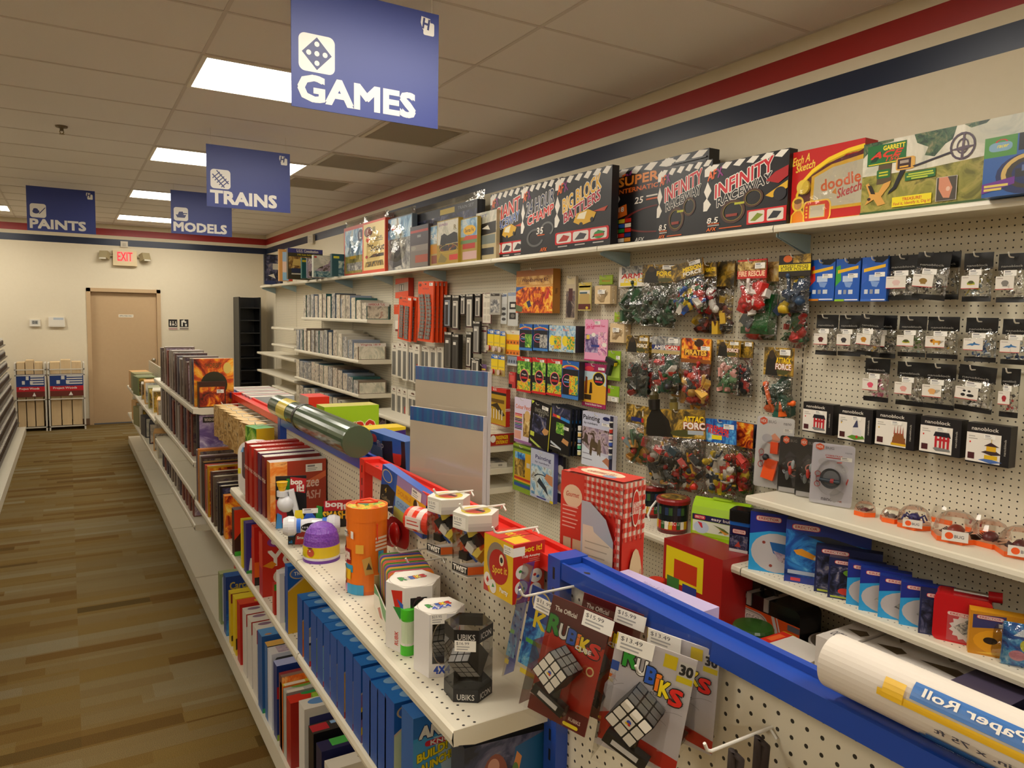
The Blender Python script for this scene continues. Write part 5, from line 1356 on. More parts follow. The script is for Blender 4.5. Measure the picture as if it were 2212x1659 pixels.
frontY('station_kit_box','flat red Passenger Station Kit box on a low wall shelf','model kit',(4.66,2.593,2.838,.832,.904),.2,'#a82018',{'F':[('r','#1c1614',0,0,.1,1),('e',WT,.24,.62,.09,.3),('t',YE,'PASSENGER',.55,.70,.42,.3,{'b':.05}),('t',YE,'STATION KIT',.55,.32,.42,.28,{'b':.05}),('r','#6a4a1c',.82,.2,.98,.84),('r','#c8b8a8',.1,.02,1,.06)],'T':[('r','pic:paper:14',0,0,1,1)]},None,.8125)
frontY('flat_kit_box','flat white boxed kit lying on the middle low wall shelf','model kit',(4.7,2.58,2.81,.618,.681),.22,'#cfc8b8',{'F':[('r','#8a867c',.3,.3,.44,.7),('r','#8a867c',.7,.3,.84,.7)],'T':[('r','pic:grey:10',.05,.08,.95,.9)]},None,.6455,yaw=-.2)
# -- goods on the two low shelves at the right
def corner_box(name,label,cat,cxyh,w,d,rz,key,arts=None,group=None,z=.0,sides=None,h=None,tilt=.0):
 """carton whose front lower left corner stands at x, y; h given or taken from the tuple"""
 x,y,hh=cxyh
 hh=h or hh
 R=Matrix.Rotation(rz,2)
 c=Vector((x,y))-R@Vector((-w/2,-d/2))
 return carton(name,label,cat,(w,d,hh),(c.x,c.y,z),(tilt,0,rz),key,arts,group,sides)
HB='blister packs of tiny toy robots'
def hexbug(label,cxyh,w,rz,base,ops,prod,z=1.0085,d=.04):
 x,y,h=cxyh
 R=Matrix.Rotation(rz,2)
 c=Vector((x,y))-R@Vector((-w/2,-d/2))
 o=thing('robot_toy_pack',label,'toy pack',(c.x,c.y,z),(-.05,0,rz),HB)
 m=MB()
 m.prism(rr(-w/2,.004,w/2,h,.012,.012),-.001,.001,base)
 m.v=[(a,d/2-.004+q,b)for a,b,q in m.v]
 m.f=[f[::-1]for f in m.f]
 m.art(((-w/2,d/2-.0055,.0),(w,0,0),(0,0,h),(0,-1,0)),ops)
 m.build('backing_card',o)
 m=MB()
 prod(m,w,h,d/2-.008)
 m.build('robot_toy',o)
 m=MB()
 m.box(-w*.5,w*.5,d/2-.0085,d/2-.0075,0,h,'clear')
 m.lathe([(w*.36,0),(w*.34,.02),(w*.2,.03),(0,.032)],'clear',18)
 n=len(m.v)-4*18*3
 k0=8 if False else 24
 m.v=m.v[:24]+[(a,d/2-.008-q,b*1.25+h*.46)for a,b,q in m.v[24:]]
 m.build('blister',o)
 return o
def hexlogo(dark,u=.18,v=.93,s=1.0):
 t='#e4561c'
 return[('p',t,[(u-.1*s,v-.02*s),(u,v-.05*s),(u+.1*s,v-.02*s),(u+.1*s,v+.035*s),(u,v+.065*s),(u-.1*s,v+.035*s)]),('t',WT,'HEX',u,v+.007,.15*s,.04*s,{'b':.02}),('t','#8a8680' if dark else '#6a666a','BUG',u+.24*s,v+.003,.2*s,.04*s,{'b':.0})]
def ring_toy(m,w,h,y):
 for i in range(24):
  a0,a1=2*pi*i/24,2*pi*(i+1)/24
  for r0,r1,k in((.25,.19,'#4a4c50'),(.19,.0,'#5a5c60')):
   m.poly([(w*r0*cos(a0),y-(.012 if r0>.2 else .004),h*.45+w*r0*sin(a0)),(w*r0*cos(a1),y-(.012 if r0>.2 else .004),h*.45+w*r0*sin(a1)),(w*r1*cos(a1),y-.004,h*.45+w*r1*sin(a1)),(w*r1*cos(a0),y-.004,h*.45+w*r1*sin(a0))],k)
 m.tube([(-w*.24,y-.018,h*.42),(w*.24,y-.018,h*.41)],.008,'#2a3a48',8)
 m.tube([(w*.02,y-.018,h*.42),(w*.10,y-.018,h*.417)],.0095,'#b83a3a',8)
def hive_toy(m,w,h,y):
 m.obox((-w*.04,y-.015,h*.28),w*.34,.02,h*.28,'#e0501a',Matrix.Rotation(.2,3,'Y'))
 m.blob((-w*.16,y-.018,h*.44),.016,'#2a2a2c',2)
 m.obox((w*.05,y-.012,h*.58),w*.2,.016,h*.16,'#d8481a')
def bug_toy(m,w,h,y):
 for i,c in enumerate(('#9aa0a0','#c83a2c','#6a7070')):
  m.blob((w*(.1-.1*i),y-.012,h*(.52-.1*i)),.013,c,i,8,.2,(.7,.7,1.6))
grey_bits=[('p','#b8b4b8',[(.52,.1),(.6,.06),(.78,.14),(.82,.24),(.6,.3),(.48,.2)]),('e','#c0bcc0',.3,.7,.14,.06),('e','#c4c0c4',.72,.62,.16,.08)]
circ=[('g','#d83a3a',.2-.03*abs(i-1),.50-.085*i,.075,.045,.2,0,360)for i in range(3)]
hexbug('white blister pack of an orange toy robot, at the shelf\'s left end',(2.658,2.29,.326),.17,-1.25,'#d8d4d2',[('r','#dad6d4',.02,.02,.98,.98),('p','#e8a080',[(.2,.66),(.5,.78),(.7,.68),(.5,.6)])]+grey_bits+hexlogo(False)+[('t','#8a868a','nano',.82,.92,.2,.03)]+price(.85,.83,.24,.05)+circ,hive_toy)
hexbug('black blister pack of toy robot bugs, left of its twin',(2.668,2.165,.254),.115,-1.25,'#16161a',[('r','#16161a',.02,.02,.98,.98),('p','#34343a',[(.2,.62),(.4,.74),(.66,.66),(.5,.5)]),('p','#4a4a4e',[(.5,.3),(.8,.34),(.9,.2),(.6,.12)]),('r','#b8b4b4',.06,.02,.96,.10),('g','#d88a80',.5,.5,.16,.07,.25,0,360),('g','#d88a80',.62,.37,.14,.06,.25,0,360)]+hexlogo(True,.24,.92,1.2),bug_toy)
hexbug('black blister pack of toy robot bugs, behind the large silver pack',(2.667,2.072,.258),.115,-1.25,'#16161a',[('r','#16161a',.02,.02,.98,.98),('p','#34343a',[(.2,.62),(.4,.74),(.66,.66),(.5,.5)]),('p','#4a4a4e',[(.5,.3),(.8,.34),(.9,.2),(.6,.12)]),('r','#b8b4b4',.06,.02,.96,.10),('g','#d88a80',.5,.5,.16,.07,.25,0,360),('g','#d88a80',.62,.37,.14,.06,.25,0,360)]+hexlogo(True,.24,.92,1.2),bug_toy)
hexbug('large silver blister pack of a grey ring toy, frontmost',(2.628,1.967,.257),.168,-1.25,'#c8c4ce',[('r','#cbc7d0',.02,.02,.98,.98),('p','#d84a3c',[(.3,.66),(.4,.73),(.42,.70),(.33,.64)]),('p','#d84a3c',[(.6,.72),(.72,.73),(.72,.71),(.6,.70)]),('p','#d84a3c',[(.9,.46),(.86,.36),(.84,.4),(.88,.48)]),('t','#c83a3c','CYBERTRAP',.52,.81,.4,.025),('r','#b8303a',.34,.77,.74,.785),('t','#6a666e','nano',.42,.1,.26,.04),('t','#a86a60','bug',.68,.1,.2,.04),('t','#9a96a0','nano',.86,.88,.16,.02)]+grey_bits+circ+hexlogo(False)+price(.82,.78,.26,.06),ring_toy)
DM='clear domes with toy bugs on orange bases'
def dome(label,xy,r,col,kind,tagc='#d8d2ca',rot=.0,lab=True):
 x,y=xy
 o=thing('dome_toy_pack',label,'toy pack',(x,y,1.0085),(0,0,rot),DM)
 m=MB()
 hexp=[(r*1.08*cos(pi/6+pi/3*i),r*1.1*sin(pi/6+pi/3*i))for i in range(6)]
 m.prism(hexp,0,.022,'#d89a78','#e8601a')
 m.v=[(a,b,c*.8)for a,b,c in m.v]
 m.build('base',o)
 m=MB()
 m.lathe([(r,.022),(r*1.0,r*.5),(r*.9,r*.9),(r*.68,r*1.2),(r*.36,r*1.38),(0,r*1.44)],'clear',22)
 m.build('dome',o)
 m=MB()
 if kind=='spider':
  m.blob((0,0,r*.62),r*.36,col,3,10,.1,(1,1,.8))
  for i in range(6):
   a=pi/3*i+.3
   m.tube([(r*.3*cos(a),r*.3*sin(a),r*.6),(r*.6*cos(a),r*.6*sin(a),r*.78),(r*.76*cos(a),r*.76*sin(a),.026)],r*.06,col,6)
 elif kind=='crab':
  m.obox((0,0,r*.75),r*1.0,r*.7,r*.2,col,Matrix.Rotation(.25,3,'X'))
  m.blob((0,0,r*.5),r*.4,col,2,10,.1,(1,1,.7))
  for i in range(4):
   a=pi/2*i+.7
   m.tube([(r*.3*cos(a),r*.3*sin(a),r*.45),(r*.65*cos(a),r*.65*sin(a),.026)],r*.09,col,6)
 else:
  m.blob((0,0,r*.42),r*.46,col,5,10,.15,(1.2,.8,.7))
  for i in range(5):
   m.tube([((i-2)*r*.2,-r*.3,r*.3),((i-2)*r*.24,-r*.6,.03)],r*.035,'#3a1a18',5)
   m.tube([((i-2)*r*.2,r*.3,r*.3),((i-2)*r*.24,r*.6,.03)],r*.035,'#3a1a18',5)
 m.build('toy_bug',o)
 if lab:
  m=MB()
  a=Matrix.Rotation(-pi/2-rot+.45,3,'Z')
  m.box(-r*.55,r*.55,-r*1.13,-r*1.10,.012,.012+r*.5,tagc)
  m.art(((-r*.55,-r*1.13,.012),(r*1.1,0,0),(0,0,r*.5),(0,-1,0)),[('e','#e4561c',.28,.5,.16,.34),('t','#6a666a','BUG',.66,.48,.36,.3)])
  m.v=[tuple(a@Vector(v))for v in m.v]
  m.build('label_card',o)
dome('small clear dome with a maroon toy bug, nearest the silver pack',(2.689,1.741),.040,'#5a1c24','beetle',lab=False)
dome('small clear dome with a grey toy bug, second from the left',(2.696,1.633),.040,'#6a5a54','beetle',lab=False,rot=.2)
dome('clear dome with a dark blue spider and a white label card',(2.698,1.548),.058,'#26205a','spider')
dome('clear dome with a bright green toy crab at the back',(2.958,1.652),.058,'#3a9a1c','crab',rot=.3,lab=False)
dome('clear dome with an orange toy crab at the back',(2.894,1.532),.060,'#e04c14','crab',lab=False,rot=.1)
dome('clear dome with a dark red beetle and white label, in front',(2.676,1.384),.072,'#7a2414','beetle',rot=.2)
dome('clear dome with a red spider at the back right',(2.87,1.392),.058,'#8a1824','spider',lab=False)
dome('clear dome with a maroon beetle right of the front dome',(2.723,1.293),.062,'#5a1a1c','beetle',lab=False)
dome('clear dome with a dark red bug at the right picture edge',(2.694,1.184),.068,'#4a1414','beetle',rot=.3)
EB='construction set boxes on the low right shelf'
ERE=lambda u=.38,v=.9,w=.5:[('p','#c8303a',rr(u-w/2-.01,v-.045,u+w/2+.01,v+.045,.05,.03)),('p','#ddc8be',rr(u-w/2,v-.037,u+w/2,v+.037,.045,.028)),('t','#b82c38','ERECTOR',u,v,w*.82,.04,{'b':.03})]
MOON=[('r','#1c2c8a',0,0,1,1),('p','#2a9ad8',[(0,0),(0,.62),(.4,.70),(1,.72),(1,0)]),('e','#b8b2b4',.56,.34,.52,.33),('p','#1c5a9a',[(.42,.52),(.5,.34),(.7,.24),(1,.22),(1,.5)]),('p','pic:tank:24',[(.5,.38),(.95,.3),(1,.12),(.62,.22)]),('e','#8a3a30',.3,.5,.035,.025),('e','#8a3a30',.46,.12,.035,.025)]
JET=[('r','#2a3c90',0,0,1,1),('p','pic:blue:7',[(0,.1),(0,.85),(1,.7),(1,.1)]),('p','#3a3c44',[(.25,.78),(.5,.80),(1,.68),(1,.56),(.6,.66)]),('p','#26282e',[(.45,.52),(.6,.62),(1,.5),(1,.2),(.7,.36)]),('p','#d8922c',[(.1,.52),(.2,.56),(.4,.46),(.36,.40),(.14,.46)]),('p','#d8c8a8',[(.36,.46),(.7,.3),(.68,.26),(.34,.42)]),('r','#a8b4c8',.04,.14,.4,.2),('r','#c8404a',.08,.03,.2,.08)]
DARKP=[('r','#1c2450',0,0,1,1),('r','pic:night:24',.03,.03,.97,.8),('p','#8a8a90',[(.4,.1),(.5,.6),(.7,.5),(.6,.1)]),('e','#6a9a2c',.4,.66,.14,.08),('r','#a8b43a',.05,.03,.6,.07)]
RZ=-1.02
corner_box('construction_set_box','tall construction set box with a white moon disc, leftmost of the boxes','construction set',(2.525,2.164,.259),.20,.05,RZ,'#20264a',{'F':MOON+ERE(),'L':[('r','#5a6070',0,0,1,1)]},EB,.6845)
corner_box('construction_set_box','wide construction set box with a jet picture, second from the left','construction set',(2.545,1.992,.262),.32,.06,RZ,'#2a3468',{'F':JET+ERE(.24,.9,.32),'L':[('r','#8a8a92',0,0,1,1)]},EB,.6845)
corner_box('construction_set_box','dark construction set box with a green spot, third from the left','construction set',(2.552,1.852,.19),.24,.045,RZ,'#1c2040',{'F':DARKP+ERE(.3,.9,.4),'L':[('r','#6a665e',0,0,1,1)]},EB,.6845)
corner_box('construction_set_box','dark construction set box with a small red machine, fourth from the left','construction set',(2.544,1.784,.163),.20,.04,RZ,'#1c2040',{'F':DARKP+[('e','#c83a2c',.3,.2,.12,.08)]+ERE(.36,.9,.5),'L':[('r','#7a766e',0,0,1,1)]},EB,.6845)
MOONS=MOON[:5]+[('p','pic:grey:40',[(.3,.3),(.5,.5),(.7,.4),(.6,.2)])]
for lab,c in(('blue construction set box with half a moon disc, fifth in line',(2.549,1.706,.167)),('blue construction set box with a moon disc, sixth in line',(2.537,1.645,.166)),('blue construction set box with a grey helicopter, seventh in line',(2.54,1.57,.158)),('blue construction set box with a black bike, eighth in line',(2.546,1.492,.158))):
 corner_box('construction_set_box',lab,'construction set',c,.17,.035,RZ,'#1c3488',{'F':MOONS+([('p','#1c1e24',[(.36,.3),(.5,.46),(.8,.4),(.74,.2),(.5,.22)])]if 'bike' in lab else[])+ERE(.42,.9,.6),'L':[('r','#8a8478',0,0,1,1)]},EB,.6845)
corner_box('construction_set_box','purplish dark construction set box left of the red case','construction set',(2.534,1.414,.157),.17,.035,RZ,'#2a2448',{'F':DARKP[:3]+ERE(.42,.9,.6),'L':[('r','#6a625a',0,0,1,1)]},EB,.6845)
X,Y,h=(2.537,1.34,.163)
t=thing('toy_case','glossy red plastic case with a round picture, between dark and yellow boxes','construction set',(X+.075,Y-.03,.6845),(0,0,RZ-.1))
m=MB()
m.prism(rr(-.085,.0,.085,h,.02,.02),-.045,.045,'#c01820/0.2')
m.v=[(a,q,b)for a,b,q in m.v]
m.f=[f[::-1]for f in m.f]
m.art(((-.085,-.045,0),(.17,0,0),(0,0,h),(0,-1,0)),[('r','#b8484c',.25,.04,.95,.62),('p','#d0c8c4',[(.6+.32*cos(2*pi*i/28)*(1 if i%2 else .82),.34+.28*sin(2*pi*i/28)*(1 if i%2 else .82))for i in range(28)]),('p','pic:grey:60',[(.36,.34),(.6,.54),(.84,.36),(.6,.16)])]+ERE(.5,.62,.5))
m.build('shell',t)
m=MB()
m.tube([(-.03,0,h+.006),(.07,0,h+.006)],.009,'#c8ccd0/m',8)
m.tube([(.07,0,h+.006),(.11,0,h+.008)],.018,'#b01820/0.2',10)
m.build('handle',t)
corner_box('construction_set_box','yellow construction set box with an orange creature picture','construction set',(2.529,1.244,.145),.20,.05,RZ,'#d89a1c',{'F':[('r','#c8861c',0,0,1,1),('p','#3a3a6a',[(.04,.6),(.04,.92),(.5,.96),(.5,.7)]),('e','#e09a1c',.5,.34,.44,.30),('e','#2a1c14',.3,.36,.1,.08),('e','#2a1c14',.66,.36,.12,.1),('p','#e8b83a',[(.1,.05),(.5,.14),(.9,.04)]),('t','#b8b83a','eitech',.78,.86,.36,.08,{'sh':.3}),('r','#d8d2c8',.4,.7,.96,.78)]+ERE(.28,.88,.36)},EB,.6845)
for i,(lab,px)in enumerate((('crinkly blue plastic pack at the right end of the low shelf, left one',(2.554,1.159,.126)),('crinkly blue plastic pack cut by the right picture edge',(2.528,1.109,.14)))):
 X,Y,h=px
 o=thing('blue_pack',lab,'construction set',(X+.05,Y-.02,.6845),(0,0,RZ),EB)
 m=MB()
 m.box(-.07,.07,.0,.004,0,h,'pic:blue:18')
 m.art(((-.07,0,0),(.14,0,0),(0,0,h),(0,-1,0)),[('e','#d8d84a',.5,.5,.16,.16),('e','#d88a9a',.3,.25,.16,.12),('p','#d8e0e8',[(.2,.7),(.4,.9),(.5,.7)])])
 m.build('card',o)
 m=MB()
 pillow(m,.15,h,.05,'bag',40+i)
 m.build('clear_bag',o)
def bucket(label,xy,r,h,handle):
 x,y=xy
 o=thing('toy_bucket',label,'toy bucket',(x,y,.6845),(0,0,-.9),'clear tubs of toy soldiers')
 m=MB()
 m.lathe([(0,.004),(r*.9,.004),(r*.92,0),(r*.93,h*.10),(r*.945,h*.36,'#a82420'),(r*.985,h*.86,'#1c2224/0.2'),(r,h*.88,'#1c2224/0.2')],'#5a1c1c',28)
 for k in range(9):
  a=-pi/2+(k-4)*.26
  for dz,c in((.14,('#d8a81c','#c83020','#2a5a2a','#e8e0d0')[k%4]),(.55,('#2a3a5a','#3a5a2c','#1c2024')[k%3])):
   q=r*.955
   m.obox((q*cos(a),q*sin(a),h*dz+.02),r*.22,.004,h*.22,c,Matrix.Rotation(a+pi/2,3,'Z'))
 m.lathe([(r*.957,h*.24),(r*.962,h*.34)],WT,24)if False else None
 m.build('tub',o)
 m=MB()
 for k,ch in enumerate('AMERICAN'):
  a=-pi/2+(k-3.5)*.17
  q=r*.965
  m.art(((q*cos(a-.07),q*sin(a-.07),h*.27),(q*.14*-sin(a),q*.14*cos(a),0),(0,0,h*.11),(cos(a),sin(a),0)),[('t',WT,ch,.5,.5,.85,.9,{'b':.03})],12)
 m.build('lettering',o)
 m=MB()
 m.lathe([(r*1.05,h*.86),(r*1.06,h*.96),(r*1.0,h),(r*.8,h*1.01,'#8a2420'),(r*.5,h*1.015,'pic:army:24'),(0,h*1.02,'pic:army:24')],'#8a1c1a',28)
 m.build('lid',o)
 if handle:
  m=MB()
  m.tube([(-r*1.04,-r*.1,h*.84),(-r*1.3,-r*.4,h*.66),(-r*1.45,-r*.6,h*.45),(-r*1.3,-r*.75,h*.3)],.006,'#d8d4ca',7)
  m.build('handle',o)
bucket('round tub of toy soldiers with a dark red lid and white handle',(2.639,2.76),.082,.175,True)
bucket('round tub of toy soldiers behind the front tub',(2.745,3.046),.082,.175,False)
X,Y,h=(2.604,2.6,.204)
t=thing('toy_case','lime green plastic carry case reading easy builder','construction set',(X+.13,Y-.085,.6845),(0,0,-1.18))
GC='#9ac01c/0.25'
m=MB()
w,d=.28,.10
prof=[(-d/2,0),(-d/2,h*.62),(-d/2+.01,h*.80),(-d/2+.035,h*.95),(0,h),(d/2-.03,h*.95),(d/2,h*.7),(d/2,0)]
for i in range(len(prof)):
 a,b=prof[i],prof[(i+1)%len(prof)]
 m.poly([(-w/2,a[0],a[1]),(-w/2,b[0],b[1]),(w/2,b[0],b[1]),(w/2,a[0],a[1])][::-1],GC,1<=i<=5)
m.poly([(-w/2,a,b)for a,b in prof],GC)
m.poly([(w/2,a,b)for a,b in prof[::-1]],GC)
m.art(((-w/2,-d/2,0),(w,0,0),(0,0,h),(0,-1,0)),[('r','#20204a',.02,.48,.98,.62),('r','#d8dcc8',.03,.12,.97,.47),('r','#a8c83a',.03,.12,.97,.2),('e','#b8c8d8',.19,.31,.14,.15),('p','#c8303a',[(.12,.44),(.2,.42),(.22,.3),(.19,.3)]),('p','#5a6a2c',[(.4,.42),(.6,.36),(.7,.28),(.5,.24),(.56,.32)]),('p','#d89a3a',[(.5,.34),(.7,.26),(.62,.22)]),('r','#e0b03a',.08,.06,.5,.08),('t',WT,'easy builder',.62,.545,.5,.09,{'b':.02}),('p','#c8303a',rr(.06,.505,.26,.60,.03,.03)),('t',WT,'ERECTOR',.16,.553,.16,.05)])
m.build('shell',t)
m=MB()
m.prism(rr(-.05,-.012,.05,.012,.008,.008),h*.985,h*1.03,'#a8cc30/0.25')
m.build('handle',t)
X,Y,h=(2.593,2.349,.222)
t=thing('toy_tub','dark blue construction tub with a black lid in front of the green case','construction set',(X+.045,Y-.045,.6845),(0,0,-1.15))
m=MB()
m.prism(rr(-.048,-.045,.048,.045,.012,.012),0,h*.74,'#1c1c44/0.25')
m.prism(rr(-.049,-.046,.049,.046,.012,.012),.0,h*.10,'#1c4a9a/0.25')
m.prism(rr(-.049,-.046,.049,.046,.012,.012),h*.68,h*.76,'#1c5ab0/0.25')
m.art(((-.048,-.0465,0),(.096,0,0),(0,0,h),(0,-1,0)),ERE(.5,.56,.6)+[('r','pic:night:50',.08,.16,.92,.48),('p','#a83a2c',[(.3,.24),(.5,.36),(.6,.24)]),('r','#c8c4c0',.06,.13,.94,.19)])
m.build('tub',t)
m=MB()
m.prism(rr(-.052,-.049,.052,.049,.016,.016),h*.76,h*.98,'#121214/0.2')
m.prism(rr(-.044,-.041,.044,.041,.016,.016),h*.98,h,'#121214/0.2')
m.build('lid',t)
# -- goods on the bottom deck at the right
ZD=.1405
x,ya,yb,z0,z1=(2.6,2.387,1.95,.294,.544)
t=thing('construction_case','orange and black construction suitcase with silver trim on the bottom deck','construction set',(2.68,(ya+yb)/2,ZD),WALL)
w,h=abs(ya-yb),z1-ZD
m=MB()
m.prism(rr(-w/2,0,w/2,h,.03,.03),-.07,.07,'#141416/0.25')
m.v=[(a,q,b)for a,b,q in m.v]
m.f=[f[::-1]for f in m.f]
z_=h-(z1-z0)
m.art(((-w/2,-.07,z_),(w,0,0),(0,0,h-z_),(0,-1,0)),[('p','#7a7a7c',[(0,0),(0,.9),(.05,.98),(.09,.98),(.09,0)]),('p','#d8501a',[(.09,0),(.09,.74),(1,.74),(1,0)]),('p','pic:orange:12',[(.09,0),(.09,.26),(.5,.4),(1,.3),(1,0)]),('p','#b8b0a8',rr(.15,.40,.62,.70,.12,.13)),('p','#7a726c',rr(.165,.42,.605,.68,.11,.12)),('p','#c8c0b8',rr(.175,.435,.595,.665,.10,.11)),('t','#6a625c','ERECTOR',.385,.55,.36,.14,{'b':.06}),('t','#e0dad2','ERECTOR',.382,.555,.36,.14,{'b':.02}),('p','#c8c4c0',[(.66,.74),(.70,.74),(.78,.34),(.74,.34)]),('p','#c8c4c0',[(.72,.74),(.735,.74),(.81,.34),(.79,.34)]),('p','#e0c81c',rr(.80,.48,.98,.58,.04,.04)),('r','#5a5a60',.86,.62,1,.72),('r','#b8b0a8',.1,.88,.34,.96)])
m.build('shell',t)
m=MB()
for u in(-.12,.1):
 m.box(u*w-.012,u*w+.012,-.076,.07,h*.86,h*1.005,'#a8a49e')
m.build('straps',t)
m=MB()
m.tube([(-.1*w,0,h),(-.09*w,0,h+.025),(.07*w,0,h+.025),(.08*w,0,h)],.011,'#18181a',8)
m.build('handle',t)
_b=(1.833,.531)
X,Y=2.70,_b[0]
t=thing('toy_bucket','white plastic bucket with an orange round logo under the low shelf','toy bucket',(X,Y,ZD),(0,0,-1.0))
m=MB()
m.lathe([(0,.002),(.085,.002),(.088,.0),(.108,.285),(.113,.287),(.113,.30),(.105,.30),(.086,.01),(0,.01)],'#c8c0b4',28)
m.build('bucket',t)
m=MB()
q=.1055
for a0,k,s in((-.62,'#d8641c',1.0),):
 m.art(((q*cos(-pi/2+a0),q*sin(-pi/2+a0),.19),(.07*cos(a0+.3),.07*sin(a0+.3),0),(0,0,.06),(sin(a0+.3),-cos(a0+.3),.1)),[('e','#d8641c',.5,.5,.5,.5),('e','#e8d8cc',.5,.5,.36,.36),('t','#c8541c','B',.5,.5,.3,.4,{'b':.05}),('t','#7a746c','84',.5,-.3,.3,.22),('r','#9a948c',.1,-.8,.9,-.7)],24)
m.build('logo',t)
NB='large white boxes with orange roof-like logos'
def nano_box(label,ya,yb,h,x=2.42):
 frontX('robot_playset_box',label,'toy box',(x,ya,yb,ZD,ZD+h),.40,'#d8d0c8',{'F':[('p','#e0561c',[(.2,.68),(.2,.80),(.42,.92),(.64,.80),(.64,.68)]),('t',WT,'HEX',.42,.76,.34,.08,{'b':.04}),('t','#5a565a','BUG',.83,.72,.28,.10)],'T':[('t','#5a565a','nano',.34,.2,.4,.12,{'rot':180}),('p','#5a4a34',[(.2,.4),(.7,.5),(.95,.44),(.85,.34)]),('p','#6a5a44',[(.3,.7),(.6,.8),(.5,.6)])],'L':[('e','#d8704a',.5,.75,.12,.06)]},NB,ZD,h=h)
nano_box('white robot playset box left of its twins, under the low shelf',1.735,1.625,.435)
nano_box('white robot playset box in the middle of three',1.62,1.475,.425)
nano_box('white robot playset box on the right, beside the paper roll',1.47,1.25,.43)
frontX('crane_set_box','white and red boxed crane set in front of the orange suitcase','construction set',(2.38,1.985,1.745,ZD,ZD+.325),.17,'#d4ccc2',{'F':[('p','#5a5a2c',[(.35,.6),(.6,.86),(.62,.8),(.4,.58)]),('p','#5a5a2c',[(.62,.6),(.8,.85),(.84,.7),(.7,.58)]),('r','#c81c1c',0,.72,.2,1),('t',WT,'20',.1,.78,.14,.12)],'T':[('r','#c8281c',0,0,.2,1),('r','#e0642c',.04,.3,.16,.8)],'L':[('r','#b8b0a4',0,0,1,1),('e','#c83a3a',.5,.6,.2,.1)]},None,ZD,h=.325)
t=thing('toy_tub','round tub with a dark green lid beside the orange suitcase','toy bucket',(2.47,2.075,ZD))
m=MB()
m.lathe([(0,0),(.076,0),(.08,.30),(.0,.30)],'#c8c0b0',24)
m.build('tub',t)
m=MB()
m.lathe([(.085,.28),(.086,.325),(.08,.335),(.03,.338),(0,.338)],'#2a4a1c/0.25',24)
m.build('lid',t)
for lab,ya,yb,hh in(('boxed globe puzzle with a yellow oval map, left of two',1.24,1.06,.475),('boxed globe puzzle with a yellow oval map, at the right edge',1.045,.86,.455)):
 frontX('globe_box',lab,'toy box',(2.42,ya,yb,ZD,ZD+hh),.30,'#1c1a2a',{'F':[('r','#2a2838',0,0,1,1),('r','#5a5060',0,0,.34,1),('e','#b8a04a',.17,.76,.14,.14),('e','#a8602c',.16,.78,.04,.04),('e','#a8602c',.2,.72,.03,.03),('r','#b8801c',.68,.5,.98,.72),('t','#c8c4a8','Globe',.82,.80,.26,.06,{'sh':.3}),('r','#2a8ab0',.34,.96,1,1)],'T':[('r','#4a4258',0,0,1,1)]},'boxed globe puzzles',ZD,h=hh)
_c=(2.45,2.615,2.241,.485,.712)
frontX('clay_box','red and yellow modelling clay box on the bottom deck behind the cupcake box','toy box',_c,.2,'#a81c1c',{'F':[('r','#e0b81c',0,0,1,.46),('p','#7a1a2a',rr(.06,.16,.3,.40,.06,.05)),('t',WT,'Doh',.18,.28,.16,.12),('r','#a8c8a0',.5,.32,.62,.38),('p','#2a3a8a',[(.6,.2),(.72,.26),(.84,.2),(.72,.1)]),('r','#e8d01c',.05,.66,.7,.95),('r','#c83a1c',.2,.7,.6,.86),('r','#3a7a3a',.08,.58,.3,.7),('r','#2a3a8a',.36,.52,.6,.68)],'T':[('r','#8a1818',0,0,1,1)]},None,ZD)
X,Y=2.40,_c[1]-.01
t=thing('clay_can','small yellow modelling clay can with a red lid and green band','toy',(X,Y,ZD))
m=MB()
m.lathe([(0,0),(.038,0),(.038,.30),(.038,.33,'#8ab01c'),(.0,.33)],'#d8c01c',18)
m.build('can',t)
m=MB()
m.lathe([(.041,.32),(.041,.375),(.036,.38),(0,.38)],'#c02a18',18)
m.build('lid',t)
# -- near end of the gondola: hanging packs
ZA,ZBs,ZBase=.9288,.6008,.1004
GB=GX
def at_pose(name,label,cat,pos,yaw,lean,roll,group=None):
 """an Empty at the top centre of a hanging pack"""
 return thing(name,label,cat,pos,(radians(lean),radians(roll),radians(yaw)),group)
def puzzle_cube(m,c,s,R,faces,n=3,body='#141416'):
 """cube of n x n coloured tiles; faces: top, front and side colours"""
 c=Vector(c)
 m.obox(c,s,s,s,body,R)
 for ax,col in faces.items():
  U,V,Nn={'F':((1,0,0),(0,0,1),(0,-1,0)),'T':((1,0,0),(0,1,0),(0,0,1)),'R':((0,1,0),(0,0,1),(1,0,0)),'L':((0,-1,0),(0,0,1),(-1,0,0))}[ax]
  U,V,Nn=R@Vector(U),R@Vector(V),R@Vector(Nn)
  O=c+Nn*(s/2)-U*(s/2)-V*(s/2)
  q=1.0/n
  ops=[]
  for i in range(n):
   for j in range(n):
    cc=col if isinstance(col,str)else col[(i*n+j)%len(col)]
    ops.append(('p',cc,rr(i*q+q*.07,j*q+q*.07,i*q+q*.93,j*q+q*.93,q*.08,q*.08,2)))
  m.art((O,U*s,V*s,Nn),ops,2)
  if ax=='F' and n==3 and col==WT:
   m.art((O,U*s,V*s,Nn),[('e','#3a5ac0',.5,.53,.07,.06),('e','#d83a2a',.53,.48,.06,.04),('e','#e8c81c',.47,.46,.05,.03)],14)
RUB=(('R','#2a8a2c'),('U','#e0dcd6'),('B','#2a56b0'),('i','#e87a1c'),('K','#ecd01c'),('S','#d82a20'))
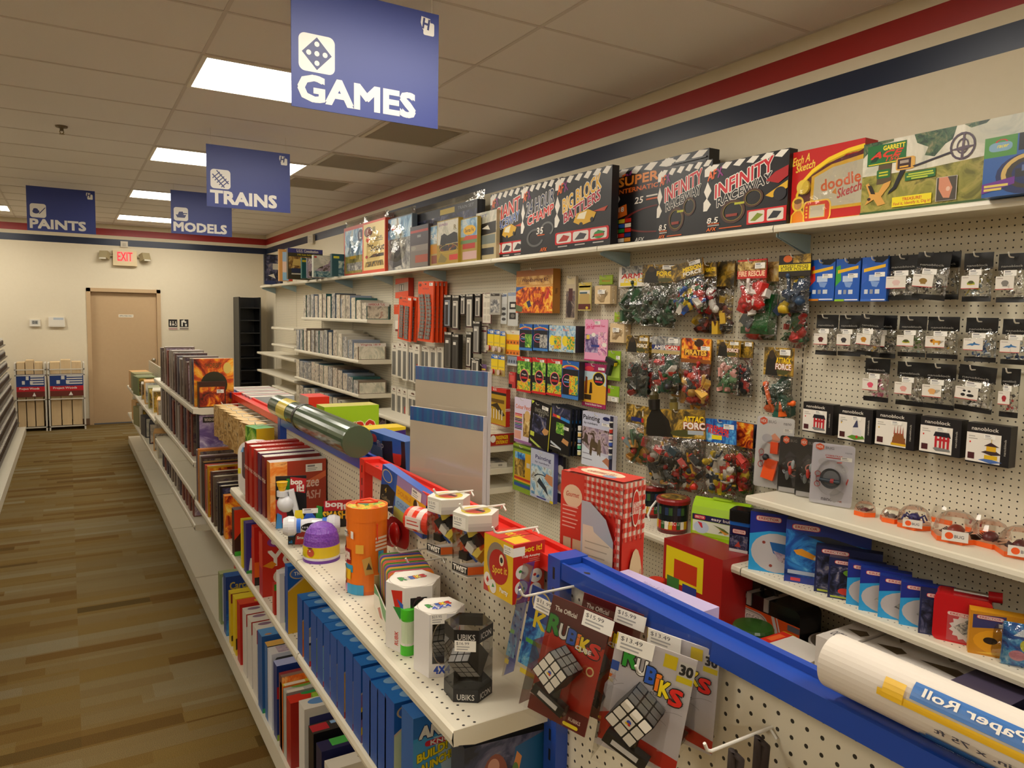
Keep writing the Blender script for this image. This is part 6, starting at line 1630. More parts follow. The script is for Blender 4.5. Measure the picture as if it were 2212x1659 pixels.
def rubik_word(u0,v0,w,h,drop=.0,ol='#26221e',s=''):
 ops=[]
 ws=(.22,.17,.17,.07,.17,.2)
 u=u0
 for i,((ch,c),q)in enumerate(zip(RUB,ws)):
  q*=w
  hh=h*(1.25 if i==0 else 1.0)
  ops.append(('t',c,ch,u+q/2,v0+(hh-h)/2-drop*i,q*.94,hh,{'b':.05,'o':ol,'ow':.05}))
  u+=q
 return ops
CG='hanging puzzle cube packs'
def cube_pack(label,pos,yaw,lean,roll,w,h,key,ops,cube_uv,cs,faces,hk=True):
 o=at_pose('puzzle_cube_pack',label,'puzzle',pos,yaw,lean,roll,CG)
 m=MB()
 m.box(-w/2,w/2,-.001,.001,-h,0,key)
 m.art(((-w/2,-.001,-h),(w,0,0),(0,0,h),(0,-1,0)),ops)
 m.build('backing_card',o)
 m=MB()
 c=((cube_uv[0]-.5)*w,-.030,(cube_uv[1]-1)*h)
 puzzle_cube(m,c,cs,Matrix.Rotation(radians(32),3,'Y')@Matrix.Rotation(.08,3,'X'),faces)
 m.build('puzzle_cube',o)
 m=MB()
 m.tube([(c[0]+.004,-.022,c[2]-cs*.62),(c[0]+.004,-.022,c[2]-cs*.95)],.008,'#121214/0.15',8)
 R=Matrix.Rotation(-.35,3,'Y')
 m.obox((c[0]-.005,-.022,c[2]-cs*1.12),w*.58,.02,.018,'#1a1a1e/0.12',Matrix.Rotation(.28,3,'Y'))
 m.obox((c[0]-.005,-.0325,c[2]-cs*1.12),w*.36,.001,.008,'#c8c4c0',Matrix.Rotation(.28,3,'Y'))
 m.build('display_stand',o)
 m=MB()
 m.poly([(-w*.56,-.0026,-h*1.05),(w*.56,-.0026,-h*1.05),(w*.56,-.0026,.014),(-w*.56,-.0026,.014)],'clear')
 e=cs*.85
 a,b,p,q=c[0]-e,c[0]+e,c[2]-cs*1.45,c[2]+cs*.8
 for f in(((a,-.06,p),(b,-.06,p),(b,-.06,q),(a,-.06,q)),((a,-.06,p),(a,-.06,q),(a,-.004,q),(a,-.004,p)),((b,-.06,p),(b,-.004,p),(b,-.004,q),(b,-.06,q))):
  m.poly(f,'clear')
 m.build('blister',o)
 return o
redf=[('r','#5a1216',0,.62,1,1),('p','#b82a16',[(0,.0),(0,.74),(.5,.66),(1,.74),(1,0)]),('r','#6a1218',0,0,1,.16),('t',WT,'The Official',.27,.905,.38,.04,{'b':.03})]+rubik_word(.03,.75,.92,.115,.012)+[('t',WT,'CUBE',.68,.665,.26,.035,{'b':.05}),('e','#e0c88a',.86,.52,.065,.04),('e','#b83020',.86,.52,.045,.026),('p','#3a8a2c',rr(.02,.18,.14,.225,.02,.012)),('p','#d8c8b8',rr(.12,.17,.30,.22,.03,.015)),('r','#c8a8a0',.04,.13,.2,.14),('p','#e0c81c',rr(.62,.02,.88,.05,.03,.014)),('t','#d8b8a8','RUBIKS',.8,.085,.2,.03)]
cube_pack('red Rubik cube blister pack hanging in front, priced 15.99',(.778,1.034,1.248),-66,-10.5,7.3,.121,.213,'#8a1a16',redf,(.46,.475),.052,{'F':WT,'R':'#2a2c2a','T':'#6a6a66'})
m=MB()
cube_pack('red Rubik cube blister pack behind the front red one',(.845,1.028,1.243),-65,-8,6.6,.122,.214,'#8a1a16',redf,(.46,.475),.045,{'F':WT,'R':'#2a2c2a'})
whf=[('r','#d4ced2',0,0,1,1),('p','#c8281c',[(0,.06),(0,.34),(.5,.2),(1,.14),(1,.02),(.5,.06)]),('r','#e8d01c',0,.90,.12,1),('r','#2a56b0',0,.68,.1,.76),('r','#d86a1c',0,.61,.08,.64),('r','#e8d01c',0,.57,.06,.60),('p','#e8d01c',[(.62,.86),(.62,.97),(.78,.97),(.78,.86)]),('r','#d8d4d0',.80,.74,1,.95),('t','#2a2a2e','30',.90,.885,.15,.08,{'b':.06}),('r','#e8d41c',.80,.78,.99,.83),('t','#6a6460','CUBE',.60,.61,.14,.022)]
for i in range(7):
 whf.append(('g','#8a8488',.3+.3*(i%3),.18+.09*i,.3,.16,.02,20+30*i,110+20*i))
whf+=rubik_word(.14,.82,.78,.13,.035)
cube_pack('white Rubik cube blister pack with a 30 badge, in front, priced 13.49',(.778,.838,1.254),-58,-3,8,.130,.192,'#c8c2c4',whf,(.45,.46),.056,{'F':WT,'R':'#8a1c18','T':'#5a5a58'})
cube_pack('white Rubik cube blister pack behind the front white one',(.86,.864,1.236),-68,2,3,.128,.18,'#c8c2c4',whf,(.45,.46),.045,{'F':'#c8281c','R':'#2a2c2a'})
def sticker(label,pos,yaw,w,h,amt,parent=None):
 pass
for o_,u,v,amt in(('puzzle_cube_pack',.80,.93,'$15.99'),('puzzle_cube_pack.001',.80,.93,'$15.99'),('puzzle_cube_pack.002',.25,.965,'$13.49'),('puzzle_cube_pack.003',.25,.965,'$13.49')):
 p=bpy.data.objects[o_]
 q=.06
 m=MB()
 x0=(u-.5)*.127
 m.box(x0-q/2,x0+q/2,-.0042,-.0036,-.022-(1-v)*.1,.005-(1-v)*.1,'#efebe2')
 m.art(((x0-q/2,-.0042,-.022-(1-v)*.1),(q,0,0),(0,0,.027),(0,-1,0)),price(.5,.5,1,1,amt))
 m.build('price_sticker',p)
o=at_pose('game_pack','clear blister pack with a blue card and yellow K, left of the red cube packs','game',(.835,1.205,1.232),-71,-5,8,CG)
m=MB()
m.box(-.05,.05,-.001,.001,-.20,-.03,'#1c3c8a')
m.art(((-.05,-.001,-.20),(.10,0,0),(0,0,.17),(0,-1,0)),[('r','pic:blue:20',0,0,1,.6),('e','#c8b068',.3,.84,.24,.13),('e','#3a5ab0',.3,.84,.21,.11),('p','#d8a01c',[(.5,.86),(1,.98),(1,.84),(.5,.78)]),('t','#e8cc2c','K',.36,.62,.3,.2,{'b':.03}),('e','#7ab83a',.72,.66,.08,.05),('r','#5ab04a',.1,.30,.5,.35),('r','#d8641c',.5,.12,.9,.2),('r','#e8d03a',.1,-.1,.6,-.04)])
m.build('card',o)
m=MB()
m.poly([(-.056,-.04,-.225),(.056,-.04,-.225),(.056,-.04,.02),(-.056,-.04,.02)],'clear')
m.poly([(-.056,-.04,-.225),(-.056,-.04,.02),(-.056,0,.02),(-.056,0,-.225)],'clear')
m.build('blister',o)
m=MB()
m.box(-.01,.05,-.042,-.0412,-.055,-.028,'#efebe2')
m.art(((-.01,-.042,-.055),(.06,0,0),(0,0,.027),(0,-1,0)),price(.5,.5,1,1,'$11.99'))
m.build('price_sticker',o)
hook(.76,1.195,1.215,'white peg hook of the blue K pack, nearest the blue post',board=GB)
hook(.775,1.075,1.205,'white peg hook holding the two red cube packs',board=GB)
hook(.765,.855,1.205,'white peg hook holding the two white cube packs',board=GB)
hook(.775,.715,1.148,'white peg hook holding the yellow banana pouches',board=GB)
def banana(label,x,y,tagged):
 o=thing('banana_pouch',label,'game',(x,y,1.145),(0,0,radians(-62)),'yellow banana pouches')
 m=MB()
 vs,n,k=[],14,12
 rings=[]
 for i in range(n+1):
  t=i/n
  rad=.072*(sin(pi*min(1,t*1.02))**.62)*(1-.25*t)+.004
  cx=-.018*sin(pi*t)
  z=-.075-.26*t
  rings.append([(cx+rad*cos(2*pi*j/k),rad*.55*sin(2*pi*j/k),z)for j in range(k)])
 vs=[q for g in rings for q in g]
 fs=[(i*k+j,(i+1)*k+j,(i+1)*k+(j+1)%k,i*k+(j+1)%k)for i in range(n)for j in range(k)]
 m.mesh(vs,fs,'#e8b818/0.85',True)
 for s_ in(-.03,.0,.03):
  m.tube([(s_*.3,-.006,-.08),(s_*1.1,-.038,-.14),(s_*1.3,-.043,-.2),(s_,-.03,-.29)],.0016,'#c89a10',5)
 m.build('pouch',o)
 m=MB()
 m.tube([(0,0,-.10),(0,0,-.05),(.006,0,-.006),(-.006,0,.004),(-.003,0,-.05),(0,0,-.10)],[.012,.010,.006,.006,.010,.012],'#2a1c14/0.8',8)
 m.build('stem_loop',o)
 if tagged:
  m=MB()
  R=Matrix.Rotation(.18,3,'Y')
  m.box(-.032,.032,-.052,-.051,-.155,-.06,'#e4ded0')
  m.art(((-.032,-.052,-.155),(.064,0,0),(0,0,.095),(0,-1,0)),[('r','#a8a090',.1,.86,.8,.88),('t','#8a806a','BANANAGRAMS',.55,.80,.7,.05),('r','pic:sepia:60',.25,.52,.85,.76),('p','#e8c01c',[(.2,.58),(.3,.3),(.55,.12),(.8,.08),(.72,.2),(.5,.36),(.3,.56)]),('e','#8a5a1c',.66,.14,.06,.04),('r','#a8a090',.1,.06,.5,.08)])
  m.v=[tuple(R@(Vector(v)-Vector((0,0,-.06)))+Vector((-.0,0,-.06)))for v in m.v]
  m.build('hang_tag',o)
banana('yellow banana-shaped pouch with a white hang tag, in front',.805,.695,True)
banana('yellow banana-shaped pouch behind the tagged one',.865,.70,False)
hook(.775,.50,1.135,'white peg hook holding the two pig game boxes',board=GB)
def pigs(label,x,y):
 o=thing('pig_game_box',label,'game',(x,y,.985),(0,0,radians(-83)),'red and blue pig game boxes')
 m=MB()
 w,d,h=.15,.05,.105
 m.box(-w/2,w/2,-d/2,d/2,0,h,'#26226a')
 m.faces(w,d,h,{'F':[('r','#26226a',0,0,1,1),('p','#c8281c',rr(.06,.08,.94,.9,.06,.08)),('t','#e8c01c','PASS THE PIGS',.5,.66,.8,.3,{'b':.05}),('e','#d89a8a',.5,.3,.2,.16)],'T':[('p','#c83a1c',rr(.05,.16,.95,.8,.04,.12)),('p','#e86a1c',rr(.10,.3,.9,.66,.04,.12)),('t','#f0d04a','PASS THE PIGS',.5,.48,.8,.5,{'b':.05,'rot':180,'o':'#a01c1c','ow':.03})]})
 m.build('carton',o)
 m=MB()
 m.box(-w/2,w/2,d/2-.0012,d/2,h,h+.052,'#2c2a74')
 m.art(((-w/2,d/2-.0012,h),(w,0,0),(0,0,.052),(0,-1,0)),[('e','#3a8a3a',.08,.7,.06,.2),('r','#8a88b0',.14,.45,.3,.8),('e','#a8685a',.6,.5,.06,.2),('e','#a8685a',.85,.45,.07,.22),('e','#d8d4d0',.5,.72,.03,.12)])
 m.build('hang_tab',o)
pigs('red and blue pig game box, front one of two on the hook',.83,.51)
pigs('red and blue pig game box nearer the pegboard',.878,.505)
t=thing('paper_roll','thick white roll of easel paper lying on the blue rail','paper roll',(.908,.62,1.2925),(pi/2,0,0))
m=MB()
R_=.0375
m.lathe([(.012,0),(R_,0),(R_,.72),(.012,.72)],'#ddd3c6/0.6',36)
m.lathe([(.012,.72),(.012,0)],'#8a7a66',18)
m.build('roll',t)
def wrap_art(a0,a1,z0,z1,ops,lift=.0006,n=14):
 """a printed label bent round the roll"""
 b=MB()
 b.art(((0,0,0),(1,0,0),(0,1,0),(0,0,1)),ops)
 out=[]
 for x,y,z in b.v:
  a=a0+(a1-a0)*y
  q=R_+lift+z
  out.append((q*cos(a),q*sin(a),z0+(z1-z0)*x))
 b.v=out
 return b
strips=[]
for k in range(12):
 strips.append(('r','#2a62a8',0,k/12*.36,.62+(.03 if k<10 else 0),(k+1)/12*.36))
for k in range(3):
 strips.append(('r','#e8b81c',.04,.60+k*.03,.80,.63+k*.03))
for k in range(5):
 strips.append(('r','#3a72b8',.06,.72+k*.045,.68,.765+k*.045))
for k in range(3):
 strips.append(('r','#e8b81c',0,.95+.02*k,.1,.97+.02*k))
strips+=[('r','#e8b81c',.70,.60+.06*k,.78,.67+.06*k)for k in range(4)]
strips+=[('t',WT,'Easel Paper Roll',.38,.835,.52,.14,{'b':.03}),('t','#4a4a58','18 in. x 75 ft',.42,.50,.32,.06),('t','#a8c4e0','Premium Heavy Weight White Bond Paper',.34,.26,.5,.04,{'b':0}),('t','#a8c4e0','Acid free, great for crayons and paint',.34,.17,.44,.04,{'b':0})]
b=wrap_art(radians(262),radians(118),.36,.02,strips)
b.f=[f[::-1]for f in b.f]if False else b.f
b.build('printed_label',t)
# -- goods seen over the rail: cupcake box, lavender box, clear boards
GI=('#d83a2a','#ead9cc')
def gingham(u0,v0,u1,v1,nu,nv):
 ops=[('r','#dccabc',u0,v0,u1,v1)]
 for i in range(nu):
  ops.append(('r','#d8685a',u0+(u1-u0)*i/nu,v0,u0+(u1-u0)*(i+.5)/nu,v1))
 for j in range(nv):
  ops.append(('r','#d8685a',u0,v0+(v1-v0)*j/nv,u1,v0+(v1-v0)*(j+.5)/nv))
 for i in range(nu):
  for j in range(nv):
   ops.append(('r','#c42418',u0+(u1-u0)*i/nu,v0+(v1-v0)*j/nv,u0+(u1-u0)*(i+.5)/nu,v0+(v1-v0)*(j+.5)/nv))
 return ops
RC='#c8281e'
carton('cupcake_set_box','tall red gingham cupcake set box standing behind the blue rail','toy box',(.185,.078,.385),(1.045,1.325,1.0205),(0,0,radians(-78)),RC,{'F':[('r','#c83a2c',0,0,.4,1),('e','#dcc4a4',.2,.86,.16,.07),('t','#b84a3c','Gourmet',.2,.87,.22,.03,{'sh':.2}),('r','#d8b098',.06,.2,.19,.36),('r','#d0b890',.22,.2,.36,.36),('r','#c8b090',.06,.42,.19,.6),('r','#d0b08c',.22,.42,.36,.6),('r','#b83020',.02,.38,.38,.4)]+[('r','#e0a89a',.04,.79-.025*i,.3-.02*(i%3),.798-.025*i)for i in range(6)]+gingham(.40,.80,1,1,8,5)+gingham(.93,0,1,.8,1,16)+[('p','#a8aeb8',[(.41,.0),(.41,.86),(.55,.86),(.8,.78),(.92,.66),(.92,0)]),('p','#d8cab4',[(.44,0),(.44,.72),(.60,.72),(.62,.69),(.92,.62),(.92,0)])]+[('r','#b0a490',.48,.62-.04*i,.86-.03*(i%4),.627-.04*i)for i in range(14)],'R':gingham(0,.66,1,1,5,6)+[('e','#c42418',.5,.85,.17,.11),('g','#e8dccc',.5,.85,.17,.11,.1,0,360),('t','#f0e8dc','Melissa & Doug',.5,.85,.34,.1,{'rot':-90,'b':.02}),('e','#d8bc98',.55,.30,.36,.31),('t','#c43a2c','Cupcake',.40,.33,.62,.28,{'rot':-90,'sh':.15,'b':.02}),('t','#b86a58','Bake & Decorate',.70,.36,.52,.09,{'rot':-90,'b':0}),('t','#b86a58','WOODEN',.84,.46,.2,.05,{'rot':-90,'b':0})],'T':gingham(0,0,1,1,8,3)+[('r','#c8382c',.12,.0,1,1)]+[('e','#dcc8a8',.5,.5,.34,.34),('t','#b84a3c','Gourmet Set',.5,.5,.42,.3,{'sh':.2}),('e','#e0d4b8',.28,.7,.1,.16),('e','#8a98b0',.7,.24,.1,.14)]})
carton('lavender_box','long lavender box lying along behind the blue rail','box',(.24,.055,.215),(.985,1.055,1.0205),(0,0,radians(-86)),'#a898c8',{'T':[('r','#bcaed4',0,0,1,1),('t','#8a78a8','Melissa & Doug',.45,.45,.3,.3,{'b':0})],'F':[('r','#8a84c4',0,0,1,1)]})
BS='clear display sleeves with a blue striped top'
for lab,x,y,zt,hh in(('clear sleeve board with a blue striped top, front one of two',1.000,2.06,1.468,.445),('taller clear sleeve board with a blue striped top, behind the first',1.035,2.10,1.596,.573)):
 o=thing('display_board',lab,'display board',(x,y,zt-hh),(0,0,radians(-73)),BS)
 w=.335
 m=MB()
 m.box(-w/2,w/2,0,.008,0,hh,'#d6cab8/0.3')
 m.art(((-w/2,0,0),(w,0,0),(0,0,hh),(0,-1,0)),[('r','#2a6ab0',0,1-.045/hh,1,1)]+[('r',('#4a62a8','#2a86b8','#3a54a0','#2a7ab0','#5a6ab0')[i%5],.02+i*.075,1-.045/hh,.05+i*.075,1)for i in range(13)])
 m.build('board',o)
 m=MB()
 m.poly([(-w/2-.002,-.002,0),(w/2+.002,-.002,0),(w/2+.002,-.002,hh),(-w/2-.002,-.002,hh)],'sleeve')
 m.box(w/2,w/2+.003,-.003,.011,0,hh,'#c8c4c8')
 m.build('clear_sleeve',o)
carton('game_box','blue and dark game box tilted behind the red rail, left of the clear boards','game',(.30,.06,.31),(1.02,2.49,1.0205),(radians(3),0,radians(-87)),'#3a62a8',{'F':[('r','#8aa0bc',0,0,.36,.86),('r','#2a5aa0',0,.84,.4,1),('p','#241c20',[(.36,.92),(1,1),(1,0),(.36,0)]),('e','#d84a44',.12,.92,.09,.05),('t',WT,'flip',.3,.86,.2,.1,{'b':.02}),('p','#2a56b0',[(.66,.98),(.9,1),(.9,.84),(.66,.82)]),('p','#c83428',[(.66,.82),(.9,.84),(.88,.72),(.78,.66),(.67,.72)]),('p','#b8c0d0',[(.34,.0),(.34,.66),(1,.42),(1,0)]),('r','pic:rainbow:40',.4,.1,.98,.44)]},None)
# -- hanging on the red bay
x,ya,yb,z0,z1=(.8,1.435,1.321,1.145,1.276)
w,h=abs(ya-yb),z1-z0
t=thing('card_game_box','red and yellow Spot it box hanging with a round window','game',(.80+.043,(ya+yb)/2,z0),(0,0,radians(-86)))
m=MB()
d=.085
m.box(-w/2,w/2,-d/2,d/2,0,h,'#c4281a')
m.faces(w,d,h,{'F':[('r','#e0b41c',0,0,1,1),('p','#b8382a',[(0,0),(.2,.0),(.06,.2),(0,.2)]),('e','#8a7a68',.47,.58,.36,.35),('e','#b0241c',.52,.52,.33,.30),('t','#e0b83a','Spot it',.56,.46,.5,.16,{'sh':.2,'rot':10,'b':.03}),('e','#e8d8b0',.62,.66,.08,.1),('e','#2a2a34',.62,.66,.05,.05)]+[('e','#e4dcd2',a,b,.12,.12)for a,b in((.14,.22),(.34,.14))]+[('p','#c8281c',[(.1,.2),(.14,.28),(.2,.22),(.16,.16)]),('p','#2a8a3a',[(.3,.12),(.34,.2),(.4,.14)]),('t',WT,'Party',.72,.14,.28,.1,{'b':.04})],'R':[('t','#e8c81c','Spot it!',.55,.88,.7,.12,{'b':.04}),('t',WT,'Truly Amazing!',.56,.77,.6,.05,{'b':.03})]+[('r','#e8b8a8',.5,.72-.03*i,.92,.726-.03*i)for i in range(3)]+[('e','#e4dcd2',a,b,.2,.12)for a,b in((.28,.52),(.72,.42),(.26,.26),(.7,.18))]+[('e',c,a,b,.05,.025)for a,b,c in((.22,.54,'#3a8a3a'),(.34,.5,'#8a3a8a'),(.68,.44,'#c8281c'),(.78,.4,'#2a5ab0'),(.2,.28,'#c8281c'),(.32,.24,'#3a8a3a'),(.66,.2,'#e0a81c'),(.76,.16,'#c83a8a'))]+[('r','#e8b8a8',.1,.08-.025*i,.5,.086-.025*i)for i in range(3)],'T':[('r','#e0b41c',.55,.1,.95,.6),('t','#e8c81c','Spot it!',.36,.5,.5,.5,{'b':.03}),('r','#c4281a',0,0,1,.05)]})
m.build('carton',t)
m=MB()
m.box(w/2-.035,w/2+.002,-d/2-.001,-d/2-.0005,h*.80,h*.95,'#efebe2')
m.box(w/2+.0005,w/2+.001,-d/2,-d/2+.03,h*.80,h*.95,'#efebe2')
m.art(((w/2-.035,-d/2-.001,h*.80),(.037,0,0),(0,0,h*.15),(0,-1,0)),price(.5,.5,1,1,'$12.95'))
m.build('price_sticker',t)
hook(.80,(ya+yb)/2,z1+.012,'white peg hook above the Spot it box',board=GB)
def hexp(r,a0):
 return[(r*cos(a0+pi/3*i),r*sin(a0+pi/3*i))for i in range(6)]
TW='hanging hexagonal twist puzzle packs'
def twist(label,cx,cy,x):
 x_,y_,z_=x,cx,cy
 r,h=.056,.145
 o=thing('twist_puzzle_pack',label,'puzzle',(x,cx,cy),(0,0,radians(-75)),TW)
 m=MB()
 m.prism(hexp(r,pi/2+.5),h*.74,h,'#ddd8cc')
 top=[(0,0,h)]
 m.art(((-r*.7,-r*.7,h),(r*1.4,0,0),(0,r*1.4,0),(0,0,1)),[('e','#c8b02c',.5,.5,.46,.46),('e','#b8402c',.5,.45,.34,.3),('r','#2a2a34',.2,.5,.8,.62),('e','#d8d2c6',.5,.7,.14,.06)])
 mb2=MB()
 a=hexp(r,pi/2+.5)
 fo=sorted(range(6),key=lambda i:a[i][1]+a[(i+1)%6][1])[:2]
 for i in fo:
  p,q=Vector((*a[i],0)),Vector((*a[(i+1)%6],0))
  nn=Vector(((q-p).y,-(q-p).x,0)).normalized()
  left=(p+q).x<0
  if left:
   m.art((p+Vector((0,0,h*.76)),q-p,(0,0,h*.2),nn),price(.42,.5,.8,.9,'$15.95'))
  else:
   m.art((p+Vector((0,0,h*.74)),q-p,(0,0,h*.26),nn),[('r','#b8b2aa',0,0,1,.3),('r','#c8c2ba',0,.3,1,.5)])
  mb2.art((p,q-p,(0,0,h),nn),[('r','#131214',0,.03,1,.16)]+([('t',WT,'TWIST',.5,.095,.86,.09,{'b':.05})]if left else[('p','#d8641c',[(0,.16),(.7,.16),(1,.3),(1,.03),(0,.03)])]),3)
 m.build('carton_top',o)
 mb2.build('title_band',o)
 m=MB()
 rnd=random.Random(4)
 for k in range(12):
  c=('#1c1c1e','#2a56a8','#d8c01c','#c83020','#d8d2c8','#e0681c','#1c1c1e','#141416')[k%8]
  m.obox(((k%3-1)*r*.42,-r*.1+(k%2)*.012,h*(.22+.042*k)),r*.5,r*.5,h*.13,c,Matrix.Rotation(k*.9,3,'Y')@Matrix.Rotation(.4*k,3,'Z'))
 m.build('twist_puzzle',o)
 m=MB()
 for i in range(6):
  p,q=a[i],a[(i+1)%6]
  m.poly([(p[0],p[1],0),(q[0],q[1],0),(q[0],q[1],h*.74),(p[0],p[1],h*.74)],'clear')
 m.prism(a,-.002,.0,'#d8d4ca')
 m.build('clear_sleeve',o)
for lab,q in(('hexagonal twist puzzle pack priced 15.95, left of its twin',(.835,1.811,1.575,1.155,1.283)),('hexagonal twist puzzle pack priced 15.95, beside the Spot it box',(.825,1.63,1.423,1.156,1.293))):
 twist(lab,(q[1]+q[2])/2,q[3],q[0])
 hook(q[0]-.03,(q[1]+q[2])/2,q[3]+.15,'hook above the '+lab,board=GB)
x,ya,yb,z0,z1=(.86,2.222,1.94,1.153,1.257)
carton('game_box','flat hanging box with purple, yellow and blue bands below the red rail','game',(abs(ya-yb),.03,.135),(.875,(ya+yb)/2,z0-.02),(0,radians(9),radians(-84)),'#3a5aa8',{'F':[('r','#2a4a9a',0,.5,.3,1),('e','#c8a868',.13,.8,.12,.15),('e','#3a5ab0',.13,.8,.10,.13),('p','#2a2018',[(0,0),(.0,.5),(.16,.62),(.34,.55),(.3,0)]),('t','#c8a03a','4',.12,.45,.04,.12),('t','#8a7a5a','Coffees',.14,.25,.2,.12,{'sh':.2}),('r','#9a7aa8',.36,.76,1,1),('r','#e0a818',.36,.50,1,.76),('r','#8ab0d0',.36,.24,1,.50),('r','#b8c04a',.34,.0,1,.24),('t','#c87a2c','DOUBLE',.55,.63,.3,.1),('t','#5a7ab0','COLD',.52,.37,.24,.1),('e',WT,.82,.58,.06,.14),('e','#26221e',.79,.62,.04,.12),('e',WT,.93,.55,.05,.12),('p','#e0a818',[(.56,0),(1,.34),(1,.2),(.7,0)]),('p','#3a52a0',[(.7,0),(1,.22),(1,0)])]+price(.8,.86,.2,.2)},None)
x,ya,yb,z0,z1=(.85,1.959,1.85,1.139,1.217)
t=thing('red_game_tin','red and white round hanging pack left of the twist puzzles','game',(.855,(ya+yb)/2,(z0+z1)/2),(0,0,radians(-70)))
m=MB()
m.lathe([(0,-.045),(.034,-.045),(.036,-.03),(.036,-.01,'#d8a898'),(.036,.008),(.036,.03,'#d8c8c0'),(.03,.045),(0,.046)],'#d83a24/0.25',24)
m.v=[(b,q,a)for a,q,b in m.v]
m.build('tin',t)
m=MB()
m.box(-.03,.03,-.0385,-.0375,-.016,.016,'#e0d4cc')
m.art(((-.03,-.0385,-.016),(.06,0,0),(0,0,.032),(0,-1,0)),[('r','#c83a2c',.1,.3,.9,.4),('r','#c83a2c',.1,.6,.8,.7)])
m.build('label_card',t)
hook(.83,2.13,1.165,'empty white peg hook above the red bubble packs',board=GB)
for i,(lab,q)in enumerate((('clear red bubble pack behind the orange tin, left one',(.868,2.25,2.161,1.019,1.105)),('clear red bubble pack behind the orange tin, right one',(.862,2.154,2.049,1.044,1.134)))):
 o=thing('bubble_pack',lab,'game',(q[0],(q[1]+q[2])/2,q[3]),(0,0,radians(-75)),'clear red bubble packs')
 ww,hh=abs(q[1]-q[2]),q[4]-q[3]
 m=MB()
 m.prism(rr(-ww/2,0,ww/2,hh,.02,.03),0,.003,'#a81c1c')
 m.v=[(a,b,c)for a,c,b in m.v]
 m.build('card',o)
 m=MB()
 m.blob((0,-.014,hh*.5),hh*.32,'#b81c1c/0.15',i,12,.1,(.9,.45,1.3))
 m.build('bubble',o)
hook(.80,1.93,1.085,'empty white peg hook under the twist puzzles, upper one',board=GB)
hook(.80,1.86,1.075,'empty white peg hook under the twist puzzles, lower one',board=GB)
# -- games standing on the aisle side of the gondola
def row_box(name,label,cxyh,w,d,key,F=(),T=(),L=(),z=ZBs,x=None,group=None,cat='board game',rz=.0,h=None,part=None):
 X,Y,hh=cxyh
 return corner_box(name,label,cat,(x if x is not None else max(X,.652),Y,hh),w,d,rz,key,{'F':list(F),'T':list(T),'L':list(L)},group,z,h=h)
 # --- shelf A, near end: three hexagonal puzzle boxes
HX='hexagonal puzzle boxes standing on the shelf end'
def hex_box(label,xy,r,h,a0,key,cap,faces,topops,wins,cubecol,n,cs=None):
 o=thing('puzzle_cube_box',label,'puzzle',(*xy,ZA),(0,0,0),HX)
 a=hexp(r,a0)
 m=MB()
 for i in range(6):
  p,q=Vector((*a[i],0)),Vector((*a[(i+1)%6],0))
  nn=Vector(((q-p).y,-(q-p).x,0)).normalized()
  win=wins.get(i)
  if win:
   u0,v0,u1,v1=win
   P=lambda u,v:p+(q-p)*u+Vector((0,0,h*v))
   if u0>0:
    m.poly([P(0,0),P(u0,0),P(u0,1),P(0,1)],key)
   if u1<1:
    m.poly([P(u1,0),P(1,0),P(1,1),P(u1,1)],key)
   if v0>0:
    m.poly([P(u0,0),P(u1,0),P(u1,v0),P(u0,v0)],key)
   if v1<1:
    m.poly([P(u0,v1),P(u1,v1),P(u1,1),P(u0,1)],key)
  else:
   m.poly([p,q,q+Vector((0,0,h)),p+Vector((0,0,h))],key)
  if i in faces:
   m.art((p,q-p,(0,0,h),nn),faces[i])
 m.poly([(x,y,0)for x,y in a[::-1]],key)
 if cap:
  m.poly([(x,y,h)for x,y in a],cap)
  m.art(((-r,-r,h),(2*r,0,0),(0,2*r,0),(0,0,1)),topops)
 m.build('carton',o)
 m=MB()
 puzzle_cube(m,(0,0,h*.48),cs or r*1.0,Matrix.Rotation(a0+.25,3,'Z')@Matrix.Rotation(.6,3,'Y')@Matrix.Rotation(.35,3,'X'),cubecol,n)
 m.build('puzzle_cube',o)
 m=MB()
 for i in wins:
  p,q=a[i],a[(i+1)%6]
  m.poly([(p[0]*.995,p[1]*.995,0),(q[0]*.995,q[1]*.995,0),(q[0]*.995,q[1]*.995,h),(p[0]*.995,p[1]*.995,h)],'clear')
 if not cap:
  m.poly([(x,y,h)for x,y in a],'clear')
 m.build('clear_window',o)
 return o
RT=lambda s:rubik_word(.26,.56,.5,.14,.0)+[('g','#8a7e70',.5,.5,.44,.44,.02,20,330)]+s
hex_box('white hexagonal puzzle box with an oval window on a red cube, rearmost',(.735,1.688),.070,.168,radians(-150+18),'#dcd8d2','#dcd6c8',{0:[('g','#2a1416',.52,.50,.30,.36,.12,0,360),('t','#5a5a5a','L',.12,.07,.06,.03)],1:[('r','#c8c2b8',.15,.78,.5,.92),('t','#6a665e','CE',.24,.85,.12,.06)],5:[('p','#c8281c',[(.3,.9),(.9,.95),(.9,.7),(.5,.66)]),('p','#2a8a3a',[(.4,.66),(.9,.7),(.8,.5)]),('p','#2a5ab0',[(.6,.8),(.95,.75),(.95,.62)]),('t','#c83a2c','RUBIK',.6,.2,.5,.08,{'rot':90})]},RT([]),{0:(.22,.16,.82,.84)},{'F':'#7a1418','T':'#1c3a20','L':'#8a1a1c','R':'#6a6a66'},5)
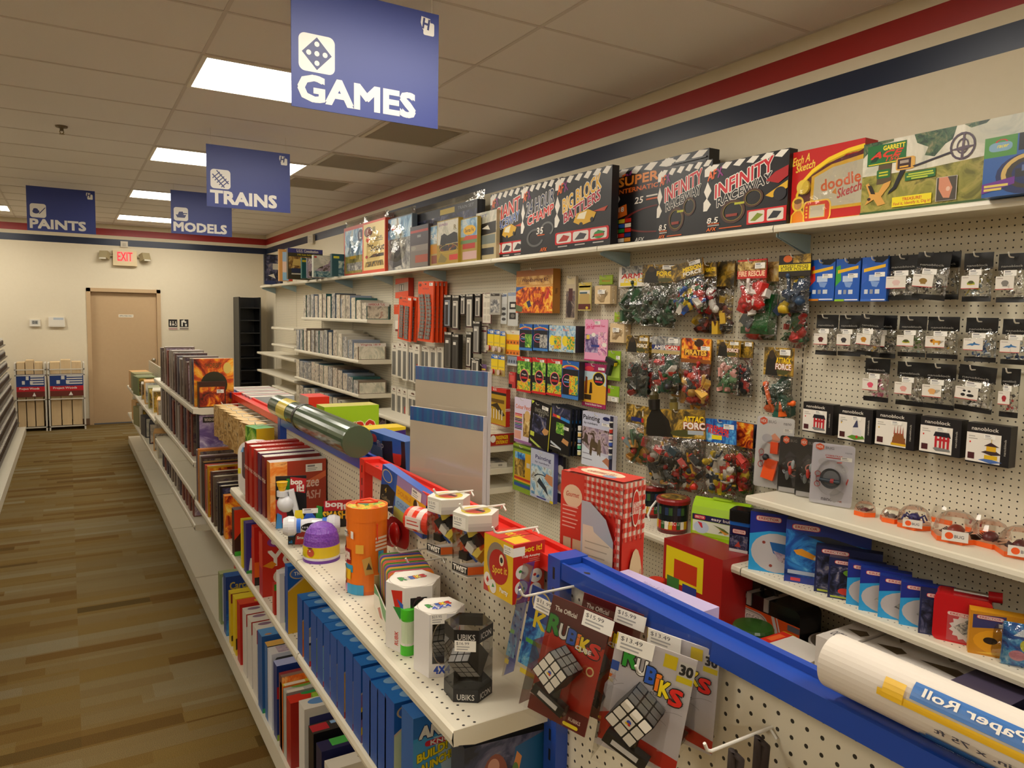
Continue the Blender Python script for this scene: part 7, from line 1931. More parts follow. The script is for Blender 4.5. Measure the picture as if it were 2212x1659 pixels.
hex_box('white hexagonal puzzle box marked 4X4, priced 23.95',(.737,1.538),.060,.150,radians(-150+12),'#dcd8d6','#ded8cc',{0:[('t','#2a4ab0','4X4',.5,.12,.62,.12,{'b':.06,'o':WT}),('g','#8a7c6a',.5,.54,.40,.34,.06,0,360)]+price(.36,.93,.62,.16,'$23.95'),1:[('p',c,[(.1+.14*(k%3),.45+.14*(k//3)),(.22+.14*(k%3),.50+.14*(k//3)),(.20+.14*(k%3),.60+.14*(k//3)),(.08+.14*(k%3),.56+.14*(k//3))])for k,c in enumerate(('#c8281c','#2a5ab0','#e8b81c','#d8641c','#e0dcd6','#c8281c','#e8c81c','#2a5ab0','#e0dcd6'))]},RT([('t','#2a4ab0','4X4',.5,.42,.4,.14,{'b':.05,'o':WT})]),{0:(.12,.22,.88,.86)},{'F':'#c0242a','T':'#8a8680','L':'#b82a2c','R':'#c8c4be'},4,.058)
hex_box('clear hexagonal puzzle box with black bands reading ICON, priced 16.99',(.743,1.4),.054,.162,radians(-150-4),'#17171a',None,{0:[('t','#c8c4be','UBIKS',.5,.90,.7,.08,{'b':.01}),('t','#c8c4be','UBIKS',.5,.07,.7,.08,{'b':.01})]+price(.46,.78,.86,.15,'$16.99'),1:[('t','#c8c4be','ICON',.5,.90,.7,.08,{'b':.01}),('t','#c8c4be','ICON',.5,.07,.7,.08,{'b':.01})]},[],{i:(0,.18,1,.82)for i in range(6)},{'F':'#b4b2b0','T':'#8e8c8a','L':'#9c9a98','R':'#a4a2a0'},3,.056)
X,Y=(.678,1.987)
t=thing('bingo_display','cardboard tray of colourful bingo cards, the front card orange','game display',(.775,1.80,ZA),(0,0,radians(-12)))
m=MB()
m.box(-.075,.075,-.07,.15,0,.003,'#a88a5c')
for a,b,c,d,hh,k in((-.075,-.072,-.07,.15,.065,'#d8d2c4'),(.072,.075,-.07,.15,.065,'#cfc9bb'),(-.075,.075,-.07,-.067,.05,'#d8d2c4'),(-.075,.075,.147,.15,.09,'#a88a5c')):
 m.box(a,b,c,d,0,hh,k)
m.art(((-.075,.15,0),(0,-.22,0),(0,0,.065),(-1,0,0)),[('r','#3a8a3a',0,.5,1,1),('p','#dcd6c8',[(0,0),(0,.6),(.4,.9),(.8,.4),(1,.3),(1,0)]),('p','#a8503a',[(.3,.3),(.5,.6),(.7,.3),(.5,.15)])])
m.art(((-.075,-.07,0),(.15,0,0),(0,0,.05),(0,-1,0)),[('r','#2a9a2c',0,.3,1,1),('r','#d8d2c4',0,0,1,.3)])
m.build('tray',t)
for i in range(24):
 c=('#e8801c','#d85a5a','#c86a7a','#4a8a3a','#5a9a4a','#e8b040','#e0a038','#3a4a9a','#4a5aaa','#b84a8a','#5a9a4a','#3a7a3a')[i%12 if i else 0]
 m=MB()
 m.prism(rr(-.062,0,.062,.15,.014,.014),0,.0035,c)
 m.art(((-.062,0,.0036),(.124,0,0),(0,.15,0),(0,0,1)),[]if i else[('t','#f0d8c0','BINGO',.66,.84,.5,.09,{'b':.04}),('t','#f0d8c0','ANIMALS',.4,.70,.6,.10,{'b':.05})]+[('r',('#e8d8c0','#c83a1c')[(a+b)%3==0],.12+.22*a,.1+.17*b,.24+.22*a,.2+.17*b)for a in range(4)for b in range(3)])
 m.v=[(a,c_*-1,b)for a,b,c_ in m.v]
 o=m.build('bingo_card',t,(0,-.045+i*.0073,.004),(radians(-14),0,0))
 o['label']=('front orange card with white lettering' if i==0 else 'coloured card behind the front one')
X,Y=(.707,1.819)
t=thing('game_tube','short green tube with white lettering beside the bingo tray','game',(.70,1.64,ZA))
m=MB()
m.lathe([(0,0),(.018,0),(.018,.025),(.016,.03,'#d8d4c8'),(.016,.085,'#c8d8b8'),(.018,.09),(.018,.115),(0,.118)],'#4ac02a/0.25',18)
m.build('tube',t)
X,Y=(.747,2.105)
t=thing('block_game_tin','tall orange round game tin with a red rope handle','game',(.762,Y,ZA),(0,0,radians(-50)))
r,h=.061,.262
def bent(r_,a0,a1,z0,z1,ops,lay=1):
 b=MB()
 b.art(((0,0,0),(1,0,0),(0,1,0),(0,0,1)),ops,lay)
 b.v=[((r_+.0004+z)*cos(a0+(a1-a0)*x),(r_+.0004+z)*sin(a0+(a1-a0)*x),z0+(z1-z0)*y)for x,y,z in b.v]
 return b
def grid(key,u0,v0,u1,v1,n):
 return[('r',key,u0+(u1-u0)*i/n,v0,u0+(u1-u0)*(i+1)/n,v1)for i in range(n)]
m=MB()
m.lathe([(0,0),(r,0),(r,h*.04,'#d8682c'),(r,h*.84),(r*1.03,h*.84),(r*1.03,h),(r*.97,h),(r*.95,h*.985,'#d87a5a'),(0,h*.985,'pic:rainbow:30')],'#e8741a',40)
A0,A1=radians(-200),radians(20)
b=bent(r,A0,A1,0,h*.84,grid('#3a9ac8',0,.30,.45,.40,5)+grid('#a8509a',.02,.62,.26,.68,3)+grid('#c88ac0',.10,.02,.34,.12,3)+grid('#3a9ac8',.34,.0,.6,.14,3)+grid('#e8b81c',.30,.2,.42,.34,2)+grid('#a81c24',.08,.42,.42,.46,4)+grid('#a81c24',.08,.46,.42,.62,4)+[('t',WT,'Jenga',.20,.53,.42,.18,{'b':.07,'o':'#a81c24'}),('p','#d8a868',[(.16,.08),(.14,.34),(.26,.38),(.34,.30),(.28,.08)]),('p','#b07a3a',[(.18,.2),(.3,.3),(.3,.24),(.2,.12)]),('p','#e0b87a',[(.16,.3),(.3,.2),(.28,.16),(.15,.26)]),('p','#c89a4c',[(.62,.28),(.58,.5),(.68,.54),(.72,.3)]),('p','#4a3a24',[(.63,.36),(.66,.46),(.7,.36)])]+grid('#e8b040',.5,.58,.6,.7,2)+grid('#3a9ac8',.78,.30,.86,.60,2)+price(.36,.82,.22,.10)+[('r','#f0d8c0',.74,.76-.05*i,.92,.79-.05*i)for i in range(4)])
n0=len(m.v)
m.v+=b.v
m.f+=[tuple(n0+q for q in f)for f in b.f]
m.sm+=b.sm
m.mi+=[m.k(b.mk[i])for i in b.mi]
m.build('tin',t)
m=MB()
m.tube([(-.03,-.01,h),(-.02,-.02,h+.008),(.02,-.02,h+.012),(.03,.01,h+.008),(.0,.02,h+.012),(-.03,.01,h+.006)],.0035,'#e0401c',6)
q=r+.004
m.tube([(q*cos(a_),q*sin(a_),z)for a_,z in((-.55,h*.82),(-.56,h*.72),(-.53,h*.62))],.0022,'#e0401c',6)
m.build('rope_handle',t)
X,Y=(.709,2.41)
t=thing('dome_game','purple glittery dome game on a yellow base','game',(.722,Y+.03,ZA),(0,0,radians(-65)))
m=MB()
r=.062
m.lathe([(0,0),(r,0),(r,.006,'#6a3a9a'),(r*.99,.010),(r*.99,.018,'#d8d2dc'),(r*.985,.055,'#e0c41c'),(r*.97,.058,'#7a3aa8')],'#6a3a9a',36)
m.build('base',t)
b=bent(r*.99,radians(-170),radians(-10),.016,.055,grid('#5a3a6a',.05,.0,.3,.28,4)+[('t','#6a6a6a','Light',.16,.80,.16,.2,{'b':.06}),('t','#6a6a6a','Game',.20,.52,.2,.24,{'b':.06}),('e','#c0503a',.58,.55,.08,.36),('e','#1c1416',.57,.94,.06,.05),('e',WT,.57,.7,.02,.06)]+grid('#c8c020',.3,.1,.46,.3,2))
b.build('base_label',t)
m=MB()
noise_mat('glitter','#4a1c8a','#9a5ac8',140,.12,.9)
m.lathe([(r*.97,.058),(r*.95,.075),(r*.84,.098),(r*.6,.117),(r*.3,.126),(0,.128)],'glitter',36)
m.build('dome',t)
X,Y=(.728,2.612)
def toy_stick(name,label,X,Y,rz,build):
 t=thing(name,label,'toy',(X,Y,ZA),(0,0,rz),'white reaction toys on black cards')
 build(t)
 return t
def smash(t):
 m=MB()
 m.mesh([(-.085,-.004,0),(-.018,-.004,0),(-.010,-.004,.05),(.12,.006,.055),(.14,.006,.155),(-.02,.006,.12),(-.07,-.002,.10),(-.085,-.004,.05)]+[(-.085,.0,0),(-.018,.0,0),(-.010,.0,.05),(.12,.010,.055),(.14,.010,.155),(-.02,.010,.12),(-.07,.002,.10),(-.085,.0,.05)],[tuple(range(8)),tuple(range(15,7,-1))]+[(i,i+8,(i+1)%8+8,(i+1)%8)for i in range(8)],'#121114')
 m.art(((-.085,-.006,0),(.067,0,0),(0,0,.05),(0,-1,0)),[('p','#b82420',[(.35,0),(.42,.7),(.8,1),(1,.9),(1,0)]),('t',WT,'try it',.2,.78,.26,.14),('p','#1c7ac0',[(.02,.9),(.02,.6),(.3,.6),(.3,.9)]),('t',WT,'Smart',.72,.5,.5,.2,{'b':.05}),('t','#1c8ad0','x2',.14,.22,.18,.18)])
 m.art(((-.02,-.0,.055),(.16,.004,0),(0,.0,.10),(0,-1,0)),[('p','#b81c24',[(.38,.62),(.38,1),(1,1.02),(.99,.62)]),('t',WT,'bop',.60,.84,.36,.26,{'b':.06}),('t',WT,'it!',.86,.78,.2,.24,{'b':.06}),('t','#e8b41c','SMASH',.62,.46,.52,.28,{'b':.06}),('p','#e0c81c',[(-.3,.0),(-.25,.7),(-.1,.7),(0,.1)]),('p','#2a5ac0',[(-.1,.3),(.05,.75),(.2,.4),(.1,0)]),('p','#2a8a2c',[(.2,.3),(.22,.85),(.34,.8),(.36,.2)])]+price(.08,.66,.34,.18),3)
 m.build('card',t)
 m=MB()
 m.lathe([(0,-.10),(.028,-.098),(.036,-.08),(.034,-.06),(.026,-.052),(.026,-.038,'#2a6ad0'),(.022,-.036),(.026,0),(.022,.036),(.026,.038,'#2a6ad0'),(.026,.052,'#2a6ad0'),(.034,.06),(.036,.08),(.028,.098),(0,.10)],'#dcdce0/0.2',22)
 m.v=[(c,-.038+b*.9,.078+a)for a,b,c in m.v]
 m.art(((-.036,-.0625,.062),(.072,0,0),(0,0,.032),(0,-1,0)),[('e','#121216',.5,.5,.5,.5)]+[('e','#c8c8cc',.08+.105*i,.5,.03,.1)for i in range(9)]+[('e','#dcdce0',.5,.5,.08,.2)],3)
 m.build('toy',t)
toy_stick('reaction_toy','white dumbbell-shaped reaction toy on a bop it SMASH card',.742,2.62,-.32,smash)
def classic(t):
 m=MB()
 m.box(-.04,.075,.012,.016,0,.205,'#15131a')
 m.art(((-.04,.012,0),(.115,0,0),(0,0,.205),(0,-1,0)),[('p','#b81c24',[(.45,.72),(.48,.98),(1,.94),(.96,.66)]),('t',WT,'bop',.68,.87,.36,.13,{'b':.06}),('t',WT,'it!',.80,.76,.22,.12,{'b':.06}),('p','#2a8a2c',[(.3,.6),(.36,.95),(.46,.95),(.46,.6)]),('p','#b82430',[(0,.3),(.0,.56),(.3,.5),(.4,.1),(.2,.1)]),('p','#3a8ad0',[(0,0),(.05,.3),(.2,.25),(.2,0)])])
 m.build('card',t)
 m=MB()
 m.blob((0,-.02,.105),.034,'#d8d8dc/0.2',1,14,.02)
 m.lathe([(0,.135),(.022,.135),(.022,.155),(0,.156)],'#d8d8dc/0.2',16,True,0,(-.012,-.02))
 m.obox((.032,-.022,.10),.02,.028,.12,'#d8d8dc',Matrix.Rotation(-.22,3,'Y'))
 m.build('body',t)
 m=MB()
 m.lathe([(0,.152),(.010,.152),(.012,.160),(.014,.162),(.016,.172),(.018,.174),(.020,.188),(.022,.19),(0,.19)],'#e8b41c/0.25',18,True,0,(-.014,-.02))
 m.build('twist_cone',t)
toy_stick('reaction_toy','white reaction toy with a yellow cone on a black card',.705,2.845,-.3,classic)
corner_box('game_box','wide orange-red box reading ntzee flash behind the reaction toys','board game',(.672,2.965,.24),.225,.055,0,'#a8341c',{'F':[('r','pic:orange:10',0,0,.3,1),('r','#a83a24',.3,0,1,1),('p','#d8683c',[(.4,.1),(.55,.6),(1,.8),(1,.7),(.6,.5)]),('t','#e8c8b8','Yahntzee',.56,.62,.62,.17,{'b':.03,'sh':.1}),('t','#d8a898','FLASH',.68,.40,.42,.14,{'b':.03,'sh':.1})]+price(.78,.86,.3,.13),'T':[('r','#c8bcb4',0,0,1,1)],'L':[('r','#c8741c',0,0,1,1)]},None,ZA)
for i,(lab,yy,k)in enumerate((('thin red game box behind the wide orange-red box',3.04,'#7a2420'),('second thin game box in the red stack on the shelf',3.10,'#5a2a4a'),('third thin red game box in the stack',3.155,'#a82a20'),('red game box lettered white along its top edge',3.23,'#b82a1c'),('farthest red game box of the stack on the shelf',3.30,'#a8281c'))):
 corner_box('game_box',lab,'board game',(.668-.004*i,yy,.25+.004*i),.225,.05,0,k,{'T':[('r',('#c8c0b8','#d0c8bc','#b83024','#c03a2c','#b83a2c')[i],0,0,1,1),('t',WT,'CARDS & POKER',.5,.5,.6,.3,{'b':.04}),('r','#e0d8c8',.02,.1,.2,.9)],'L':[('t','#e0c8b8','GAME',.5,.6,.3,.3,{'rot':90})]},'red game boxes stacked like books',ZA)
t=thing('toy_pack','white rounded clear toy pack at the far end of the upper shelf','toy pack',(.72,3.46,ZA),(0,0,radians(-40)))
m=MB()
m.prism(rr(-.07,0,.07,.25,.05,.06),-.03,.03,'#d8d4ce')
m.v=[(a,c,b)for a,b,c in m.v]
m.f=[f[::-1]for f in m.f]
m.art(((-.07,-.03,0),(.14,0,0),(0,0,.25),(0,-1,0)),[('p','#5a4444',rr(.14,.3,.5,.9,.14,.1)),('p','#c0b8b0',rr(.4,.2,.86,.88,.14,.1)),('e','#c84a4a',.5,.16,.14,.08),('p','#d83a3a',[(.3,.95),(.5,1),(.4,.92)]),('p','#6aa0d0',[(.1,.8),(.2,.92),(.2,.8)]),('r','#d8d03a',.0,.4,.1,.5)])
m.build('pack',t)
# --- shelf B: blue brain-game boxes in a long row
TF='blue puzzle game boxes lined up on the middle shelf'
def brain(label,c,w,pic,low='#c8281c',d=.062,tcol='#2a7ac0'):
 F=[('r','#1c56a8',0,0,1,1),('p',pic,[(0,.0),(0,.62),(.40,.86),(1,.86),(1,0)]),('p','#d0b898',[(0,.62),(0,.645),(.40,.885),(.42,.865)]),('e','#b8a080',.2,.88,.17,.085),('e','#3a64b4',.2,.88,.145,.07),('t',WT,'Think',.21,.88,.2,.05,{'b':.03})]
 if low:
  F+=[('r',low,0,0,.5,.09),('e','#d8d0c4',.26,.05,.12,.035)]
 return F
def bbox(label,c,pic,low,extra=(),d=.062,x=.652,w=.205,name='puzzle_game_box',group=TF,h=None):
 row_box(name,label,c,w,d,'#1e5aac',brain(label,c,w,pic,low)+list(extra),[('r','#2a72be',0,0,1,1),('e','#8ab0d0',.26,.5,.13,.28),('t','#9ac0dc','Smart',.6,.5,.2,.3,{'b':0})],[('r','#1c4c98',0,0,1,1)],ZBs,x,group,h=h)
bbox('blue puzzle game box with an orange front, farthest of the row',(.625,2.427,.198),'#e0922c',None,[('p','#e0701c',[(0,0),(0,.3),(.3,.5),(.4,.2),(.2,0)])])
bbox('blue puzzle game box with a white robot on grey',(.633,2.347,.202),'#9a9894','#c8281c',[('p','#dcd8d2',[(.0,.5),(.6,.62),(.5,.42),(0,.4)]),('p','#1a1418',[(0,.4),(.5,.42),(.5,.34),(0,.36)]),('e','#d0ccc8',.3,.14,.24,.12)])
bbox('blue puzzle game box with a lime green front',(.646,2.262,.202),'#9ab83a','#c8321c',[('e','#2a2a6a',.5,.4,.14,.1),('e','#7a9a2c',.3,.2,.2,.1)])
bbox('blue puzzle game box with a pale blue front and a purple shape',(.648,2.193,.206),'#9ac8dc','#d8481c',[('e','#e0c81c',.5,.56,.14,.08),('p','#3a2a7a',[(.1,.3),(.3,.48),(.6,.44),(.6,.28)]),('p','#241a24',[(0,.3),(.6,.3),(.6,.16),(.1,.2)])])
bbox('blue puzzle game box with a white front and small red dice',(.65,2.121,.209),'#c8ccd0','#c83a5a',[('r','#b0502c',0,.26,.5,.31),('p','#a83a30',[(.2,.16),(.4,.2),(.4,.12)]),('p','#3a2024',[(.5,.5),(.6,.46),(.6,.34)])])
bbox('blue puzzle game box with a grey front and a lime dot',(.65,2.054,.208),'#a8a6a0','#b8282c',[('e','#8ab82a',.3,.42,.16,.1),('e','#5a1c24',.6,.16,.2,.1)])
bbox('blue puzzle game box with a dark maroon figure on yellow',(.647,1.986,.214),'#e0a83c','#c8401c',[('p','#5a1418',[(.4,.2),(.36,.44),(.5,.62),(.8,.58),(.8,.24)]),('e','#9ac04a',.5,.14,.24,.08)])
bbox('blue puzzle game box with a lavender front',(.654,1.912,.223),'#a8a0b8','#c8281c',[('p','#3a1c24',[(.5,.4),(.8,.6),(.9,.3),(.6,.1)]),('e','#d8d0c8',.4,.1,.2,.08)])
bbox('blue puzzle game box with yellow and black chevrons',(.655,1.844,.218),'#8a6a9a',None,[('p','#e0c01c',[(.0,.46),(.2,.56),(.2,.5),(0,.4)]),('p','#1c1418',[(.0,.4),(.2,.5),(.2,.42),(0,.3)]),('p','#e0c01c',[(.0,.2),(.14,.3),(.14,.22),(0,.1)]),('r','#b83a5a',.2,.2,.5,.3)])
bbox('blue puzzle game box with a surfing picture',(.655,1.769,.216),'#3a9ac8',None,[('p','#1c3a5a',[(.2,.2),(.3,.5),(.4,.5),(.36,.2)]),('e','#e0c01c',.3,.08,.24,.1),('p','#e8d01c',[(.3,.56),(.5,.64),(.5,.5)])])
bbox('blue puzzle game box with a night harbour picture',(.656,1.716,.21),'#142448',None,[('p','#e0a02c',[(.1,.56),(.3,.64),(.4,.5),(.2,.44)]),('p','#3a7ab8',[(0,0),(0,.36),(.5,.3),(.5,0)])])
bbox('blue puzzle game box with orange and teal balls on cream',(.658,1.66,.214),'#dcd2bc',None,[('e','#e0901c',.3,.5,.16,.1),('e','#3a8ab0',.4,.3,.16,.1),('e','#e0601c',.26,.18,.14,.09)])
bbox('blue puzzle game box nearest the plastic bird game',(.662,1.607,.225),'#c8d0a8',None,[('e','#5aa03a',.4,.4,.2,.14)])
X,Y,h=.655,1.575,.222
corner_box('bird_game_box','bright blue game box reading ANGR and KNOCK, nearest on the middle shelf','board game',(.660,1.51,.232),.245,.07,0,'#3a9ad0',{'F':[('r','#2a6ab8',0,.78,1,1),('p','#a8c0d0',[(0,0),(0,.74),(1,.78),(1,0)]),('p','#4a9ad0',[(0,.74),(.2,.8),(.3,.4),(.0,.2)]),('t','#e8e4dc','ANGRY',.34,.83,.54,.12,{'b':.07,'o':'#1c2a5a','sh':.1}),('p','#c82434',rr(.12,.67,.6,.73,.03,.03)),('t',WT,'KNOCK',.36,.70,.36,.045,{'b':.05}),('t','#ecd41c','BUILD!',.20,.60,.32,.08,{'b':.05,'rot':12,'sh':.2,'o':'#5a6a2a'}),('t','#ecd41c','LAUNCH!',.22,.48,.38,.08,{'b':.05,'rot':14,'sh':.2,'o':'#5a6a2a'}),('t','#e0c02c','DESTROY!',.72,.40,.36,.06,{'b':.04,'rot':8,'sh':.2}),('e','#2a1c24',.54,.58,.11,.11),('e','#c02024',.52,.585,.075,.085),('p','#c8641c',[(.58,.22),(.74,.66),(.86,.66),(.70,.22)]),('e','#e8c81c',.46,.26,.1,.08),('e','#5a8a2c',.84,.54,.1,.12),('e','#2a3440',.2,.22,.14,.16)],'T':[('r','#3a72b8',0,0,1,1),('t','#c83a2c','SLICE',.3,.5,.3,.4)],'L':[('r','#2a5a9a',0,0,1,1)]},None,ZBs)
corner_box('creature_game_box','dark game box with pink and orange cartoon creatures under the shelf end','board game',(.700,1.33,.245),.20,.08,radians(-6),'#1c2434',{'F':[('r','pic:night:8',0,0,1,1),('p','#1c5a8a',[(.5,0),(.6,.9),(1,1),(1,0)]),('e','#8a4a3a',.36,.62,.16,.26),('e','#c8907a',.34,.76,.07,.08),('p','#d88a4a',[(.5,.5),(.62,.86),(.68,.8),(.6,.5)]),('e','#5a3a4a',.36,.16,.26,.18),('e','#d8a868',.86,.4,.09,.2),('p','#c85a7a',[(.1,.1),(.2,.4),(.28,.1)]),('p','#b83a5a',[(.66,.1),(.74,.34),(.82,.1)]),('e','#5a7a3a',.6,.62,.05,.14)],'L':[('r','#2a3040',0,0,1,1)]},None,ZBs)
MG='card and party games on the middle shelf'
row_box('game_box','orange puzzle box reading PAIR under the upper shelf',(.662,3.917,.224),.2,.05,'#d8841c',[('r','pic:fire:14',0,0,1,1),('t','#5a2410','PAIRS',.5,.62,.6,.2,{'b':.03})],group=MG)
row_box('game_box','tall dark red game box with a green corner tag',(.637,3.617,.224),.16,.06,'#3a1214',[('p','#d8341c',[(0,.35),(0,1),(.5,1),(.7,.7),(.3,.6)]),('r','#3aa02c',0,0,.3,.1)],group=MG)
row_box('game_box','bright yellow narrow game box left of the purple one',(.642,3.431,.223),.15,.035,'#e0c81c',[],[('r','#ead83a',0,0,1,1)],group=MG)
row_box('game_box','purple game box with a yellow and red letter B',(.647,3.346,.229),.17,.05,'#3a3480',[('t','#d8a01c','B',.4,.5,.4,.36,{'b':.06,'o':'#c82a1c'}),('p','#dcd6d0',[(.05,.0),(.1,.3),(.5,.3),(.5,0)]),('e','#b8c0d8',.3,.78,.12,.06),('r','#c83a3a',.3,.16,.4,.24),('r','#3a9a3a',0,0,.3,.06)],[('r','#6a5aa0',0,0,1,1)],group=MG)
row_box('game_box','red game box with an orange lower half and black label',(.65,3.177,.254),.17,.05,'#c02018',[('r','#e0641c',0,.1,1,.4),('r','#2a2020',0,0,1,.14),('e','#d8401c',.3,.56,.2,.1)],group=MG)
row_box('game_box','large red dice game box with white letters, half under the shelf',(.653,3.028,.263),.19,.06,'#b81c18',[('r','#c02a1c',0,0,1,1),('t',WT,'Yo',.4,.60,.56,.24,{'b':.04}),('e','#8a3a8a',.3,.86,.2,.08),('e',WT,.3,.86,.12,.05),('p','#d8861c',[(0,.5),(.2,.44),(.3,.5),(.2,.56)]),('e','#d8d0c0',.5,.3,.28,.14)],[('r','#c8301c',0,0,1,1)],[('r','#a81c3a',0,0,1,.45),('r','#c83a2c',0,.45,1,1)],group=MG)
row_box('game_box','small red card game with a white price tag',(.644,2.825,.121),.1,.03,'#b82418',[('r','#3a9a2c',0,.8,.2,1),('r','#d8d0c8',.4,.04,.8,.4)],group=MG)
row_box('game_box','white-edged purple game box with tall white letters',(.651,2.739,.191),.18,.05,'#dcd8d8',[('r','#3a3a7a',.1,.08,1,.94),('t',WT,'MINI',.3,.6,.5,.24,{'rot':90,'b':.05}),('r','#4a9a3a',.1,.0,.4,.12)],group=MG)
bbox('slim blue and yellow puzzle game box beside the white-edged game',(.647,2.63,.251),'#d8a81c',None,d=.04,x=.655,group=MG)
BK_='hardback game books standing on the middle shelf'
for i,(c,k,p)in enumerate((((.581,4.388,.292),'#c8981c','fire'),((.595,4.266,.283),'#5a3a34','books'),((.606,4.18,.273),'#6a5a4a','books'),((.615,4.06,.264),'#3a3234','night'),((.637,3.994,.259),'#141014','night'))):
 row_box('game_book',('yellow and red spined game book','brown game book right of the yellow spine','grey-brown game book in the middle of the run','dark grey game book left of the black one','black game book nearest on the middle shelf')[i],c,.215,.03,k,[('r','pic:%s:12'%p,.04,.04,.96,.96)],[('r','#b8ae98',.04,.05,.96,.95)],[('r',('#b84a34',k,k,k,k)[i],0,0,1,1)],group=BK_,cat='book')
for i in range(7):
 corner_box('game_book',('grey-purple game book under the orange topped one','orange topped game book at the back of the middle shelf','pale topped game book, third from the back','brown game book, fourth from the back','gold lettered game book in the back run','thin red game book in the back run','cream paged game book in the back run')[i],'x','x',(0,0,0),1,1,0,'#000000')if False else row_box('game_book',('grey-purple game book under the orange topped one','orange topped game book at the back of the middle shelf','pale topped game book, third from the back','brown game book, fourth from the back','gold lettered game book in the back run','thin red game book in the back run','cream paged game book in the back run')[i],(.655,4.80-.065*i,.285+(.03,.045,.015,.02,.0,-.005,-.02)[i]),.215,.045,('#6a5a68','#c87a2c','#a8a098','#4a3430','#2a2428','#a83a2c','#c8bca0')[i],[('r','pic:books:12',.04,.04,.96,.96)],[('r',('#9a94a0','#d8883c','#c0b8b8','#3a2a2c','#8a6a2c','#b84a38','#cfc6ac')[i],0,0,1,1),('t',('#c8c0c0','#c8641c','#a8a0a0','#c8a83a','#d8b84a','#d8c8a8','#8a8068')[i],'CHRONICLES',.6,.5,.5,.4,{'b':0})],group=BK_,cat='book')
 # --- base deck: big game boxes
BD='large board games on the bottom deck'
def base(label,c,w,d,key,F=(),T=(),L=(),x=.655,h=None,name='game_box'):
 row_box(name,label,c,w,d,key,F,T,L,ZBase,x,BD,h=h)
base('pale green edged game box with a grey photo front',(.595,4.051,.274),.26,.06,'#8a9a6a',[('p','#c8ccd0',rr(.04,.04,.96,.96,.05,.04)),('r','pic:grey:12',.08,.40,.9,.92),('r','#d8d8d8',.08,.06,.9,.38)],[('r','#b8c08a',0,0,1,1)])
base('deep blue board game box with gold lettering',(.616,3.886,.311),.29,.07,'#1c4a94',[('r','#1c3a80',0,0,1,1),('t','#b8a04a','Carcassonne',.42,.84,.7,.12,{'b':.04}),('r','pic:blue:8',0,0,1,.6)],[('r','#2a62b0',0,0,1,1)])
base('yellow game box, far one of two with ragged black edges',(.62,3.751,.269),.29,.06,'#d8b81c',[('r','#7a1c28',0,.82,.3,1),('p','#3a2a14',[(.0,.2),(.3,.3),(.2,.1),(0,.1)])],[('r','#e8cc2c',0,0,1,1),('e','#4a3a3a',.6,.5,.14,.3)])
base('yellow game box, near one of two with black letters on top',(.625,3.634,.283),.29,.07,'#e0c01c',[('p','#3a2a14',[(.0,.3),(.3,.4),(.2,.2),(0,.1)])],[('r','#ead030',0,0,1,1),('t','#8a7a1c','SWAP',.5,.4,.4,.4,{'b':.05})])
base('red game box with yellow wording on its top',(.627,3.525,.294),.29,.07,'#b82018',[('r','#b82018',0,0,1,1)],[('r','#d84a2c',0,0,1,1),('t','#e8c82c','SWAP',.5,.5,.5,.6,{'b':.05,'rot':180})])
for i,(lab,yy,hh,t1,tc)in enumerate((('white topped game box with two small logos, farthest of three',3.38,.30,'0..5','#5a5044'),('white topped game box with an orange panel, middle of three',3.27,.305,'GAME','#d8684a'),('white game box with yellow script on top and a red corner, nearest of three',3.16,.31,'catchy','#d8a82c'))):
 base(lab,(.66,yy,hh),.29,.085,'#d4cec6',[('p','#a82420',[(0,.80),(0,1),(.3,1)]),('t','#1c1a1c','GIA',.7,.86,.4,.16,{'b':.03}),('p','#b8b0b4',[(.1,0),(.3,.8),(.4,.8),(.24,0)]),('e','#d8a02c',.8,.3,.08,.05)],[('r','#ddd6c8',0,0,1,1),('t',tc,t1,.55,.45,.5,.6,{'b':.03}),('e','#8a6a80',.16,.7,.1,.18)],h=hh)
base('light blue game box with a cartoon ball on its top',(.601,3.041,.33),.29,.08,'#2a5a9a',[('r','#16161c',.08,.4,1,.88),('r','#2a72b0',.08,0,1,.4),('p','#dcdcdc',[(.1,.1),(.5,.3),(.6,.26),(.2,.06)]),('r','#2a9a6a',0,0,.4,.06)],[('r','#5a96cc',0,0,1,1),('e','#c8ccc4',.4,.5,.12,.3),('e','#b87a8a',.8,.6,.12,.24),('e','#c88a5a',.1,.2,.05,.1)],x=.65)
base('tan topped black game box with a zebra stripe',(.613,2.963,.318),.29,.05,'#3a6aa8',[('r','#1c1a1c',0,.5,1,1),('r','pic:blue:9',0,0,1,.5)],[('r','#d8a850',0,0,1,1)])
base('white framed grey game box with a large letter P',(.617,2.892,.314),.29,.075,'#c8ccd8',[('p','#4a4a4c',rr(.05,.12,.97,.95,.03,.03)),('r','pic:grey:8',.07,.14,.95,.5),('t','#dcdad6','PERU',.4,.84,.64,.12,{'b':.05})],[('r','#d4d0cc',0,0,1,1),('r','pic:tank:10',.1,.1,.9,.9)])
base('navy game box with a pale blue glossy top',(.635,2.809,.302),.29,.055,'#1c3070',[('r','#1c3478',0,0,1,1),('r','#b8242c',0,.56,.4,.72),('p','#e0941c',[(.3,.2),(.5,.24),(.4,.12)]),('r','#8aa82c',0,0,.5,.08)],[('r','#aab0d8',0,0,1,1),('e','#b87a7a',.6,.5,.22,.34)])
base('maroon topped game box with white upside-down letters',(.639,2.73,.292),.28,.045,'#6a3a30',[('r','pic:orange:12',0,0,1,1)],[('r','#8a2a34',0,.5,1,1),('r','#8a6a5a',0,0,1,.5),('t',WT,'SUNDIAL',.6,.5,.5,.4,{'rot':180,'b':.04})])
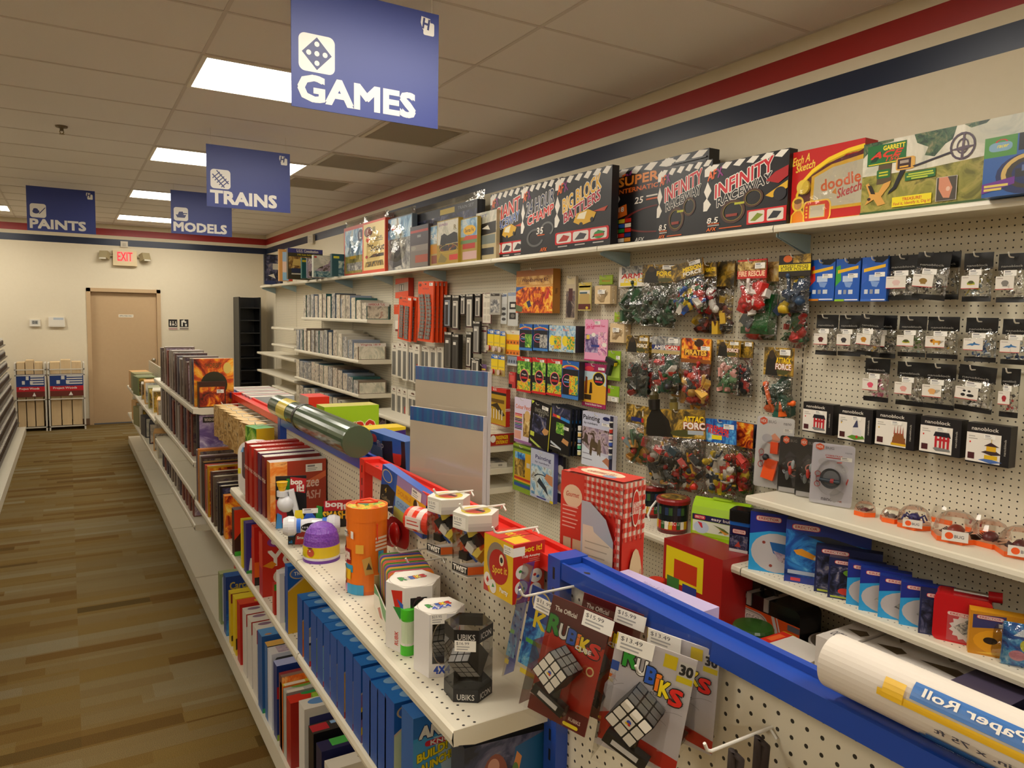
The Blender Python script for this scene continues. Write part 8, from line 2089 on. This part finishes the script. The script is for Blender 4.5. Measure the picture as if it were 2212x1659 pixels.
base('orange game box with a lime green top',(.643,2.708,.267),.28,.05,'#d8681c',[('r','#d8681c',0,0,1,1)],[('r','#c0c02c',0,0,1,1),('r','#7ab84a',.06,.4,.3,1),('r','#dcd6c4',.02,0,.3,.4),('t','#b8442c','PEEL',.66,.5,.34,.6,{'rot':180,'b':.04})])
base('grey and green topped game box',(.642,2.665,.26),.28,.05,'#a8a8a0',[('r','#8a8a84',0,0,1,1)],[('r','#b0b4ac',0,0,1,1),('e','#6aa84a',.24,.8,.14,.3),('r','#dcd6c8',.02,0,.24,.4)])
base('red game box with yellow upside-down words and a green badge',(.644,2.603,.25),.28,.06,'#a01812',[('r','#a01812',0,0,1,1)],[('r','#d0301c',0,0,1,1),('e','#2a9a4a',.3,.9,.12,.2),('t','#e0b82c','CARRY BUS',.76,.5,.3,.5,{'rot':180,'b':.04})])
base('small lime green game box standing before the red one',(.715,2.50,.30),.2,.05,'#6a9a1c',[('r','#a82418',.1,0,.8,.8)],[('r','#9ac03a',0,0,1,1),('e','#d8442c',.3,.8,.2,.3)],x=.715,h=.3)
base('white framed black game box with a navy upper band',(.66,2.42,.30),.29,.07,'#d0ccc4',[('r','#121014',.1,0,1,.72),('r','#3a3a6a',.06,.72,1,.9)],[('r','#ddd6c8',0,0,1,1),('e','#5a8ac0',.2,.6,.12,.3),('p','#e08a2c',[(.4,.3),(.5,.7),(.6,.3)]),('r','#b8505a',.8,.3,1,.5)],h=.315)
base('grey topped game box reading CLUE',(.66,2.31,.28),.29,.06,'#1c181c',[('r','#121014',0,0,1,1)],[('r','#34302e',0,0,1,1),('t','#ddd6cc','CLUE',.64,.5,.42,.5,{'b':.06,'sh':.2}),('r','#b82430',0,.2,.2,.9),('r','#8ab0d8',.24,.6,.44,.9)],h=.285)
base('navy game box reading scene and guide upside down',(.66,2.22,.27),.29,.06,'#1c1c3a',[('r','#1c2050',0,0,1,1)],[('r','#26264c',0,0,1,1),('r','#4aa84a',.14,.3,.34,1),('t','#c8c4bc','SCENE',.68,.62,.36,.3,{'b':.04,'rot':180}),('t','#c8c4bc','Your Guide',.66,.26,.4,.24,{'b':.02,'rot':180})],h=.272)
base('cream topped game box reading Revenge upside down',(.66,2.13,.26),.29,.06,'#c8c0b0',[],[('r','#dcd4c4',0,0,1,1),('t','#5a5450','Revenge',.56,.5,.44,.4,{'b':.02,'rot':180})],h=.26)
# -- far goods
rnd=random.Random(7)
ORD=('first','second','third','fourth','fifth','sixth','seventh','eighth','ninth','tenth','eleventh','twelfth','thirteenth','fourteenth')
corner_box('war_game_box','large golden war game box on the far upper gondola shelf','board game',(.665,4.95,.30),.235,.05,0,'#b87a1c',{'F':[('r','pic:fire:8',0,0,1,1),('e','#2a2a14',.5,.45,.34,.28),('t','#6a4a14','HOBBIT',.5,.86,.4,.1),('e','#d8c060',.84,.8,.1,.12)],'L':[('r','pic:night:14',0,0,1,1)]},None,1.166)
corner_box('war_game_box','small fiery war game box in front of the golden one','board game',(.68,4.885,.16),.16,.05,0,'#3a1c10',{'F':[('r','pic:fire:14',.04,.04,.96,.8)]+price(.8,.62,.26,.14)},None,1.166)
corner_box('war_game_box','purple battlefield game box on the far middle gondola shelf','board game',(.67,4.89,.30),.225,.05,0,'#2a2428',{'F':[('r','pic:purple:7',.06,.1,.97,.96),('r','#241c1c',.15,.8,.7,.92),('t',WT,'WARHAMMER',.42,.86,.46,.07)]+price(.85,.82,.26,.08)},None,.831)
for i in range(12):
 for zz,hh,nm in((1.166,.30,'top'),(.831,.29,'middle'),(.433,.17,'low')):
  corner_box('war_game_box','%s game box behind the nearest on the %s far gondola shelf'%(ORD[i],nm),'board game',(.665,5.08+.16*i,hh),.22,.05+.06*rnd.random(),0,rnd.choice(('#5a3a34','#6a5a50','#8a7c70','#4a4450','#7a3a30','#9a9088')),{'F':[('r','pic:%s:10'%rnd.choice(('books','tank','grey','night')),.03,.03,.97,.97)]},'game boxes on the far gondola shelves',zz+.0005,h=hh*(.85+.2*rnd.random()))
for i in range(7):
 carton('puzzle_box','%s grey 3D puzzle box from the near end, behind the red rail'%ORD[i],'puzzle',(.26,.07,.235),(1.055,4.60+.1*i,1.0205),(0,0,0),'#8a98a4',{'F':[('r','#b4bcc0',0,.55,1,1),('r','#c8ccd0',0,0,1,.4),('t','#5a6068','3D PUZZLE',.72,.76,.36,.1)],'T':[('r',('#d8d0c0','#c8a8a0')[i%2],0,0,1,1)]},'grey puzzle boxes standing in a row')
carton('jumbo_game_box','lime green box with red JUMBO lettering behind the green roll','board game',(.25,.12,.335),(1.075,3.22,1.0205),(0,0,0),'#9ac01c',{'F':[('t','#c8281c','JUMBO',.54,.62,.8,.3,{'b':.06,'o':'#e8d8b8','rot':6})],'T':[('r','#c8c060',0,0,1,1)],'L':[('e','#d84a3a',.5,.7,.2,.14)]})
carton('game_box','plain bright red box beside the lime green box','board game',(.10,.16,.345),(1.02,3.56,1.0205),(0,0,0),'#d8281a',{'L':[('r','#d0c0b0',0,0,1,1),('t','#c8281c','GAME',.3,.5,.5,.2,{'rot':90})]})
carton('game_box','yellow and purple game box in front of the lime green box','board game',(.20,.1,.285),(1.08,2.85,1.0205),(0,0,0),'#e0c01c',{'F':[('p','#3a1c6a',[(.2,.4),(.2,.92),(1,.96),(1,.4)]),('e',WT,.6,.75,.14,.1),('r','#d83a1c',.02,.4,.18,.94)]})
t=thing('green_roll','long dark green wrapped roll lying on the blue rail','roll',(.868,2.49,1.313),(-pi/2,0,0))
m=MB()
m.lathe([(0,0),(.057,0),(.058,.01),(.058,.66),(.050,.68),(.050,.84),(.051,.84),(.051,1.0,'#d8c04a/0.2'),(.050,1.0),(.050,1.16),(0,1.16)],'#4a5a44/0.15',28)
m.build('roll',t)
m=MB()
m.lathe([(.060,.66),(.060,.69),(.052,.70)],'#141414',24)
m.build('strap',t)
for i in range(7):
 y=3.74+.155*i
 carton('game_box',(('green and yellow pick-up game box hanging below the red rail')if i==0 else '%s small wooden-look game box past the green and yellow one'%ORD[i-1]),'board game',(.14,.09,.19),(.80,y,1.01),(0,0,radians(-80)),'#c8a050' if i else '#e0b01c',{'F':[('r','pic:carton:20' if i else 'pic:green:14',0,0,1,1)],'T':[('r','#d8b878' if i else '#3a9a3a',0,0,1,1)]},'small boxes on hooks under the red rail')
 hook(.79,y,1.206,'peg hook above the %s small box under the far red rail'%ORD[i],board=GB)
for i in range(8):
 for zz,nm in((.7805,'upper'),(.4205,'lower'),(1.1,'topmost')):
  if zz>1 and i>9:
   continue
  corner_box('hobby_box','%s hobby box past the game shelves on the %s far deck'%(ORD[i],nm),'box',(.67,7.32+.42*i,.3),.2,.3,rnd.random()*.3-.15,rnd.choice(('#c8c0a8','#d8a868','#8a8a5a','#3a3a44','#b0a898','#6a7a4a')),{'F':[('r','pic:%s:8'%rnd.choice(('grey','lake','army','kits')),.05,.05,.95,.95)]},'hobby boxes at the far end of the gondola',zz if zz<1 else .7805,h=.16+.1*rnd.random())if zz<1 else None
FW='model kit boxes on the far wall shelves'
for zz,xf,nm,hs in((1.7125,2.577,'second',.27),(1.3025,2.487,'third',.27),(.9555,2.487,'fourth',.22),(.6005,2.487,'fifth',.25)):
 for i in range(14):
  y=7.16+.17*i
  big=i<5 or zz>1.6
  tl={(0,0):'Virginia 1819',(1,0):'HARBOUR TUG'}.get((0 if nm=='third' else 1 if nm=='second' else 2,i))
  h=hs*((.62+.1*i)if i<4 else .9+.15*rnd.random())
  w=min(.30,2.83-xf-.01)
  carton('model_kit_box','%s model kit from the near end of the %s far wall shelf'%(ORD[i],nm),'model kit',(w,.12 if zz>1 else .15,h),(xf+.01+w/2,y+.07,zz),(0,0,0),rnd.choice(('#8a92a0','#c8c0ac','#3a4a5a','#2a5a58','#7a6a5a','#b0a898')),{'F':[('r','pic:%s:9'%rnd.choice(('sky','sea','kits','tank','lake')),.04,.04,.96,.84)]+([('r','#d8d0c8',0,.8,1,1),('t','#a83a34',tl,.45,.9,.7,.14)]if tl else[]),'L':[('r','pic:%s:22'%rnd.choice(('kits','paper','grey')),0,0,1,1)]},FW)
t=thing('paint_rack','tall black rack of small boxes in the far right corner','rack',(2.50,12.45,0))
m=MB()
for a,b in((-.17,-.15),(.15,.17)):
 m.box(a,b,-.15,.3,0,2.0,'#121214')
m.box(-.17,.17,.28,.3,0,2.0,'#121214')
for k in range(10):
 m.box(-.15,.15,-.15,.28,.2*k+.02,.2*k+.035,'#1a1a1c')
m.build('frame',t)
lf=thing('paint_shelving','stepped rack packed with paint bottles at the left picture edge','shelving')
m=MB()
m.box(-1.05,-.545,3.2,12.3,0,.10,STEEL)
m.build('base_deck',lf)
m=MB()
m.box(-1.08,-1.05,3.2,12.3,0,2.3,'peg_wall')
m.build('back_panel',lf)
for k in range(8):
 m=MB()
 m.box(-1.05,-.62-.018*k,3.2,12.28,.16+.155*k,.172+.155*k,'#6a6258')
 m.build('shelf',lf)
m=MB()
m.lathe([(0,0),(.022,0),(.022,.05),(.014,.062),(.015,.064,WT),(.015,.088,WT),(0,.089,WT)],'#4a3c34',10)
b0=None
n=0
for k in range(8):
 for i in range(36):
  y=12.2-.12*i
  q=(-.66-.018*k,y,.1725+.155*k)
  if b0 is None:
   b0=tag(m.build('paint_bottle',None,q),'small paint bottle in the stepped rack at the left edge','paint bottle','paint bottles in the left rack')
  else:
   o=b0.copy()
   COL.objects.link(o)
   o.location=q
for i,(lab,x0,x1)in enumerate((('wire rack of project wood sheets, left one',-.67,-.29),('wire rack of project wood sheets, right one beside the door',-.27,.19))):
 t=thing('wood_rack',lab,'rack',((x0+x1)/2,12.56,0),group='white racks of project wood')
 w=x1-x0
 m=MB()
 for a in(-w/2,w/2-.02):
  m.box(a,a+.02,-.1,.25,0,.98,'#d8d0c0')
 for z in(.05,.45,.80,.88):
  m.box(-w/2,w/2,-.1,-.085,z,z+.015,'#d8d0c0')
 m.build('frame',t)
 m=MB()
 m.box(-w/2+.02,w/2-.02,-.098,-.094,.50,.82,'#1c3a7a')
 m.art(((-w/2+.02,-.098,.50),(w-.04,0,0),(0,0,.32),(0,-1,0)),[('r','#c01c28',0,.24,1,.46),('t',WT,'Project Woods',.45,.36,.7,.12),('r','#6a2a20',0,0,1,.24),('p',WT,[(.55,.03),(.62,.2),(.68,.03)])]+[('r','#d8d4cc',.5,.54+.11*k,.97,.60+.11*k)for k in range(4)]+[('r','#d8d4cc',.2+.14*(k%3),.56+.2*(k%2),.3+.14*(k%3),.72+.2*(k%2))for k in range(3)])
 m.build('sign_panel',t)
 for k in range(3):
  m=MB()
  a=-w/2+.03+k*(w-.06)/3
  m.box(a,a+(w-.1)/3,-.06,.2,.07,.99+.03*(k%2),'balsa')
  m.build('wood_sheets',t)
